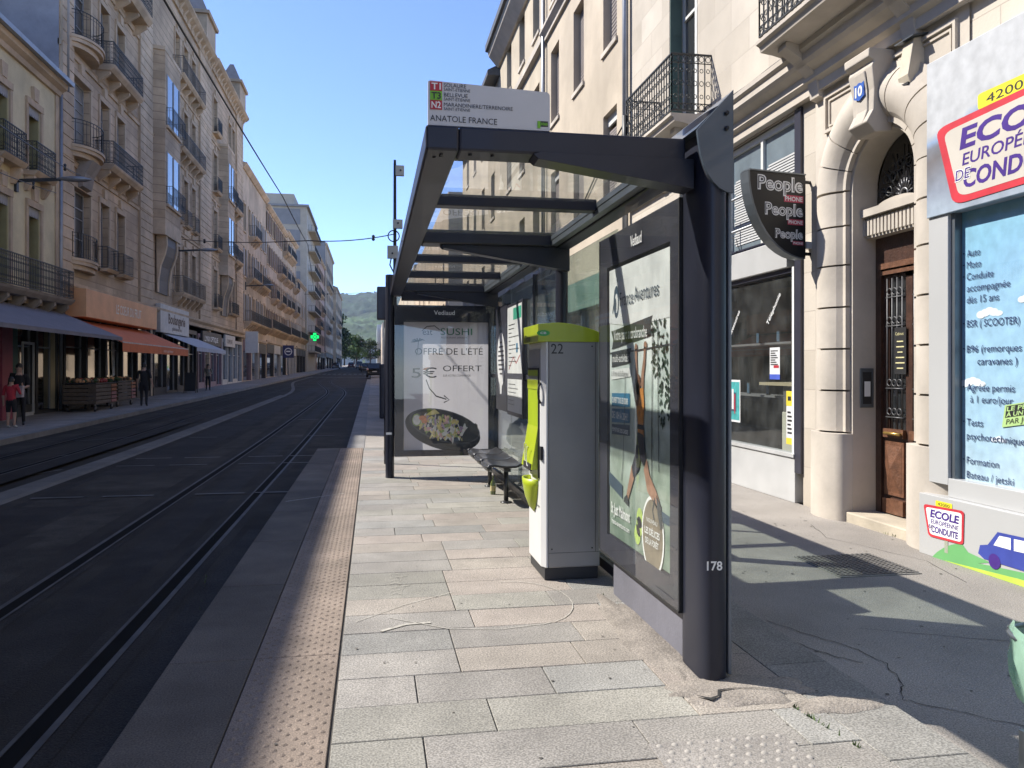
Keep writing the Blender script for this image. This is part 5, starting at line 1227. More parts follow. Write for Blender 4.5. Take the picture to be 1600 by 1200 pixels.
mb.m(M('strip_lime', (.45, .6, .08), .5)); mb.flat([(6.0, -.068), (5.2, -.02), (4.2, -.01), (3.0, -.03), (3.0, -.068)], fb_(1))
mb.m(M('post_grey', (.3, .32, .25), .5)); mb.flat([(5.98, .0), (5.94, .0), (5.94, .11), (5.98, .11)], fb_(1))
build(mb, 'painted_hills', bp_)
mb = MB().m(M('car_blue', (.04, .06, .30), .5)); cx = 5.60
cf = lambda k: (lambda a, b: V((SX - .0525 - .001 * k, cx - a, .0 + b)))
mb.flat([(0, .08), (.02, .15), (.1, .17), (.2, .29), (.5, .30), (.62, .19), (.8, .17), (.82, .07), (.78, .05), (.06, .05)], cf(2)); mb.m(m_wht); mb.flat([(.16, .18), (.22, .265), (.33, .27), (.33, .18)], cf(3)); mb.flat([(.36, .18), (.36, .27), (.48, .275), (.56, .19)], cf(3))
mb.m(m_lpur); mb.ell((.17, .055), .06, .06, cf(4), 16); mb.ell((.64, .055), .06, .06, cf(4), 16)
build(mb, 'painted_car', bp_)

# ---------- next houses along the right side
def simple_house(lbl, y0, y1, ztop, mat_, wins, extra=None):
    B = thing('town_house', (FX + 4, (y0 + y1) / 2, gz(y0) - .07), lbl, 'building')
    mb = MB().m(mat_); ops = [(s - w_ / 2, s + w_ / 2, z, z + h) for s, z, w_, h, sty in wins]
    grid_wall(mb, fR, y0, y1, -.3, ztop, ops + ([extra] if extra else []), .28)
    mb.quad((FX, y1, -.3), (FX + 9, y1, -.3), (FX + 9, y1, ztop), (FX, y1, ztop)); mb.quad((FX, y0, -.3), (FX + 9, y0, -.3), (FX + 9, y0, ztop), (FX, y0, ztop)); mb.quad((FX, y0, ztop), (FX + 9, y0, ztop), (FX + 9, y1, ztop), (FX, y1, ztop))
    mb.quad((FX + 9, y0, -.3), (FX + 9, y1, -.3), (FX + 9, y1, ztop), (FX + 9, y0, ztop))
    build(mb, 'wall', B)
    for s, z, w_, h, sty in wins:
        if sty == 's': shutter(B, FX, -1, s, z, w_, h, -.2, m_shut)
        elif sty == 'r':
            mb = MB().m(m_wfr); mb.box(-.03, .03, -w_ / 2, w_ / 2, h - .22, h); mb.m(m_shut)
            for i in range(int((h - .3) / .06)): mb.box(-.02, .012, -w_ / 2, w_ / 2, .02 + i * .06, .068 + i * .06)
            put('shutter', mb.mesh('shutter'), B, (FX + .14, s, z), PI)
        else: window(B, FX, -1, s, z, w_, h, -.2, m_wfr, style='2t')
    mb = MB().m(m_lst)
    for s, z, w_, h, sty in wins:
        mb = MB().m(m_lst); mb.box(-.02, .05, -w_ / 2 - .06, w_ / 2 + .06, -.1, 0); put('window_sill', mb.mesh('window_sill'), B, (FX, s, z), PI)
    return B
wn = []
for s in (16.55, 19.2, 21.8): wn += [(s, 5.0, 1.0, 2.15, 'r'), (s, 8.55, 1.0, 2.1, 's'), (s, 12.0, 1.0, 1.9, 's')]
H2 = simple_house('cream rendered house with closed grey shutters and a green shop below', 15.1, 23.0, 14.3, m_render, wn, (15.5, 22.6, -.07, 3.75))
mb = MB().m(m_lst); cornice(mb, fR, 15.1, 23.0, [(-.05, 11.2), (.08, 11.2), (.08, 11.3), (.2, 11.42), (.2, 11.5), (-.05, 11.58)]); build(mb, 'string_course', H2)
mb = MB().m(m_slate); mb.prism([(-.4, 14.2), (.45, 14.25), (.45, 14.4), (-.2, 15.6), (-6, 16.6), (-6, 14.2)], lambda a, b, d: fR(d, b, a), 15.1, 23.0); build(mb, 'roof', H2)
mb = MB().m(m_zinc); mb.tube([(FX - .1, 15.18, 3.9), (FX - .1, 15.18, 14)], .06, 10); mb.m(m_blk); mb.tube([(FX - .1, 15.18, 5.6), (FX - .1, 15.18, 6.6)], .064, 10); build(mb, 'downpipe', H2)
mb = MB().m(m_zinc); mb.tube([(FX - .1, 22.9, 3.9), (FX - .1, 22.9, 14)], .06, 10); build(mb, 'downpipe', H2)
mb = MB().m(m_blk); mb.tube([(FX - .06, 15.2, 5.35 + 1.2), (FX - .04, 17.2, 6.1), (FX - .03, 19.6, 5.2), (FX - .02, 22.4, 4.3)], .018, 6); build(mb, 'facade_cable', H2)
G2 = thing('corner_shop', (FX, 19, -.07), 'dark glazed shop front with green fascia below the cream house', 'shop')
m_gfas = M('fascia_green', (.14, .22, .18), .5, .1); m_sh = M('dark_shop_glass', (.02, .025, .026), .08, .15, 2, coat=1)
mb = MB().m(m_gfas); mb.box(FX - .1, FX + .1, 15.5, 22.6, 3.0, 3.7); build(mb, 'fascia', G2, bevel=.01)
mb = MB().m(m_sh); mb.quad((FX + .12, 15.5, .3), (FX + .12, 22.6, .3), (FX + .12, 22.6, 3.0), (FX + .12, 15.5, 3.0)); build(mb, 'shop_glass', G2)
mb = MB().m(m_zinc)
for y in (15.5, 17.2, 19, 20.8, 22.54): mb.box(FX + .02, FX + .12, y, y + .06, .3, 3.0)
mb.m(m_gfas); mb.box(FX, FX + .14, 15.5, 22.6, -.07, .3); build(mb, 'frame', G2)
mb = MB().m(m_wht); mb.box(FX - .104, FX - .1, 16.2, 16.8, 3.1, 3.6); build(mb, 'lettering', G2)
# small shop front between: right end of the stone house
E2 = thing('small_shop', (FX, 13.8, -.07), 'narrow blue-grey shop front between the phone shop and the cream house', 'shop')
mb = MB().m(M('blue_shop_glass', (.05, .075, .1), .1, .2, 2, coat=1)); mb.quad((FX + .1, 12.9, -.07), (FX + .1, 14.7, -.07), (FX + .1, 14.7, 3.0), (FX + .1, 12.9, 3.0)); build(mb, 'shop_glass', E2)
mb = MB().m(m_pwht); mb.box(FX - .04, FX + .1, 12.9, 14.7, 3.0, 3.6); build(mb, 'fascia', E2)
mb = MB().m(m_zinc); mb.box(FX + .02, FX + .1, 13.7, 13.76, -.07, 3.0); mb.box(FX + .02, FX + .1, 12.9, 12.96, -.07, 3.0); mb.box(FX + .02, FX + .1, 14.64, 14.7, -.07, 3.0); build(mb, 'frame', E2)
wn = [(s, z, 1.0, h, t) for s in (24.4, 26.8, 29.4) for z, h, t in ((4.6, 2.1, 'w'), (8.3, 2.1, 's'), (12.0, 1.9, 'w'))] + [(s, .5, 1.7, 2.5, 'w') for s in (24.6, 27.4, 30)]
H3 = simple_house('ochre house with dark mansard eave behind the cream house', 23.0, 31.6, 14.2, m_render2, wn)
mb = MB().m(m_slate); mb.prism([(-.3, 14.1), (.6, 14.3), (.6, 14.55), (.0, 15.1), (-.9, 17.2), (-6, 17.8), (-6, 14.1)], lambda a, b, d: fR(d, b, a), 23.0, 31.6); build(mb, 'roof', H3)
mb = MB().m(m_lst); cornice(mb, fR, 23.0, 31.6, [(-.05, 13.7), (.1, 13.7), (.45, 14.1), (.5, 14.28), (-.05, 14.28)]); cornice(mb, fR, 23.0, 31.6, [(-.05, 11.2), (.15, 11.25), (.15, 11.45), (-.05, 11.5)]); build(mb, 'cornice', H3)
wn = [(s, z, 1.0, 1.9, 'w') for s in (33.5, 36.5, 39.5, 42.5) for z in (4.4, 8, 11.4)] + [(s, .5, 1.8, 2.5, 'w') for s in (33.6, 37, 40.4)]
H4 = simple_house('plain beige house further along behind the shelter', 31.6, 45, 13.4, m_render, wn)
mb = MB().m(m_slate); mb.prism([(-.3, 13.4), (.5, 13.4), (.5, 13.6), (-4, 16), (-4, 13.4)], lambda a, b, d: fR(d, b, a), 31.6, 45); build(mb, 'roof', H4)
# drain cover in the pavement
DC = MB().m(m_iron); gy = [(3.55, 5.6), (4.35, 5.6), (4.35, 6.15), (3.55, 6.15)]
mb = MB().m(M('cover_concrete', (.19, .18, .165), .9, .2, 10, .4, 60)); mb.box(3.58, 4.28, 5.62, 6.32, -.1, -.062); dc = thing('drain_cover', (3.93, 5.97, -.07), 'square cast iron grid cover set in the asphalt pavement', 'drain cover'); build(mb, 'frame', dc)
mb = MB().m(M('cover_iron', (.10, .095, .09), .6, .2, 10))
for i in range(15): mb.box(3.6 + i * .046, 3.618 + i * .046, 5.64, 6.30, -.062, -.056); mb.box(3.59, 4.27, 5.645 + i * .044, 5.66 + i * .044, -.062, -.0555)
build(mb, 'grid', dc)
# ------------------------------------------------------------------ left-hand facades
LX = -11.2
fL = lambda s, z, n: V((LX + n, s, z))
m_ystone = M('yellow_render', (.68, .57, .36), .9, .1, 1.5, .15, 30, stain=.15)
m_hstone = jointmat('haussmann_stone', (.63, .46, .305), (.33, .235, .155), w=40.0, h=.42, mort=.022, rough=.88, var=.12, sc_=1.2, bump=.2, bsc=30, stain=.34)
m_hplain = M('haussmann_trim', (.64, .475, .32), .85, .12, 1.5, .2, 30, stain=.34)
m_hdark = M('console_stone', (.32, .27, .225), .9, .15, 2, .2, 30, stain=.3)
m_party = M('party_wall_plaster', (.36, .34, .35), .95, .18, .8, .3, 8, stain=.35)
m_dstone = M('plain_facade', (.60, .46, .325), .9, .14, .8, .1, 20, stain=.34)
m_dstone2 = M('pale_facade', (.60, .475, .35), .9, .14, .8, .1, 20, stain=.34)
m_pink = M('pink_facade', (.56, .39, .31), .9, .12, .8, .1, 20, stain=.18)
m_grey = M('grey_cladding', (.26, .25, .245), .9, .08, 1)
m_concf = M('concrete_facade', (.44, .38, .30), .9, .08, 1)
m_lshut = M('olive_jamb', (.33, .29, .14), .8, .1, 3)
m_lamb = M('lambrequin', (.33, .31, .3), .7, .1, 5)
m_awb = M('awning_blue', (.185, .175, .20), .85, .08, 3); m_awr = M('awning_rust', (.62, .17, .06), .85, .1, 3); m_awg = M('awning_grey', (.46, .44, .45), .85, .1, 3); m_stripe = M('awning_stripe', (.6, .5, .45), .8)
m_fas = M('fascia_ochre', (.66, .34, .16), .6, .1, 2); m_fas2 = M('fascia_cream', (.48, .45, .41), .6, .1, 3); m_fas3 = M('fascia_purple', (.25, .16, .17), .6, .12, 3)
m_pil = M('pillar_red', (.26, .05, .075), .6, .1, 4); m_pilg = M('pillar_green', (.02, .07, .05), .6, .1, 4); m_dkw = M('dark_shopfront', (.035, .032, .03), .6, .2, 4)
m_lsh = M('left_shop_glass', (.02, .021, .022), .1, .25, 2, coat=1)
m_tile = M('roof_zinc', (.13, .135, .15), .5, .15, 3, metal=.2); m_rtile = M('roof_tile', (.22, .10, .06), .8, .2, 6)

def body(B, y0, y1, ztop, ops, mat_, depth=.3, back=10, side=None, x0=LX, z0=None):
    z0 = gz(y0) - .5 if z0 is None else z0
    f = lambda s, z, n: V((x0 + n, s, z))
    mb = MB().m(mat_); grid_wall(mb, f, y0, y1, z0, ztop, ops, depth)
    mb.m(side or mat_)
    for y in (y0, y1): mb.quad((x0 - .001, y, z0), (x0 - back, y, z0), (x0 - back, y, ztop), (x0 - .001, y, ztop))
    mb.quad((x0 - back, y0, z0), (x0 - back, y1, z0), (x0 - back, y1, ztop), (x0 - back, y0, ztop)); mb.quad((x0, y0, ztop), (x0 - back, y0, ztop), (x0 - back, y1, ztop), (x0, y1, ztop))
    return build(mb, 'wall', B)
def corn(B, prof, y0, y1, mat_, name='cornice', x0=LX):
    mb = MB().m(mat_); mb.prism(prof, lambda a, b, d: V((x0 + a, d, b)), y0, y1); return build(mb, name, B)
def guard(B, y0, y1, z, proj, h=.95, slab=.16, sp=.13, ornate=False, mat_=None, solid=False, x0=LX, br=True):
    mb = MB().m(mat_ or m_hplain)
    if slab:
        mb.prism([(0, z - slab), (proj * .8, z - slab), (proj, z - slab * .4), (proj + .04, z), (0, z)], lambda a, b, d: V((x0 + a, d, b)), y0, y1)
        if br:
            k = max(2, int((y1 - y0) / 1.2) + 1)
            for i in range(k):
                y = y0 + .15 + (y1 - y0 - .3) * i / (k - 1); mb.prism([(0, z - slab - .5), (.1, z - slab - .48), (proj * .75, z - slab - .12), (proj * .75, z - slab), (0, z - slab)], lambda a, b, d: V((x0 + a, d, b)), y - .09, y + .09)
        o = build(mb, 'balcony', B)
    else: o = B
    mb = MB().m(m_iron); x1 = x0 + proj - .02
    railing(mb, [(x0, y0 + .03), (x1, y0 + .03), (x1, y1 - .03), (x0, y1 - .03)], z, h, sp, .008, ornate)
    if solid: mb.box(x1 - .012, x1 - .006, y0 + .04, y1 - .04, z + .16, z + h - .14)
    build(mb, 'railing', o)
def shop(y0, y1, z1, lbl, frame, glass=m_lsh, bays=3, riser=.35, riser_m=None, n=.0):
    g = gz((y0 + y1) / 2) - .07
    S = thing('storefront', (LX, (y0 + y1) / 2, g), lbl, 'shop')
    mb = MB().m(frame)
    for i in range(bays + 1):
        y = y0 + (y1 - y0 - .16) * i / bays; mb.box(LX - .25, LX + n + .04, y, y + .16, g - .2, z1)
    mb.box(LX - .24, LX + n + .03, y0 + .16, y1 - .16, z1 - .25, z1 - .002)
    build(mb, 'frame', S)
    mb = MB().m(riser_m or frame)
    for i in range(bays): mb.box(LX - .22, LX + n + .02, y0 + .16 + (y1 - y0 - .16) * i / bays, y0 + (y1 - y0 - .16) * (i + 1) / bays, g - .2, g + (riser if i % 2 == 0 else .12))
    build(mb, 'riser', S)
    for i in range(bays):
        a, b = y0 + .17 + (y1 - y0 - .16) * i / bays, y0 - .01 + (y1 - y0 - .16) * (i + 1) / bays
        mb = MB().m(glass); mb.quad((LX - .18, a, g + .1), (LX - .18, b, g + .1), (LX - .18, b, z1 - .24), (LX - .18, a, z1 - .24)); p = build(mb, 'shop_glass', S)
        mb = MB().m(m_zinc); mb.box(LX - .18, LX - .14, a, a + .05, g + .1, z1 - .25); mb.box(LX - .18, LX - .14, b - .05, b, g + .1, z1 - .25); mb.box(LX - .18, LX - .14, a, b, g + 2.25, g + 2.3)
        build(mb, 'glazing_bar', p)
    return S
def awning(S, y0, y1, zh, zl, proj, mat_, n=0.0, val=.22, stripe=False):
    mb = MB().m(mat_); x0 = LX + n; k = 6
    mb.add([(x0, y0, zh), (x0, y1, zh), (x0 + proj, y1, zl), (x0 + proj, y0, zl), (x0, y0, zh - .02), (x0, y1, zh - .02), (x0 + proj, y1, zl - .02), (x0 + proj, y0, zl - .02)], [(0, 1, 2, 3), (7, 6, 5, 4), (0, 3, 7, 4), (1, 5, 6, 2)], False)
    mb.box(x0 + proj - .008, x0 + proj + .006, y0, y1, zl - val, zl - .003)
    a = build(mb, 'awning', S)
    mb = MB().m(m_iron)
    for y in (y0 + .15, y1 - .15): mb.tube([(x0, y, zh - .5), (x0 + proj * .5, y, (zh + zl) / 2 - .25), (x0 + proj - .03, y, zl - .04)], .02, 6)
    build(mb, 'awning_arm', a)
    if stripe:
        mb = MB().m(m_stripe); mb.box(x0 + proj - .02, x0 + proj + .012, y0, y1, zl - .02, zl + .03); build(mb, 'awning_edge', a)
    return a
def fascia(name, lbl, y0, y1, z0, z1, mat_, n0, n1, texts, cat='sign'):
    S = thing(name, (LX + n0, (y0 + y1) / 2, z0), lbl, cat)
    mb = MB().m(mat_); mb.box(LX + n0, LX + n1, y0, y1, z0, z1); build(mb, 'board', S, bevel=.01)
    mb = MB()
    for t, y, z, s, fit, mm, bold in texts: mb.m(mm); mb.text(t, s, (LX + n1 + .006, y, z), (0, 1, 0), (0, 0, 1), fit=fit, bold=bold)
    if texts: build(mb, 'lettering', S)
    return S

# ---------- yellow house (and its roof, over which the sun just clears)
YB = thing('yellow_house', (LX - 4, 15, -.07), 'low yellow house with slate roof and dark iron window guards, leftmost on the far side', 'building')
wins = []; ops = [(-4, 30.8, -.6, 3.75)]
for i in range(12):
    s = 29.0 - 2.35 * i
    for z, h in ((4.1, 2.85), (8.05, 2.25)):
        wins.append((s, z, h)); ops.append((s - .5, s + .5, z, z + h))
body(YB, -34, 31.15, 11.7, ops, m_ystone, .42)
mb = MB().m(m_hplain); mb.box(LX, LX + .05, 30.8, 31.15, 3.75, 11.4); build(mb, 'corner_pilaster', YB)
TC = {}
def surround(B, s, z, w_, h, x0=LX, t=.16, key=True, keyh=.4):
    k = (round(w_, 2), round(h, 2), t, key, keyh)
    if k not in TC:
        mb = MB().m(m_hplain); mb.box(0, .06, -w_ / 2 - t, -w_ / 2, 0, h); mb.box(0, .06, w_ / 2, w_ / 2 + t, 0, h); mb.box(0, .08, -w_ / 2 - t, w_ / 2 + t, h, h + .22); mb.box(0, .1, -w_ / 2 - t - .04, w_ / 2 + t + .04, -.13, 0)
        if key: mb.prism([(-.16, h + .22), (.16, h + .22), (.22, h + .22 + keyh), (-.22, h + .22 + keyh)], lambda a, b, d: V((d, a, b)), 0, .11)
        TC[k] = mb.mesh('window_surround')
    return put('window_surround', TC[k], B, (x0, s, z))
for s, z, h in wins: surround(YB, s, z, 1.0, h, keyh=.45)
corn(YB, [(-.05, 11.4), (.1, 11.4), (.14, 11.55), (.3, 11.65), (.34, 11.82), (-.05, 11.86)], -34, 31.15, m_hplain)
corn(YB, [(-5, 14.2), (.0, 12.2), (.42, 11.82), (.46, 11.9), (.02, 12.3), (-5, 14.35)], -34, 31.2, m_slate, 'roof')
corn(YB, [(.38, 11.80), (.52, 11.80), (.54, 11.94), (.50, 11.94), (.48, 11.84), (.42, 11.84), (.40, 11.90), (.37, 11.90)], -34, 31.2, m_zinc, 'gutter')
corn(YB, [(-.05, 3.7), (.12, 3.7), (.12, 3.85), (-.05, 3.95)], -34, 31.15, m_hplain, 'string_course')
for s, z, h in wins:
    o = window(YB, LX, 1, s, z, 1.0, h, -.36, M('window_grey', (.14, .13, .14), .6), style='2b')
    mb = MB().m(m_lshut); mb.box(-.3, -.03, .44, .5, 0, h); mb.box(-.3, -.03, -.5, -.46, 0, h); put('shutter', mb.mesh('shutter'), YB, (LX, s, z))
    mb = MB().m(m_lamb); pts = [(-.5, h), (-.5, h - .22)]
    for k in range(8): pts += [(-.5 + .125 * k + .03, h - .30), (-.5 + .125 * k + .095, h - .30), (-.5 + .125 * (k + 1), h - .22)]
    pts += [(.5, h)]; mb.prism(pts, lambda a, b, d: V((d, a, b)), -.05, -.02); put('lambrequin', mb.mesh('lambrequin'), YB, (LX, s, z))
    if z > 6 and s > 12: guard(YB, s - .82, s + .82, z, .42, .95, .16, .12, True, br=True)
guard(YB, 14, 30.9, 4.05, .62, 1.0, .2, .125, True, m_hdark)
mb = MB().m(m_zinc); mb.tube([(LX + .08, 31.15, .1), (LX + .08, 31.15, 11.5)], .06, 8); build(mb, 'downpipe', YB)
s_ = shop(10.0, 26.2, 3.45, 'dark glazed shop front with red end pillar below the blue awning', m_dkw, bays=6)
mb = MB().m(m_pil); mb.box(LX - .2, LX + .22, 26.2, 26.9, -.2, 3.4); mb.m(m_pilg); mb.box(LX - .2, LX + .2, 26.9, 27.3, -.2, 3.4); build(mb, 'corner_pillar', s_)
s2 = shop(27.4, 31.0, 3.4, 'dark grocer window with pale reflections at the end of the blue awning', m_dkw, bays=2)
awning(s_, 6, 31.2, 3.62, 2.72, 2.1, m_awb, .05, .12)
m_chrome = M('door_white_frame', (.4, .4, .4), .4, .05)
mb = MB().m(m_chrome)
for a, b in ((24.3, 25.9), (28.0, 28.9)):
    mb = MB().m(m_chrome); mb.box(LX + .02, LX + .07, a, a + .07, .1, 2.45); mb.box(LX + .02, LX + .07, b - .07, b, .1, 2.45); mb.box(LX + .02, LX + .07, a + .07, b - .07, 2.36, 2.45); mb.box(LX + .02, LX + .07, a + .07, b - .07, .0, .14); build(mb, 'glass_door', s_)

# ---------- three tall stone buildings
def haussmann(name, lbl, y0, y1, ztop, floors, zones, shopz=4.3, flank=None):
    B = thing(name, (LX - 4, (y0 + y1) / 2, gz(y0) - .07), lbl, 'building')
    ops = [(y0 + .25, y1 - .25, -.6, shopz)]; W_ = []
    for (a, b, kind) in zones:
        cols = {'quoin': [], 'one': [(a + b) / 2], 'two': [a + (b - a) * .27, a + (b - a) * .73], 'bow': [(a + b) / 2], 'three': [a + (b - a) * q for q in (.18, .5, .82)], 'oriel': []}[kind]
        w_ = {'one': 1.25, 'two': 1.1, 'bow': 2.0, 'three': 1.05}.get(kind, 1)
        for fi, (z, h) in enumerate(floors):
            for s in cols: ops.append((s - w_ / 2, s + w_ / 2, z, z + h)); W_.append((s, z, w_, h, kind, fi))
    body(B, y0, y1, ztop, ops, m_hstone, .3, 11, flank or m_hstone)
    fr_ = M('window_grey2', (.30, .29, .28), .6)
    for s, z, w_, h, kind, fi in W_: window(B, LX, 1, s, z, w_, h, -.22, fr_, style='2t' if kind != 'bow' else '2tb')
    for s, z, w_, h, kind, fi in W_: surround(B, s, z, w_, h)
    for a, b, kind in zones:
        if kind == 'quoin':
            z = shopz + .4; mb = MB().m(m_hplain); mb.box(LX, LX + .085, a + .06, b - .06, z, ztop - .5)
            while z < ztop - .9:
                mb.box(LX + .085, LX + .12, a + .05, b - .05, z + .02, z + .40); z += .42
            build(mb, 'quoin_pier', B)
    for a, b, kind in zones:
        if kind == 'two':
            for fi, (z, h) in enumerate(floors):
                if fi == len(floors) - 1: continue
                if fi == 0: 
                    for s in (a + (b - a) * .27, a + (b - a) * .73): guard(B, s - .75, s + .75, z, .38, .9, .12, .13, False, br=False)
                else: guard(B, a + .2, b - .2, z, .72, .95, .24, .13, True)
        if kind == 'three':
            for fi, (z, h) in enumerate(floors):
                if fi in (0, 2, 3): guard(B, a + .2, b - .2, z, .6, .95, .2, .14, False)
                else:
                    for q in (.18, .5, .82): guard(B, a + (b - a) * q - .65, a + (b - a) * q + .65, z, .3, .9, .1, .14, False, br=False)
        if kind == 'one':
            for fi, (z, h) in enumerate(floors): guard(B, (a + b) / 2 - .8, (a + b) / 2 + .8, z, .4, .95, .14, .13, False, br=False, solid=True)
        if kind == 'bow':
            c = (a + b) / 2; rw = (b - a) / 2
            for fi, (z, h) in enumerate(floors):
                pr = .8 if fi else .5
                arc = [(LX + pr * math.sin(t), c - rw * math.cos(t)) for t in [PI * i / 12 for i in range(13)]]
                mb = MB().m(m_hplain)
                for (k, z0, z1) in ((1.0, z - .1, z), (.92, z - .24, z - .1), (.7, z - .42, z - .24)):
                    n = 13; vs = [(LX + (x - LX) * k, c + (y - c) * (.75 + .25 * k), zz) for zz in (z0, z1) for x, y in arc]
                    mb.add(vs, [(i, i + 1, n + i + 1, n + i) for i in range(n - 1)], True); mb.add(vs, [tuple(range(n)), tuple(range(n, 2 * n))], False)
                bo = build(mb, 'balcony', B)
                mb = MB().m(m_iron); arc2 = [(LX + (pr - .05) * math.sin(t), c - (rw - .06) * math.cos(t)) for t in [PI * i / 10 for i in range(11)]]
                railing(mb, arc2, z, .95, .15, .008, False); build(mb, 'railing', bo)
            mb = MB().m(m_hdark); mb.prism([(0, floors[1][0] - 1.5), (.25, floors[1][0] - 1.4), (.35, floors[1][0] - .9), (.62, floors[1][0] - .42), (0, floors[1][0] - .42)], lambda p, q, d: V((LX + p, d, q)), c - .5, c + .5); build(mb, 'console', B)
        if kind == 'oriel':
            c = (a + b) / 2; hw = (b - a) / 2; zb = floors[1][0] - .9; zt = floors[-1][0] - .4; pr = .6
            pl = [(0, c - hw), (pr, c - hw * .9), (pr, c + hw * .9), (0, c + hw)]
            mb = MB().m(m_hstone); mb.prism(pl, lambda p, q, d: V((LX + p, q, d)), zb, zt); orl = build(mb, 'oriel', B)
            mb = MB().m(m_hplain)
            for k, z0, z1 in ((1.04, zb - .75, zb), (1.04, zt, zt + .2)):
                mb = MB().m(m_hplain); mb.prism([(p * k, c + (q - c) * k) for p, q in pl], lambda p, q, d: V((LX + p, q, d)), z0, z1); build(mb, 'oriel_band', orl)
            cv = [(.02, zb - 3.7), (.08, zb - 3.7), (.10, zb - 3.0), (.2, zb - 2.3), (.42, zb - 1.7), (.52, zb - 1.2), (.5, zb - .75), (.0, zb - .75)]
            mb = MB().m(M('console_slate', (.07, .07, .075), .6)); mb.prism(cv, lambda p, q, d: V((LX + p, d, q)), c - hw * .55, c + hw * .55)
            mb.m(m_hplain)
            for s in (c - hw * .62, c + hw * .62): mb.prism([(p + .07, q) for p, q in cv], lambda p, q, d: V((LX + p, d, q)), s - hw * .07, s + hw * .07)
            build(mb, 'oriel_console', B)
            fr2 = fr_
            for fi, (z, h) in enumerate(floors[1:-1]):
                mb = MB().m(m_lsh); mb.quad((LX + pr + .006, c - hw * .7, z), (LX + pr + .006, c + hw * .7, z), (LX + pr + .006, c + hw * .7, z + h), (LX + pr + .006, c - hw * .7, z + h))
                mb.m(fr_); mb.box(LX + pr, LX + pr + .04, c - .05, c + .05, z, z + h); mb.box(LX + pr, LX + pr + .04, c - hw * .74, c - hw * .68, z, z + h); mb.box(LX + pr, LX + pr + .04, c + hw * .68, c + hw * .74, z, z + h)
                mb.m(m_hplain); mb.box(LX + pr, LX + pr + .12, c - hw * .8, c + hw * .8, z - .14, z)
                build(mb, 'window', orl)
                guard(B, c - hw * .8, c + hw * .8, z, .34, .9, 0, .13, False, x0=LX + pr)
    zf = floors[0][0]
    corn(B, [(-.05, shopz), (.12, shopz), (.14, shopz + .2), (.3, shopz + .34), (.32, shopz + .46), (-.05, shopz + .52)], y0, y1, m_hplain, 'string_course')
    corn(B, [(-.05, ztop - .7), (.12, ztop - .7), (.16, ztop - .4), (.45, ztop - .25), (.6, ztop - .1), (.62, ztop), (-.05, ztop + .05)], y0, y1, m_hplain)
    for z, h in floors[1:]: corn(B, [(-.05, z - .75), (.07, z - .75), (.09, z - .62), (.14, z - .58), (-.05, z - .52)], y0, y1, m_hplain, 'floor_band')
    mb = MB().m(m_hplain); mb.prism([(0, -.72), (.12, -.68), (.42, -.28), (.42, -.22), (0, -.22)], lambda a, b, d: V((a, d, b)), -.11, .11); cbm = mb.mesh('cornice_bracket')
    for i in range(15): put('cornice_bracket', cbm, B, (LX, y0 + .4 + i * (y1 - y0 - .8) / 14, ztop))
    for (a, b, kind) in zones:
        if kind in ('two', 'three'):
            for z, h in floors[1:]:
                n = 2 if kind == 'two' else 3
                for q in ((.27, .73) if n == 2 else (.18, .5, .82)):
                    mb = MB().m(m_hplain); s_ = a + (b - a) * q; mb.prism([(-.55, z - .52), (.55, z - .52), (.45, z - .22), (-.45, z - .22)], lambda p, r, d: V((LX + d, s_ + p, r)), 0, .09); build(mb, 'relief_panel', B)
    mb = MB().m(m_tile); mb.prism([(.1, ztop), (-.9, ztop + 2.4), (-4.5, ztop + 3.4), (-10.9, ztop + 3.4), (-10.9, ztop)], lambda a, b, d: V((LX + a, d, b)), y0 + .05, y1 - .05); rf = build(mb, 'roof', B)
    mb = MB().m(m_hplain); mb.box(LX - 3.4, LX - 2.6, y0 + .1, y0 + 1.8, ztop + 2.4, ztop + 4.6); mb.m(m_rtile)
    for i in range(4): mb.lathe((LX - 3, y0 + .35 + i * .4, ztop + 4.6), [(.12, 0), (.1, .45)], 8)
    build(mb, 'chimney', rf)
    return B
FLR = [(5.75, 2.75), (10.0, 2.75), (14.1, 2.7), (18.3, 2.5)]
HA = haussmann('apartment_building', 'tall stone apartment building with curved bow balconies beside the yellow house', 31.2, 43.4, 22.9, FLR, [(31.2, 32.4, 'quoin'), (32.0, 34.7, 'bow'), (34.8, 39.5, 'two'), (41.0, 43.3, 'quoin')], flank=m_party)
guard(HA, 34.6, 40.4, 18.25, .85, 1.0, .35, .13, True)
mb = MB().m(m_zinc); mb.tube([(LX + .1, 31.7, 11.8), (LX + .1, 31.7, 22.5)], .08, 8); build(mb, 'downpipe', HA)
FLB = [(5.95, 2.75), (10.2, 2.75), (14.3, 2.7), (18.5, 2.5)]
HB_ = haussmann('apartment_building', 'stone apartment building with a polygonal oriel on curved consoles, second of the tall row', 43.4, 58.4, 23.2, FLB, [(43.5, 47.2, 'oriel'), (47.6, 54.2, 'three'), (54.6, 58.3, 'quoin')])
HC = haussmann('apartment_building', 'stone apartment building with a corner turret, third of the tall row', 58.4, 72.2, 23.4, FLB, [(58.6, 61.6, 'one'), (61.7, 64.9, 'oriel'), (65.0, 68.6, 'two'), (68.8, 72.1, 'quoin')])
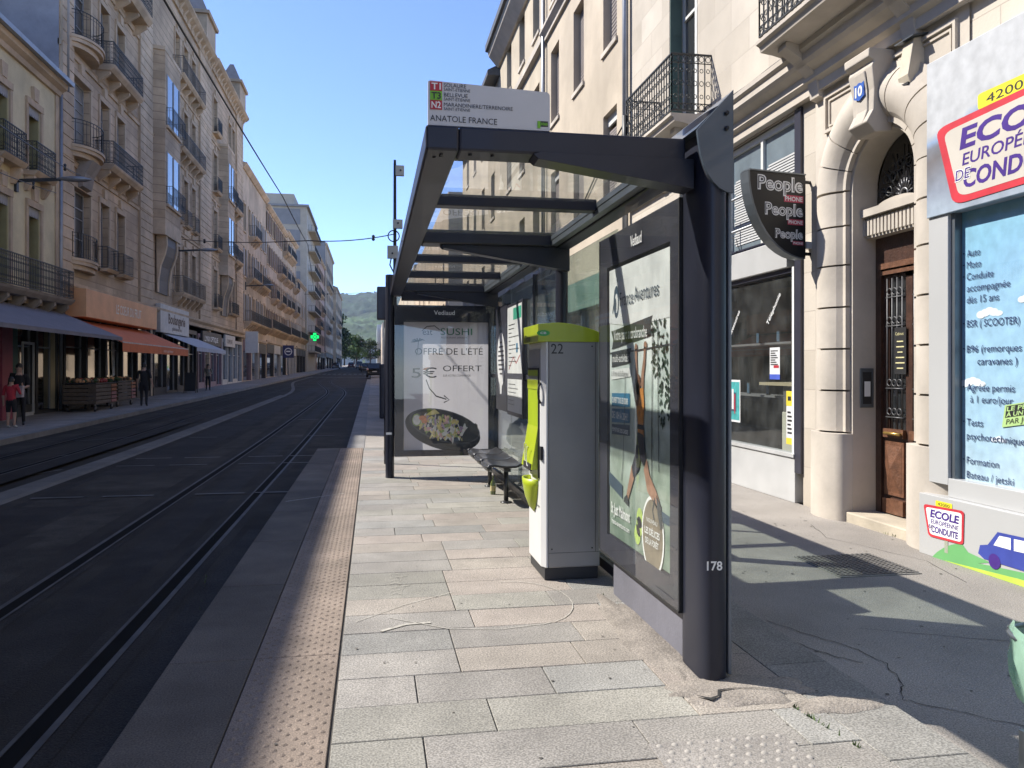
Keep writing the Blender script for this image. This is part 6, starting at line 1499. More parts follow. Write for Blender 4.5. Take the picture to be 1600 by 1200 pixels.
for (B_, yc, zt) in ((HB_, 57.0, 23.2), (HC, 70.4, 23.4)):
    mb = MB().m(m_hplain); mb.box(LX - .9, LX + .35, yc - 1.5, yc + 1.5, zt - .1, zt + 2.0); mb.prism([(.5, zt + 2.0), (.55, zt + 2.2), (-.9, zt + 2.25), (-.9, zt + 2.0)], lambda a, b, d: V((LX + a, d, b)), yc - 1.7, yc + 1.7); tu = build(mb, 'turret', B_)
    mb = MB().m(m_tile); mb.add([(LX + .35, yc - 1.5, zt + 2.25), (LX + .35, yc + 1.5, zt + 2.25), (LX - 1.2, yc + 1.5, zt + 2.25), (LX - 1.2, yc - 1.5, zt + 2.25), (LX - .3, yc - .6, zt + 3.8), (LX - .3, yc + .6, zt + 3.8), (LX - .6, yc + .6, zt + 3.8), (LX - .6, yc - .6, zt + 3.8)], [(0, 1, 5, 4), (1, 2, 6, 5), (2, 3, 7, 6), (3, 0, 4, 7), (4, 5, 6, 7)], False); build(mb, 'turret_roof', tu)

# ---------- lower houses and the modern block further along
def row_house(lbl, y0, y1, ztop, mat_, nb, z_first=5.2, fl=3.3, h=2.0, w_=1.0, balc=(), x0=LX, side=None, name='row_house', roof=m_tile, roofh=1.6, back=10, shopc=None, nshop=3):
    g = gz((y0 + y1) / 2); B = thing(name, (x0 - 4, (y0 + y1) / 2, gz(y0) - .07), lbl, 'building')
    z = z_first + g; wins = []
    while z + h < ztop - .6: wins += [(y0 + (y1 - y0) * (i + .5) / nb, z) for i in range(nb)]; z += fl
    ops = [(s - w_ / 2, s + w_ / 2, z, z + h) for s, z in wins]
    sh = [(y0 + .4 + (y1 - y0 - .4) * i / nshop, y0 + (y1 - y0 - .4) * (i + 1) / nshop, g - .07, g + 3.3) for i in range(nshop)]
    body(B, y0, y1, ztop, ops + sh, mat_, .25, back, side, x0)
    for s, z in wins: window(B, x0, 1, s, z, w_, h, -.2, m_wfr if len(wins) % 2 else M('window_grey2', 0), style='2')
    for s, z in wins: surround(B, s, z, w_, h, x0, .12, False)
    sm = (M('shutter_grey', (.36, .33, .3), .7, .1, 4, objvar=.2), M('shutter_brown', (.2, .13, .09), .7, .1, 4, objvar=.2), M('shutter_pale', (.5, .47, .42), .7, .1, 4, objvar=.2))[int(y0) % 3]
    mb = MB().m(sm); mb.box(.065, .10, -.26, .26, .02, h - .02)
    for i in range(3): mb.box(.10, .112, -.2, .2, .1 + i * (h - .1) / 3, (i + 1) * (h - .1) / 3)
    sme = mb.mesh('shutter')
    rr2 = random.Random(int(y0))
    for s, z in wins:
        if rr2.random() < .62:
            for dy in (-w_ / 2 - .29, w_ / 2 + .29): put('shutter', sme, B, (x0, s + dy, z))
        elif rr2.random() < .5: put('shutter', sme, B, (x0 - .26, s - w_ / 4 + .02, z))
    corn(B, [(-.05, ztop - .4), (.1, ztop - .4), (.4, ztop - .1), (.42, ztop + .03), (-.05, ztop + .05)], y0, y1, m_hplain, x0=x0)
    if roofh: corn(B, [(.3, ztop + .03), (-4, ztop + roofh), (-back + .2, ztop + .05)], y0 + .05, y1 - .05, roof, 'roof', x0=x0)
    corn(B, [(-.05, g + 3.6), (.15, g + 3.65), (.15, g + 3.85), (-.05, g + 3.95)], y0, y1, m_hplain, 'string_course', x0=x0)
    for a, b, zi in balc: guard(B, a, b, z_first + g + fl * zi, .7, .95, .2, .16, False, x0=x0)
    for i, (a, b, c, d) in enumerate(sh):
        mb = MB().m(shopc[i % len(shopc)] if shopc else m_dkw); mb.box(x0 - .1, x0 + .06, a, b, d - .75, d + .25); mb.box(x0 - .2, x0 + .03, a, a + .15, c, d - .75); mb.box(x0 - .2, x0 + .03, b - .15, b, c, d - .75); mb.m(m_lsh); mb.quad((x0 - .18, a, c), (x0 - .18, b, c), (x0 - .18, b, d), (x0 - .18, a, d)); build(mb, 'shop_front', B)
    return B
row_house('plain ochre house with iron balconies after the tall stone row', 72.2, 88.0, 19.6, m_dstone, 6, fl=4.0, h=2.4, balc=((73, 87, 0), (74.5, 80, 1), (81, 86.5, 1), (76, 80, 2)), shopc=(m_fas3, m_fas2, m_dkw))
row_house('long beige house with small windows and a corner balcony before the modern block', 88.0, 108.0, 19.2, m_dstone2, 9, fl=3.5, balc=((88.5, 107.5, 0), (92, 95, 1), (98, 102, 2), (98, 102, 1), (104, 107.5, 1), (104, 107.5, 2), (104, 107.5, 3)), shopc=(m_dkw, m_fas2))
row_house('narrow pale house with dark roof terrace railings beside the modern block', 108.0, 122.0, 19.8, m_dstone, 5, fl=3.5, balc=((108.5, 121.5, 0), (108.5, 116, 3), (109, 113, 2), (117, 121, 2), (117, 121, 1), (109, 113, 1)), shopc=(m_fas2,))
row_house('low house standing directly in front of the modern block', 122.0, 138.0, 15.0, m_dstone2, 6, fl=3.4, balc=((123, 137, 0),))
TB = thing('tower_block', (LX - 6, 148, gz(140)), 'modern grey and beige apartment block rising above the old roofs', 'building')
mb = MB().m(m_concf); mb.box(LX - 13, LX + .2, 138.2, 160, 0, 29.0); mb.box(LX - 12, LX - 2, 140, 156, 29, 31.5); build(mb, 'wall', TB)
mb = MB().m(m_grey)
for k in range(7): mb.box(LX - 9.5, LX - .8, 138.12, 138.2, 5 + k * 3.5, 7.6 + k * 3.5)
build(mb, 'grey_panel', TB)
for k in range(7):
    z = 4.5 + k * 3.5
    mb = MB().m(m_concf); mb.box(LX + .2, LX + 1.4, 142, 158, z, z + .18); b = build(mb, 'balcony', TB)
    mb = MB().m(m_iron); railing(mb, [(LX + .2, 142.1), (LX + 1.35, 142.1), (LX + 1.35, 157.9), (LX + .2, 157.9)], z + .18, 1.0, .5, .02, False); build(mb, 'railing', b)
    for y in (140.5, 144, 147.5, 151, 154.5, 158): window(TB, LX + .2, 1, y, z + .25, 1.5, 2.2, .03, m_wfr, style='2')
mb = MB().m(m_grey); mb.box(LX - 13.4, LX + .6, 137.8, 160.4, 31.5 - 2.5, 29.35); build(mb, 'roof_edge', TB)
row_house('pink rendered house after the modern block', 160, 186, 24.5, m_pink, 8, fl=3.4, balc=((162, 170, 1), (172, 180, 2), (165, 175, 3)), x0=LX + .4)
row_house('pale house with grey upper floors further along the street', 186, 222, 30.5, m_dstone2, 9, fl=3.5, balc=((188, 200, 1), (205, 215, 2), (190, 210, 4)), x0=LX + .6, side=m_grey)
row_house('last beige house at the far end of the left row', 222, 262, 24.0, m_dstone, 9, fl=3.5, balc=((225, 240, 1), (230, 250, 2)), x0=LX + 1.4)
# right side, far away
def far_right(lbl, y0, y1, zt, mat_, x0):
    B = thing('row_house', (x0 + 5, (y0 + y1) / 2, gz(y0)), lbl, 'building'); f = lambda s, z, n: V((x0 - n, s, z)); g = gz(y0)
    wins = [(y0 + (y1 - y0) * (i + .5) / 6, g + 1 + 3.4 * k) for i in range(6) for k in range(int((zt - g - 1) / 3.4))]
    mb = MB().m(mat_); grid_wall(mb, f, y0, y1, g - .3, zt, [(s - .6, s + .6, z, z + 2) for s, z in wins], .25); mb.quad((x0, y0, g), (x0 + 10, y0, g), (x0 + 10, y0, zt), (x0, y0, zt)); mb.quad((x0, y0, zt), (x0 + 10, y0, zt), (x0 + 10, y1, zt), (x0, y1, zt)); mb.quad((x0, y1, g), (x0 + 10, y1, g), (x0 + 10, y1, zt), (x0, y1, zt)); build(mb, 'wall', B)
    for s, z in wins: window(B, x0, -1, s, z, 1.2, 2.0, -.2, m_wfr, style='2')
far_right('sunlit pale house far down the street on the right', 60, 110, 15, m_dstone2, FX + .6)
far_right('long beige house on the right beyond the parked cars', 110, 200, 16, m_render2, FX + .6)
far_right('cream house at the far right end of the street', 300, 350, 19, m_dstone2, 3.6)
far_right('white house closing the far right end of the street', 350, 410, 21, m_pan, 2.0)

# ---------- shop fronts, awnings and signs of the tall row
sf = shop(31.6, 43.2, 3.9, 'grocer shop front under the rust awning', m_dkw, bays=5, n=.0)
fascia('shop_fascia', 'ochre fascia board with pale lettering above the rust awning', 31.7, 41.5, 3.5, 4.55, m_fas, .02, .75, [('LE COEUR DU FRUIT', 35.2, 3.85, .55, 3.6, M('letter_cream', (.75, .7, .6), .6), .01)])
aw = awning(sf, 31.4, 42.0, 3.45, 2.55, 2.0, m_awr, .1, .34, True)
mb = MB().m(M('letter_cream', 0)); mb.text('votre primeur', .2, (LX + 2.115, 37.2, 2.3), (0, 1, 0), (0, 0, 1), fit=1.7); build(mb, 'awning_lettering', aw)
mb = MB().m(M('painted_reflection', (.42, .42, .38), .6, .5, 3))  # pale slanted quads paint bright reflections onto the grocer's glass
for a, b in ((36.4, 37.0), (37.6, 37.95), (38.5, 38.9)): mb.add([(LX - .12, a, 1.2), (LX - .12, b, 1.3), (LX - .12, b - .1, 3.2), (LX - .12, a - .15, 3.2)], [(0, 1, 2, 3)])
build(mb, 'poster_or_reflection', sf)
sf = shop(43.7, 54.0, 4.0, 'dark shop front under the grey awning', m_dkw, bays=4)
fascia('shop_fascia', 'pale painted fascia with dark brown lettering above the grey awning', 44.0, 50.5, 3.5, 5.0, m_fas2, .05, .3, [('Boulangerie', 45.6, 4.05, .75, 3.9, M('letter_brown', (.07, .04, .03), .6), .03), ('pâtisserie', 46.4, 3.7, .3, 2.2, M('letter_brown', 0), .01)])
awning(sf, 45.0, 53.5, 3.5, 2.75, 1.8, m_awg, .1, .22)
sf = shop(54.4, 62.5, 3.9, 'purple shop front with black sign after the grey awning', m_fas3, bays=4, riser_m=m_fas3)
fascia('shop_fascia', 'black shop sign with white lettering on the purple front', 55.0, 61.5, 3.2, 4.1, m_dkw, .05, .2, [('LYNX OPTIQUE', 55.6, 3.45, .5, 4.6, m_wht, .01)])
sf = shop(62.8, 72.0, 3.9, 'narrow dark shop fronts below the turret building', m_fas2, bays=4)
fascia('shop_fascia', 'cream signboard below the turret building', 63.2, 67.5, 3.3, 4.2, m_fas2, .05, .2, [('COIFFURE', 63.8, 3.55, .45, 2.4, M('letter_brown', 0), .01)])
fascia('projecting_sign', 'white upright projecting panel on the house after the turret building', 73.2, 73.35, 3.0, 4.9, m_wfr, .1, 1.2, [])
# pharmacy cross, street sign, wall lamps
def wallthing(name, lbl, cat, y, z): return thing(name, (LX, y, z), lbl, cat)
PX = wallthing('pharmacy_cross', 'lit green pharmacy cross hanging from the far left facades', 'pharmacy sign', 140, 6.9)
m_pg = M('cross_green', (.01, .75, .16), .5, 0, emit=.85); yc, zc = 140, 7.1; xc = LX + 1.45
mb = MB().m(M('cross_case', (.02, .06, .03), .5)); a, b = .3, .78
cross = [(-a, -b), (a, -b), (a, -a), (b, -a), (b, a), (a, a), (a, b), (-a, b), (-a, a), (-b, a), (-b, -a), (-a, -a)]
mb.prism(cross, lambda p, q, d: V((xc + p, d, zc + q)), yc - .12, yc + .12); build(mb, 'case', PX)
mb = MB().m(m_pg)
mb.prism([(p * .88, q * .88) for p, q in cross], lambda p, q, d: V((xc + p, d, zc + q)), yc - .15, yc - .121); mb.m(M('cross_case', 0)); mb.prism([(p * .45, q * .45) for p, q in cross], lambda p, q, d: V((xc + p, d, zc + q)), yc - .155, yc - .15); mb.m(m_pg); mb.prism([(p * .3, q * .3) for p, q in cross], lambda p, q, d: V((xc + p, d, zc + q)), yc - .16, yc - .155); build(mb, 'lit_cross', PX)
mb = MB().m(m_iron); mb.tube([(LX, yc, zc + .3), (xc - .78, yc, zc + .3)], .05, 6); build(mb, 'bracket', PX)
SS = thing('traffic_sign', (LX + 1.2, 99, gz(99) - .07), 'round blue and white traffic sign on a pole on the far pavement', 'traffic sign')
g = gz(99) - .07; xs = LX + 1.2
mb = MB().m(m_zinc); mb.tube([(xs, 99, g), (xs, 99, g + 3.2)], .035, 8); build(mb, 'pole', SS)
mb = MB().m(M('sign_blue', (.02, .025, .10), .4)); mb.box(xs - .65, xs + .65, 98.93, 98.96, g + 2.2, g + 3.7); mb.m(m_wht); mb.ring((0, 0), .45, .45, .1, lambda a, b: V((xs + a, 98.925, g + 2.95 + b))); mb.quad((xs - .25, 98.925, g + 2.9), (xs + .25, 98.925, g + 2.9), (xs + .25, 98.925, g + 3.05), (xs - .25, 98.925, g + 3.05)); build(mb, 'sign_plate', SS)
def lamp(y, z, L_, lbl):
    T = wallthing('wall_lamp', lbl, 'street lamp', y, z)
    mb = MB().m(m_iron); mb.box(LX, LX + .08, y - .08, y + .08, z - .35, z + .35); mb.bar((LX + .05, y, z), (LX + L_, y, z + .1), .07, .1); build(mb, 'arm', T)
    mb = MB().m(m_zinc); c = V((LX + L_ + .35, y, z + .12))
    vs = []; prof = [(-.5, .03), (-.35, .1), (0, .17), (.35, .15), (.55, .04)]
    for a, r in prof: vs += [c + V((a, r * math.cos(2 * PI * j / 10), r * .55 * math.sin(2 * PI * j / 10))) for j in range(10)]
    mb.add(vs, [(i * 10 + j, i * 10 + (j + 1) % 10, (i + 1) * 10 + (j + 1) % 10, (i + 1) * 10 + j) for i in range(4) for j in range(10)], True); build(mb, 'lamp_head', T)
lamp(27.6, 7.55, 1.35, 'slim grey street lamp on a wall arm in front of the yellow house')
lamp(47.3, 8.2, 1.6, 'street lamp on a wall arm below the polygonal oriel')
lamp(74, 9.0, 1.6, 'street lamp on a wall arm beyond the turret building')

# overhead wires
def wire(lbl, pts, r=.014, sag=.0):
    P_ = []
    for a, b in zip(pts, pts[1:]):
        a, b = V(a), V(b)
        for i in range(9):
            t = i / 8; p = a.lerp(b, t); p.z -= sag * 4 * t * (1 - t); P_.append(p)
    mb = MB().m(m_blk); mb.tube(P_, r, 5)
    for q in (P_[2], P_[-3]) if sag > .09 else ():
        mb.lathe(q, [(r, -.12), (r * 3.5, -.08), (r * 2, 0), (r * 3.5, .08), (r, .12)], 8)
    return tag(build(mb, 'overhead_wire', None, tuple(P_[0])), lbl, 'wire')
wire('dark tram contact wire running down the street against the sky', [(-2.0, -6, 5.35), (-2.1, 8, 5.32), (-2.15, 20, 5.75), (-2.5, 32, 6.45), (-4.2, 60, 7.0), (-5, 110, 7.2)], .013, .03)
wire('span wire from the stone facades across the street to the camera mast', [(LX, 50, 9.3), (-2.5, 32.2, 6.62), (MX, MY, 6.95)], .02, .12)
wire('span wire from the first stone building towards the left edge', [(LX, 33.5, 9.1), (-5, 9, 4.95)], .014, .1)
wire('lower span wire in front of the yellow house', [(LX, 31, 7.9), (-6, 9.5, 4.6)], .012, .1)
wire('far span wire crossing the sky above the distant trees', [(LX + .5, 130, 13.5), (4, 128, 14.2)], .03, .2)
# ------------------------------------------------------------------ grocery stands in front of the shops
m_crate = M('crate_wood', (.115, .085, .06), .8, .25, 10, .2, 40); m_crate2 = M('crate_orange', (.32, .12, .05), .7, .2, 10); m_crate3 = M('crate_pink', (.30, .13, .12), .7, .2, 10)
m_veg = M('greens', (.03, .06, .02), .8, .4, 20); m_vegr = M('red_fruit', (.28, .03, .03), .5, .3, 20)
def stand(lbl, x, y, red, seed):
    g = gz(y) - .07; S = thing('produce_stand', (x, y, g), lbl, 'produce stand')
    mb = MB().m(m_crate); L_, Wd = 2.2, 1.1
    for i in range(5): mb.box(x - Wd / 2, x - Wd / 2 + .03, y - L_ / 2, y + L_ / 2, g + .28 + i * .14, g + .39 + i * .14); mb.box(x + Wd / 2 - .03, x + Wd / 2, y - L_ / 2, y + L_ / 2, g + .28 + i * .14, g + .39 + i * .14); mb.box(x - Wd / 2 + .03, x + Wd / 2 - .03, y - L_ / 2, y - L_ / 2 + .03, g + .28 + i * .14, g + .39 + i * .14)
    mb.box(x - Wd / 2 + .03, x + Wd / 2 - .03, y - L_ / 2 + .03, y + L_ / 2 - .03, g + .26, g + .29)
    build(mb, 'box', S)
    for i in range(5):
        mb = MB().m(m_crate2 if i > 2 else m_crate3); mb.box(x + .1, x + Wd / 2 + .01, y + L_ / 2, y + L_ / 2 + .03, g + .28 + i * .14, g + .39 + i * .14) if 0 else mb.box(x + Wd / 2, x + Wd / 2 + .025, y + .55, y + L_ / 2, g + .29 + i * .14, g + .39 + i * .14); build(mb, 'coloured_board', S)
    for dy in (-.9, .9):
        for dx in (-.45, .45): mb = MB().m(m_blk); mb.tube([(x + dx - .03, y + dy, g + .1), (x + dx + .03, y + dy, g + .1)], .1, 14); mb.m(m_zinc); mb.tube([(x + dx, y + dy, g + .1), (x + dx, y + dy, g + .27)], .02, 6); build(mb, 'wheel', S)
    mb = MB().m(m_blk); mb.box(x - .55, x + .55, y - 1.1, y + 1.1, g + .98, g + 1.02); build(mb, 'tray', S)
    mb = MB(); rr = random.Random(seed)
    for i in range(90):
        px, py = x + rr.uniform(-.5, .5), y + rr.uniform(-1.05, 1.05); r = rr.uniform(.05, .1); mb.m(m_vegr if red and abs(py - y - .1) < .35 and rr.random() < .8 else rr.choice((m_veg, m_veg, m_crate, m_fas)))
        mb.lathe((px, py, g + 1.02), [(r * .5, 0), (r, r * .6), (r * .8, r * 1.3), (.0, r * 1.7)], 7, cap=False)
    tag(build(mb, 'produce', S), kind='stuff')
stand('dark wooden produce stand on wheels with red fruit on top', -10.15, 31.2, True, 1)
stand('dark wooden produce stand with leafy greens beside the man in black', -10.3, 34.2, False, 2)
def aboard(lbl, x, y):
    g = gz(y) - .07; S = thing('menu_board', (x, y, g), lbl, 'menu board')
    mb = MB().m(m_blk)
    mb.add([(x - .3, y - .02, g + .1), (x + .3, y - .02, g + .1), (x + .3, y + .12, g + 1.15), (x - .3, y + .12, g + 1.15), (x - .3, y + .01, g + .1), (x + .3, y + .01, g + .1), (x + .3, y + .15, g + 1.15), (x - .3, y + .15, g + 1.15)], [(0, 1, 2, 3), (4, 5, 6, 7), (0, 1, 5, 4), (2, 3, 7, 6), (1, 2, 6, 5), (0, 3, 7, 4)], False); build(mb, 'board', S)
    mb = MB().m(m_crate)
    for dx in (-.31, .31): mb.bar((x + dx, y - .03, g), (x + dx, y + .14, g + 1.2), .04); mb.bar((x + dx, y + .45, g), (x + dx, y + .16, g + 1.18), .04)
    build(mb, 'frame', S)
aboard('dark upright menu board standing under the grey awning', -10.2, 47.5)
# ------------------------------------------------------------------ people
m_skin = M('skin', (.42, .26, .19), .6, .08, 20); m_hairm = M('hair_dark', (.02, .016, .014), .6, .2, 40)
def person(lbl, x, y, H, face, P_, cols, hair='short', at_=None, group=None):
    """P_: joint offsets; one skinned body surface with clothing as material regions. Local frame: facing +x', z up; unit = body height"""
    g = (gz(y) - .07) if at_ is None else at_
    J = dict(pel=(0, 0, .50), waist=(0, 0, .60), chest=(.005, 0, .73), neck=(0, 0, .835), chin=(.01, 0, .87), head=(.008, 0, .925), top=(0, 0, .985))
    for s, k in ((1, 'l'), (-1, 'r')):
        J.update({'hip' + k: (0, .052 * s, .485), 'kn' + k: (.012, .056 * s, .275), 'an' + k: (-.01, .058 * s, .045), 'toe' + k: (.085, .07 * s, .018),
                  'sh' + k: (0, .105 * s, .80), 'el' + k: (-.015, .135 * s, .625), 'wr' + k: (.03, .135 * s, .475), 'pa' + k: (.035, .132 * s, .43)})
    J.update({k: v for k, v in P_.items() if len(v) == 3})
    R = dict(pel=.078, waist=.072, chest=.082, neck=.034, chin=.040, head=.054, top=.034, hip=.058, kn=.036, an=.024, toe=.02, sh=.042, el=.026, wr=.018, pa=.017)
    names = list(J); E_ = [('pel', 'waist'), ('waist', 'chest'), ('chest', 'neck'), ('neck', 'chin'), ('chin', 'head'), ('head', 'top')]
    for k in 'lr': E_ += [('pel', 'hip' + k), ('hip' + k, 'kn' + k), ('kn' + k, 'an' + k), ('an' + k, 'toe' + k), ('chest', 'sh' + k), ('sh' + k, 'el' + k), ('el' + k, 'wr' + k), ('wr' + k, 'pa' + k)]
    for k in 'lr':   # fingers
        w_, p = V(J['wr' + k]), V(J['pa' + k]); d = (p - w_).normalized(); side = V((1, 0, 0)) if abs(d.x) < .8 else V((0, 1, 0)); side = (side - d * side.dot(d)).normalized()
        for i, ln in enumerate((.032, .037, .034, .026)):
            q = p + side * (.011 * (i - 1.5)); J[f'f{k}{i}a'] = tuple(q + d * ln * .55); J[f'f{k}{i}b'] = tuple(q + d * ln + V((.006, 0, 0))); names += [f'f{k}{i}a', f'f{k}{i}b']; E_ += [('pa' + k, f'f{k}{i}a'), (f'f{k}{i}a', f'f{k}{i}b')]
        t0 = w_.lerp(p, .4) + side * .02; J[f't{k}'] = tuple(t0 + d * .022 + side * .006); names.append(f't{k}'); E_.append(('pa' + k, f't{k}'))
    me = bpy.data.meshes.new('person_skeleton'); me.from_pydata([V(J[n]) * H for n in names], [(names.index(a), names.index(b)) for a, b in E_], [])
    o = bpy.data.objects.new('person_skeleton', me); COL.objects.link(o); md = o.modifiers.new('s', 'SKIN'); md.use_smooth_shade = True
    sv = me.skin_vertices[0].data
    for i, n in enumerate(names):
        k = n if n in R else n[:-1]
        r = R.get(k, .0052) * H
        rx, ry = r, r
        if n in ('pel', 'waist', 'chest'): rx, ry = r * 1.22, r * .8
        sv[i].radius = (rx, ry); sv[i].use_root = n == 'pel'
    sub = o.modifiers.new('u', 'SUBSURF'); sub.levels = 2
    dg = bpy.context.evaluated_depsgraph_get(); dg.update(); bm_ = bpy.data.meshes.new_from_object(o.evaluated_get(dg)); bpy.data.objects.remove(o)
    bm_.materials.clear()
    for c in cols: bm_.materials.append(c)        # skin, top, bottom, shoes, sleeve-end
    short = cols[1].get('short', 0)
    segs = [(V(J[a]) * H, V(J[b]) * H, a, b) for a, b in E_]
    for p in bm_.polygons:
        c = p.center; best = min(segs, key=lambda s: (c - (s[0] + (s[1] - s[0]) * max(0, min(1, (c - s[0]).dot(s[1] - s[0]) / max(1e-9, (s[1] - s[0]).length_squared))))).length)
        a, b = best[2], best[3]; mi = 0
        if b in ('waist', 'chest') or b[:2] == 'sh': mi = 1
        elif b[:2] == 'el': mi = 1
        elif b[:2] == 'wr': mi = 1 if P_.get('long', (0,))[0] else 0
        elif b == 'neck' and c.z < .80 * H: mi = 1
        elif b[:3] == 'hip' or b[:2] == 'kn': mi = 2
        elif b[:2] == 'an': mi = 2 if not P_.get('shorts', (0,))[0] else 0
        elif b[:3] == 'toe': mi = 3
        if b == 'waist' and c.z < .53 * H: mi = 2
        if b[:2] == 'kn' and P_.get('shorts', (0,))[0] and c.z < .30 * H: mi = 0
        if b[:2] == 'an' and c.z < .05 * H: mi = 3
        p.material_index = mi; p.use_smooth = True
    T = thing('person', (x, y, g), lbl, 'person', group)
    hd = V(J['head']) * H
    M3 = Matrix.Rotation(face, 4, 'Z')
    W[T.name] = Matrix.Translation(V((x, y, g))) @ M3; T.rotation_euler = (0, 0, face)
    b = put('body', bm_, T, (x, y, g), face)
    # hair cap, nose, ears
    mb = MB().m(m_hairm); r = .0565 * H
    mb.smooth = True; rings = []
    for i in range(6):
        ph = PI / 2 * i / 5
        for j in range(14):
            th = 2 * PI * j / 14; low = -.2 if math.cos(th) > .3 else (-.75 if hair == 'short' else -1.6)
            zz = low + (1.0 - low) * math.sin(ph); rad = math.sqrt(max(0, 1 - max(0, zz) ** 2)) if i else 1
            rings.append(hd + V((math.cos(th) * r * 1.02 * rad - .006 * H, math.sin(th) * r * .9 * rad, zz * r * 1.08 + .004 * H)))
    mb.add(rings, [(i * 14 + j, i * 14 + (j + 1) % 14, (i + 1) * 14 + (j + 1) % 14, (i + 1) * 14 + j) for i in range(5) for j in range(14)], True)
    put('hair', mb.mesh('hair'), T, (x, y, g), face)
    mb = MB().m(cols[0]); mb.add([hd + V((.052 * H, 0, .012 * H)), hd + V((.066 * H, 0, -.012 * H)), hd + V((.05 * H, .01 * H, -.014 * H)), hd + V((.05 * H, -.01 * H, -.014 * H))], [(0, 1, 2), (0, 3, 1), (1, 3, 2)], True)
    for s in (1, -1): mb.lathe(hd + V((0, .05 * H * s, -.005 * H)), [(.004 * H, -.016 * H), (.011 * H, 0), (.004 * H, .016 * H)], 8)
    mb.m(m_blk)
    for s in (1, -1): mb.lathe(hd + V((.0505 * H, .017 * H * s, .006 * H)), [(.001, -.004 * H), (.005 * H, 0), (.001, .004 * H)], 8)
    mb.m(M('lips', (.25, .1, .08), .6)); mb.box(hd.x + .045 * H, hd.x + .052 * H, -.014 * H, .014 * H, hd.z - .036 * H, hd.z - .030 * H)
    put('face', mb.mesh('face'), T, (x, y, g), face)
    return T
m_bt = M('black_cloth', (.012, .012, .014), .85, .2, 20, .2, 80); m_dt = M('dark_trousers', (.016, .016, .02), .85, .2, 20); m_rt = M('red_shirt', (.42, .03, .045), .8, .12, 12, .2, 60); m_sh_ = M('black_shoes', (.015, .015, .016), .6); m_whs = M('white_shoes', (.4, .4, .38), .6); m_pat = M('patterned_blouse', (.2, .18, .15), .8, .7, 30)
front = -1.9   # looking back towards the stop
person('man in black shirt and trousers holding a paper bag, facing the child', -9.75, 24.3, 1.76, -1.35, {'ell': (.02, .13, .62), 'wrl': (.13, .09, .60), 'pal': (.165, .07, .605), 'elr': (.0, -.14, .62), 'wrr': (.12, -.11, .58), 'par': (.155, -.095, .575)}, [m_skin, m_bt, m_dt, m_sh_])
person('child in red shirt and black shorts seen from behind', -9.55, 23.3, 1.40, 1.5, {'shorts': (1,), 'ell': (.0, .145, .63), 'wrl': (.02, .15, .50), 'pal': (.025, .15, .455), 'elr': (.03, -.15, .66), 'wrr': (.12, -.12, .64), 'par': (.155, -.11, .64)}, [m_skin, m_rt, m_bt, m_whs])
person('man dressed in black walking away along the shop fronts', -8.95, 33.6, 1.76, 1.75, {'knl': (.05, .05, .28), 'anl': (.04, .055, .05), 'toel': (.13, .06, .02), 'knr': (-.0, -.055, .275), 'anr': (-.08, -.058, .06), 'toer': (.0, -.065, .018), 'elr': (-.06, -.15, .63), 'wrr': (-.05, -.18, .49), 'par': (-.05, -.185, .445)}, [m_skin, m_bt, m_dt, m_sh_])
wmn = person('woman in patterned blouse and dark skirt near the grey awning', -9.9, 51.0, 1.66, -1.4, {'long': (1,), 'ell': (.03, .14, .63), 'wrl': (.12, .08, .64), 'pal': (.15, .05, .65)}, [m_skin, m_pat, m_dt, m_sh_], hair='long')
PB = thing('paper_bag', (-9.62, 23.95, .9), 'white paper bag held between the man in black and the child', 'bag')
mb = MB().m(M('bag_paper', (.5, .42, .42), .7, .15, 10)); g = gz(24) - .07
mb.add([(-9.74, 23.85, g + .78), (-9.50, 23.82, g + .80), (-9.50, 23.98, g + .80), (-9.74, 24.0, g + .78), (-9.72, 23.87, g + 1.10), (-9.48, 23.84, g + 1.12), (-9.48, 23.96, g + 1.12), (-9.72, 23.98, g + 1.10)], [(0, 1, 5, 4), (1, 2, 6, 5), (2, 3, 7, 6), (3, 0, 4, 7), (0, 3, 2, 1)], False); build(mb, 'sack', PB)
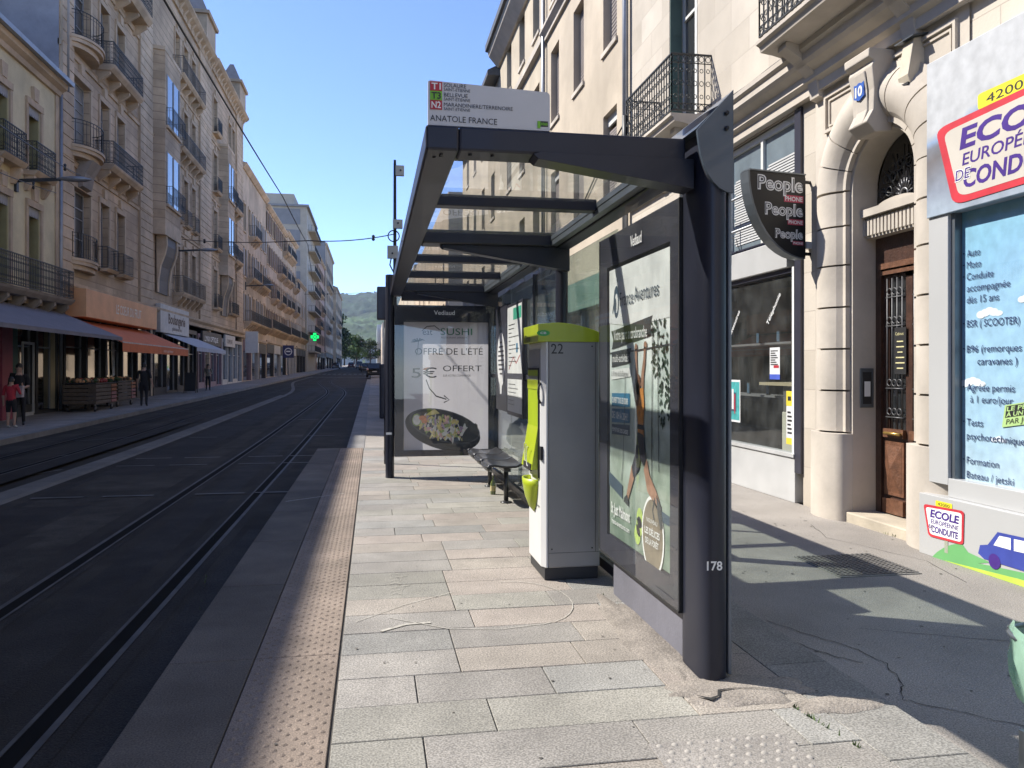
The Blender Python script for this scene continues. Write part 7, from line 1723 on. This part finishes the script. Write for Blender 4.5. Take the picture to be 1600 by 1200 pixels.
# ------------------------------------------------------------------ cars
m_tyre = M('tyre', (.015, .015, .015), .85); m_rim = M('rim', (.25, .25, .26), .4, metal=.7); m_cgl = M('car_glass', (.012, .014, .016), .06, .1, coat=1); m_tail = M('tail_light', (.35, .01, .015), .25, .05, coat=1); m_plate = M('plate', (.5, .5, .48), .5)
def car(lbl, x, y, paint, rz=0.0, group='cars parked along the street', Wd=1.8, L_=4.3, H=1.6):
    g = gz(y) - .2 if x < -.5 else gz(y) - .07
    T = thing('parked_car', (x, y, g), lbl, 'car', group, rz)
    def lp(mb, nm, par, **k):
        o = put(nm, mb.mesh(nm, (0, 0, 0), **k), par, (x, y, g), rz); return o
    # sections along y (rear at -L/2): (y, half width, z low, z belt)
    mb = MB().m(paint)
    secs = [(-L_ / 2, .78, .42, .98), (-L_ / 2 + .12, .86, .25, 1.02), (-L_ / 4, .90, .2, 1.02), (0, .9, .2, 1.0), (L_ / 4, .89, .2, .97), (L_ / 2 - .35, .84, .25, .86), (L_ / 2, .7, .4, .7)]
    vs = []
    for yy, hw, zl, zb in secs: vs += [(-hw * .9, yy, zl), (-hw, yy, zl + .2), (-hw, yy, (zl + zb) / 2 + .1), (-hw * .94, yy, zb), (hw * .94, yy, zb), (hw, yy, (zl + zb) / 2 + .1), (hw, yy, zl + .2), (hw * .9, yy, zl)]
    fs = [(i * 8 + j, i * 8 + (j + 1) % 8, (i + 1) * 8 + (j + 1) % 8, (i + 1) * 8 + j) for i in range(len(secs) - 1) for j in range(8)] + [tuple(range(8)), tuple(range(48, 56))]
    mb.add(vs, fs, True)
    rf = [(-L_ / 2 + .1, .80, 1.0), (-L_ / 2 + .45, .66, H - .03), (-.1, .68, H), (.55, .66, H - .06), (1.2, .80, .97)]
    vs = []
    for yy, hw, z in rf: vs += [(-hw, yy, z), (hw, yy, z)]
    mb.add(vs, [(2, 3, 5, 4), (4, 5, 7, 6)], True); bd = lp(mb, 'body', T)
    mb = MB().m(m_cgl); mb.add(vs, [(0, 1, 3, 2), (6, 7, 9, 8)], False)
    for s in (0, 1): mb.add([vs[s], vs[2 + s], vs[4 + s], vs[6 + s], vs[8 + s]], [(0, 1, 2, 3, 4)], False)
    lp(mb, 'windows', T)
    mb = MB().m(paint)
    for s in (0, 1):
        for k in (1, 2): a = V(vs[2 * k + s]); mb.bar(a, (a.x * 1.22, a.y + (-.1 if k == 1 else 0), 1.0), .07)
    lp(mb, 'pillar', T)
    for sx in (-1, 1):
        for yy in (-L_ * .31, L_ * .31):
            mb = MB().m(m_tyre); mb.tube([(sx * .72, yy, .32), (sx * .91, yy, .32)], .32, 18); w_ = lp(mb, 'wheel', T); mb = MB().m(m_rim); mb.tube([(sx * .905, yy, .32), (sx * .915, yy, .32)], .2, 12); lp(mb, 'rim', w_)
        mb = MB().m(m_tail); mb.box(sx * .78 - .09, sx * .78 + .09, -L_ / 2 - .02, -L_ / 2 + .12, .82, 1.02); lp(mb, 'tail_light', T)
    mb = MB().m(m_plate); mb.box(-.26, .26, -L_ / 2 - .015, -L_ / 2, .58, .70); lp(mb, 'number_plate', T)
    mb = MB().m(m_blk); mb.box(-.8, .8, -L_ / 2 - .03, -L_ / 2 + .1, .32, .48); lp(mb, 'bumper', T)
    return T
p_dk = M('paint_dark', (.02, .02, .026), .3, .05, coat=1); p_wh = M('paint_white', (.55, .55, .55), .35, .03, coat=1); p_gy = M('paint_grey', (.16, .16, .17), .35, .05, coat=1); p_rd = M('paint_red', (.3, .03, .03), .35, .05, coat=1)
car('dark parked estate car seen from behind in front of the shelter post', .78 - .55, 92, p_dk)
car('white parked car far down the street, nearest of the pale ones', -1.2, 150, p_wh)
car('pale grey parked car behind the white one', -1.9, 171, p_gy)
car('white van-like car at the end of the street by the trees', -3.4, 215, p_wh, H=1.9)
car('red car far away in the middle of the street', -6.2, 240, p_rd)
car('white car parked below the last beige house on the left', -9.0, 205, p_wh)
# ------------------------------------------------------------------ trees at the end of the street
m_bark = M('bark', (.06, .045, .035), .9, .3, 10); m_lf = [M('leaf_a', (.035, .068, .018), .7, .35, 3, objvar=.25), M('leaf_b', (.075, .13, .03), .7, .35, 3, objvar=.25), M('leaf_c', (.02, .042, .014), .7, .35, 3)]
def tree(lbl, x, y, H, rad, seed, dark=0):
    rr = random.Random(seed); g = gz(y) - .2; T = thing('street_tree', (x, y, g), lbl, 'tree')
    mb = MB().m(m_bark); mb.tube([(x, y, g - .3), (x + .1, y, g + H * .25), (x, y, g + H * .55), (x, y, g + H * .8)], [H * .03, H * .024, H * .015, .03], 8)
    for i in range(9):
        a = rr.uniform(0, 6.28); z = g + H * rr.uniform(.28, .6); mb.tube([(x, y, z), (x + rad * .4 * math.cos(a), y + rad * .4 * math.sin(a), z + H * .12), (x + rad * .8 * math.cos(a), y + rad * .8 * math.sin(a), z + H * .22)], [H * .011, H * .007, .02], 5)
    build(mb, 'trunk', T)
    mb = MB(); cl = []
    for i in range(26):
        a = rr.uniform(0, 6.28); r = rad * math.sqrt(rr.random()) * .85; zz = g + H * (.32 + .6 * rr.random()); k = 1 - abs((zz - g) / H - .55) * 1.1; cl.append((x + r * k * math.cos(a), y + r * k * math.sin(a), zz, rad * rr.uniform(.25, .45)))
    for cx, cy, cz, cr in cl:
        mb.m(rr.choice(m_lf if not dark else (m_lf[0], m_lf[2], m_lf[2])))
        for i in range(70):
            d = V((rr.gauss(0, 1), rr.gauss(0, 1), rr.gauss(0, .8))).normalized() * cr * rr.uniform(.45, 1.05); p = V((cx, cy, cz)) + d
            u = V((rr.gauss(0, 1), rr.gauss(0, 1), rr.gauss(0, 1))).normalized(); v = u.cross(V((rr.gauss(0, 1), rr.gauss(0, 1), rr.gauss(0, 1)))).normalized(); s = rad * rr.uniform(.045, .085)
            mb.quad(p - u * s - v * s * .6, p + u * s - v * s * .6, p + u * s * .7 + v * s * .7, p - u * s * .7 + v * s * .7)
    build(mb, 'crown', T)
tree('dark tall tree next to the last house on the left, largest of the far trees', -14.0, 285, 20.5, 6.8, 1, 1)
tree('dark tree in front of the pair, just right of the tall one', -12.3, 300, 15, 5.2, 2, 1)
tree('bright green round tree in the middle of the far end of the street', -6.5, 330, 13, 5.2, 3)
tree('small bright tree between the dark tree and the round tree', -12.3, 360, 12, 4.2, 4)
tree('green tree partly behind the dark cabinet at the far right', -1.0, 345, 11.5, 4.2, 5)
tree('dark low tree behind the round bright tree', -9, 400, 12, 5, 6, 1)
# ------------------------------------------------------------------ hills and the town on them
m_hill = M('wooded_hill', (.030, .055, .026), .95, .5, .035, stain=.55); m_hill2 = M('meadow_hill', (.048, .08, .028), .95, .55, .018, stain=.6)
def hills(mb, y0, y1, zf, nx=90, ny=26, x0=-900, x1=1000):
    vs = []
    for j in range(ny + 1):
        t = j / ny; y = y0 + (y1 - y0) * t
        for i in range(nx + 1): x = x0 + (x1 - x0) * i / nx; vs.append((x, y, zf(x, t)))
    mb.add(vs, [(j * (nx + 1) + i, j * (nx + 1) + i + 1, (j + 1) * (nx + 1) + i + 1, (j + 1) * (nx + 1) + i) for j in range(ny) for i in range(nx)], True)
from mathutils import noise
nz = lambda x, y, s: noise.fractal(V((x / s, y / s, 3.7)), .8, 2.2, 6)
rj = random.Random(77)
mb = MB().m(m_hill2); hills(mb, 900, 1700, lambda x, t: 4 + 118 * (t ** 1.15) * (1 - .00025 * abs(x - 60)) + nz(x, t * 800, 160) * 16 * t + nz(x, t * 900, 25) * 3.5 * t + (rj.uniform(-1, 5) if nz(x, t * 800, 70) > -.05 else rj.uniform(-.3, .6)) * min(1, t * 4), 150, 90, -330, 300)
struct(mb, 'hills')
mb = MB().m(m_hill); hills(mb, 1700, 2500, lambda x, t: 90 + 126 * math.sin(min(1, t * 1.25) * PI / 2) + nz(x, t * 500, 260) * 18 + nz(x, t * 900, 24) * 6 - .006 * max(0, x) + rj.uniform(-2, 6), 170, 70, -560, 420)
struct(mb, 'hills')
m_town = M('far_town_wall', (.38, .36, .33), .9, .25, .2); m_troof = M('far_town_roof', (.2, .1, .07), .9, .2, .2)
mb = MB(); rr = random.Random(8)
for i in range(170):
    x = rr.uniform(-190, 130); t = rr.uniform(.02, .32); y = 900 + 800 * t; z = 4 + 118 * t ** 1.15; w_, d, h = rr.uniform(6, 16), rr.uniform(8, 14), rr.uniform(5, 12)
    mb.m(m_town); mb.box(x, x + w_, y, y + d, z - 6, z + h); mb.m(m_troof); mb.prism([(x - .4, z + h), (x + w_ + .4, z + h), (x + w_ / 2, z + h + 2.5)], lambda a, b, dd: V((a, dd, b)), y - .4, y + d + .4)
for i in range(8):
    x = -170 + i * 42 + rr.uniform(-8, 8); y = 880; mb.m(m_town); mb.box(x, x + rr.uniform(25, 38), y, y + 14, 0, rr.uniform(16, 22))
tag(build(mb, 'distant_town'), 'pale distant houses scattered over the lower slopes of the hill', 'town', kind='stuff')
# ------------------------------------------------------------------ air between the stop and the hills
hm = bpy.data.materials.new('haze_air'); hm.use_nodes = True
for n in list(hm.node_tree.nodes):
    if n.type == 'BSDF_PRINCIPLED': hm.node_tree.nodes.remove(n)
pv = hm.node_tree.nodes.new('ShaderNodeVolumePrincipled'); pv.inputs['Density'].default_value = .00009; pv.inputs['Color'].default_value = (.62, .78, 1.0, 1); pv.inputs['Anisotropy'].default_value = .2
hm.node_tree.links.new(pv.outputs[0], [n for n in hm.node_tree.nodes if n.type == 'OUTPUT_MATERIAL'][0].inputs['Volume'])
mb = MB().m(hm); mb.box(-3100, 3100, -60, 4300, -2.5, 262); tag(build(mb, 'haze'), 'thin blue summer haze filling the street and the valley', 'haze', kind='stuff')
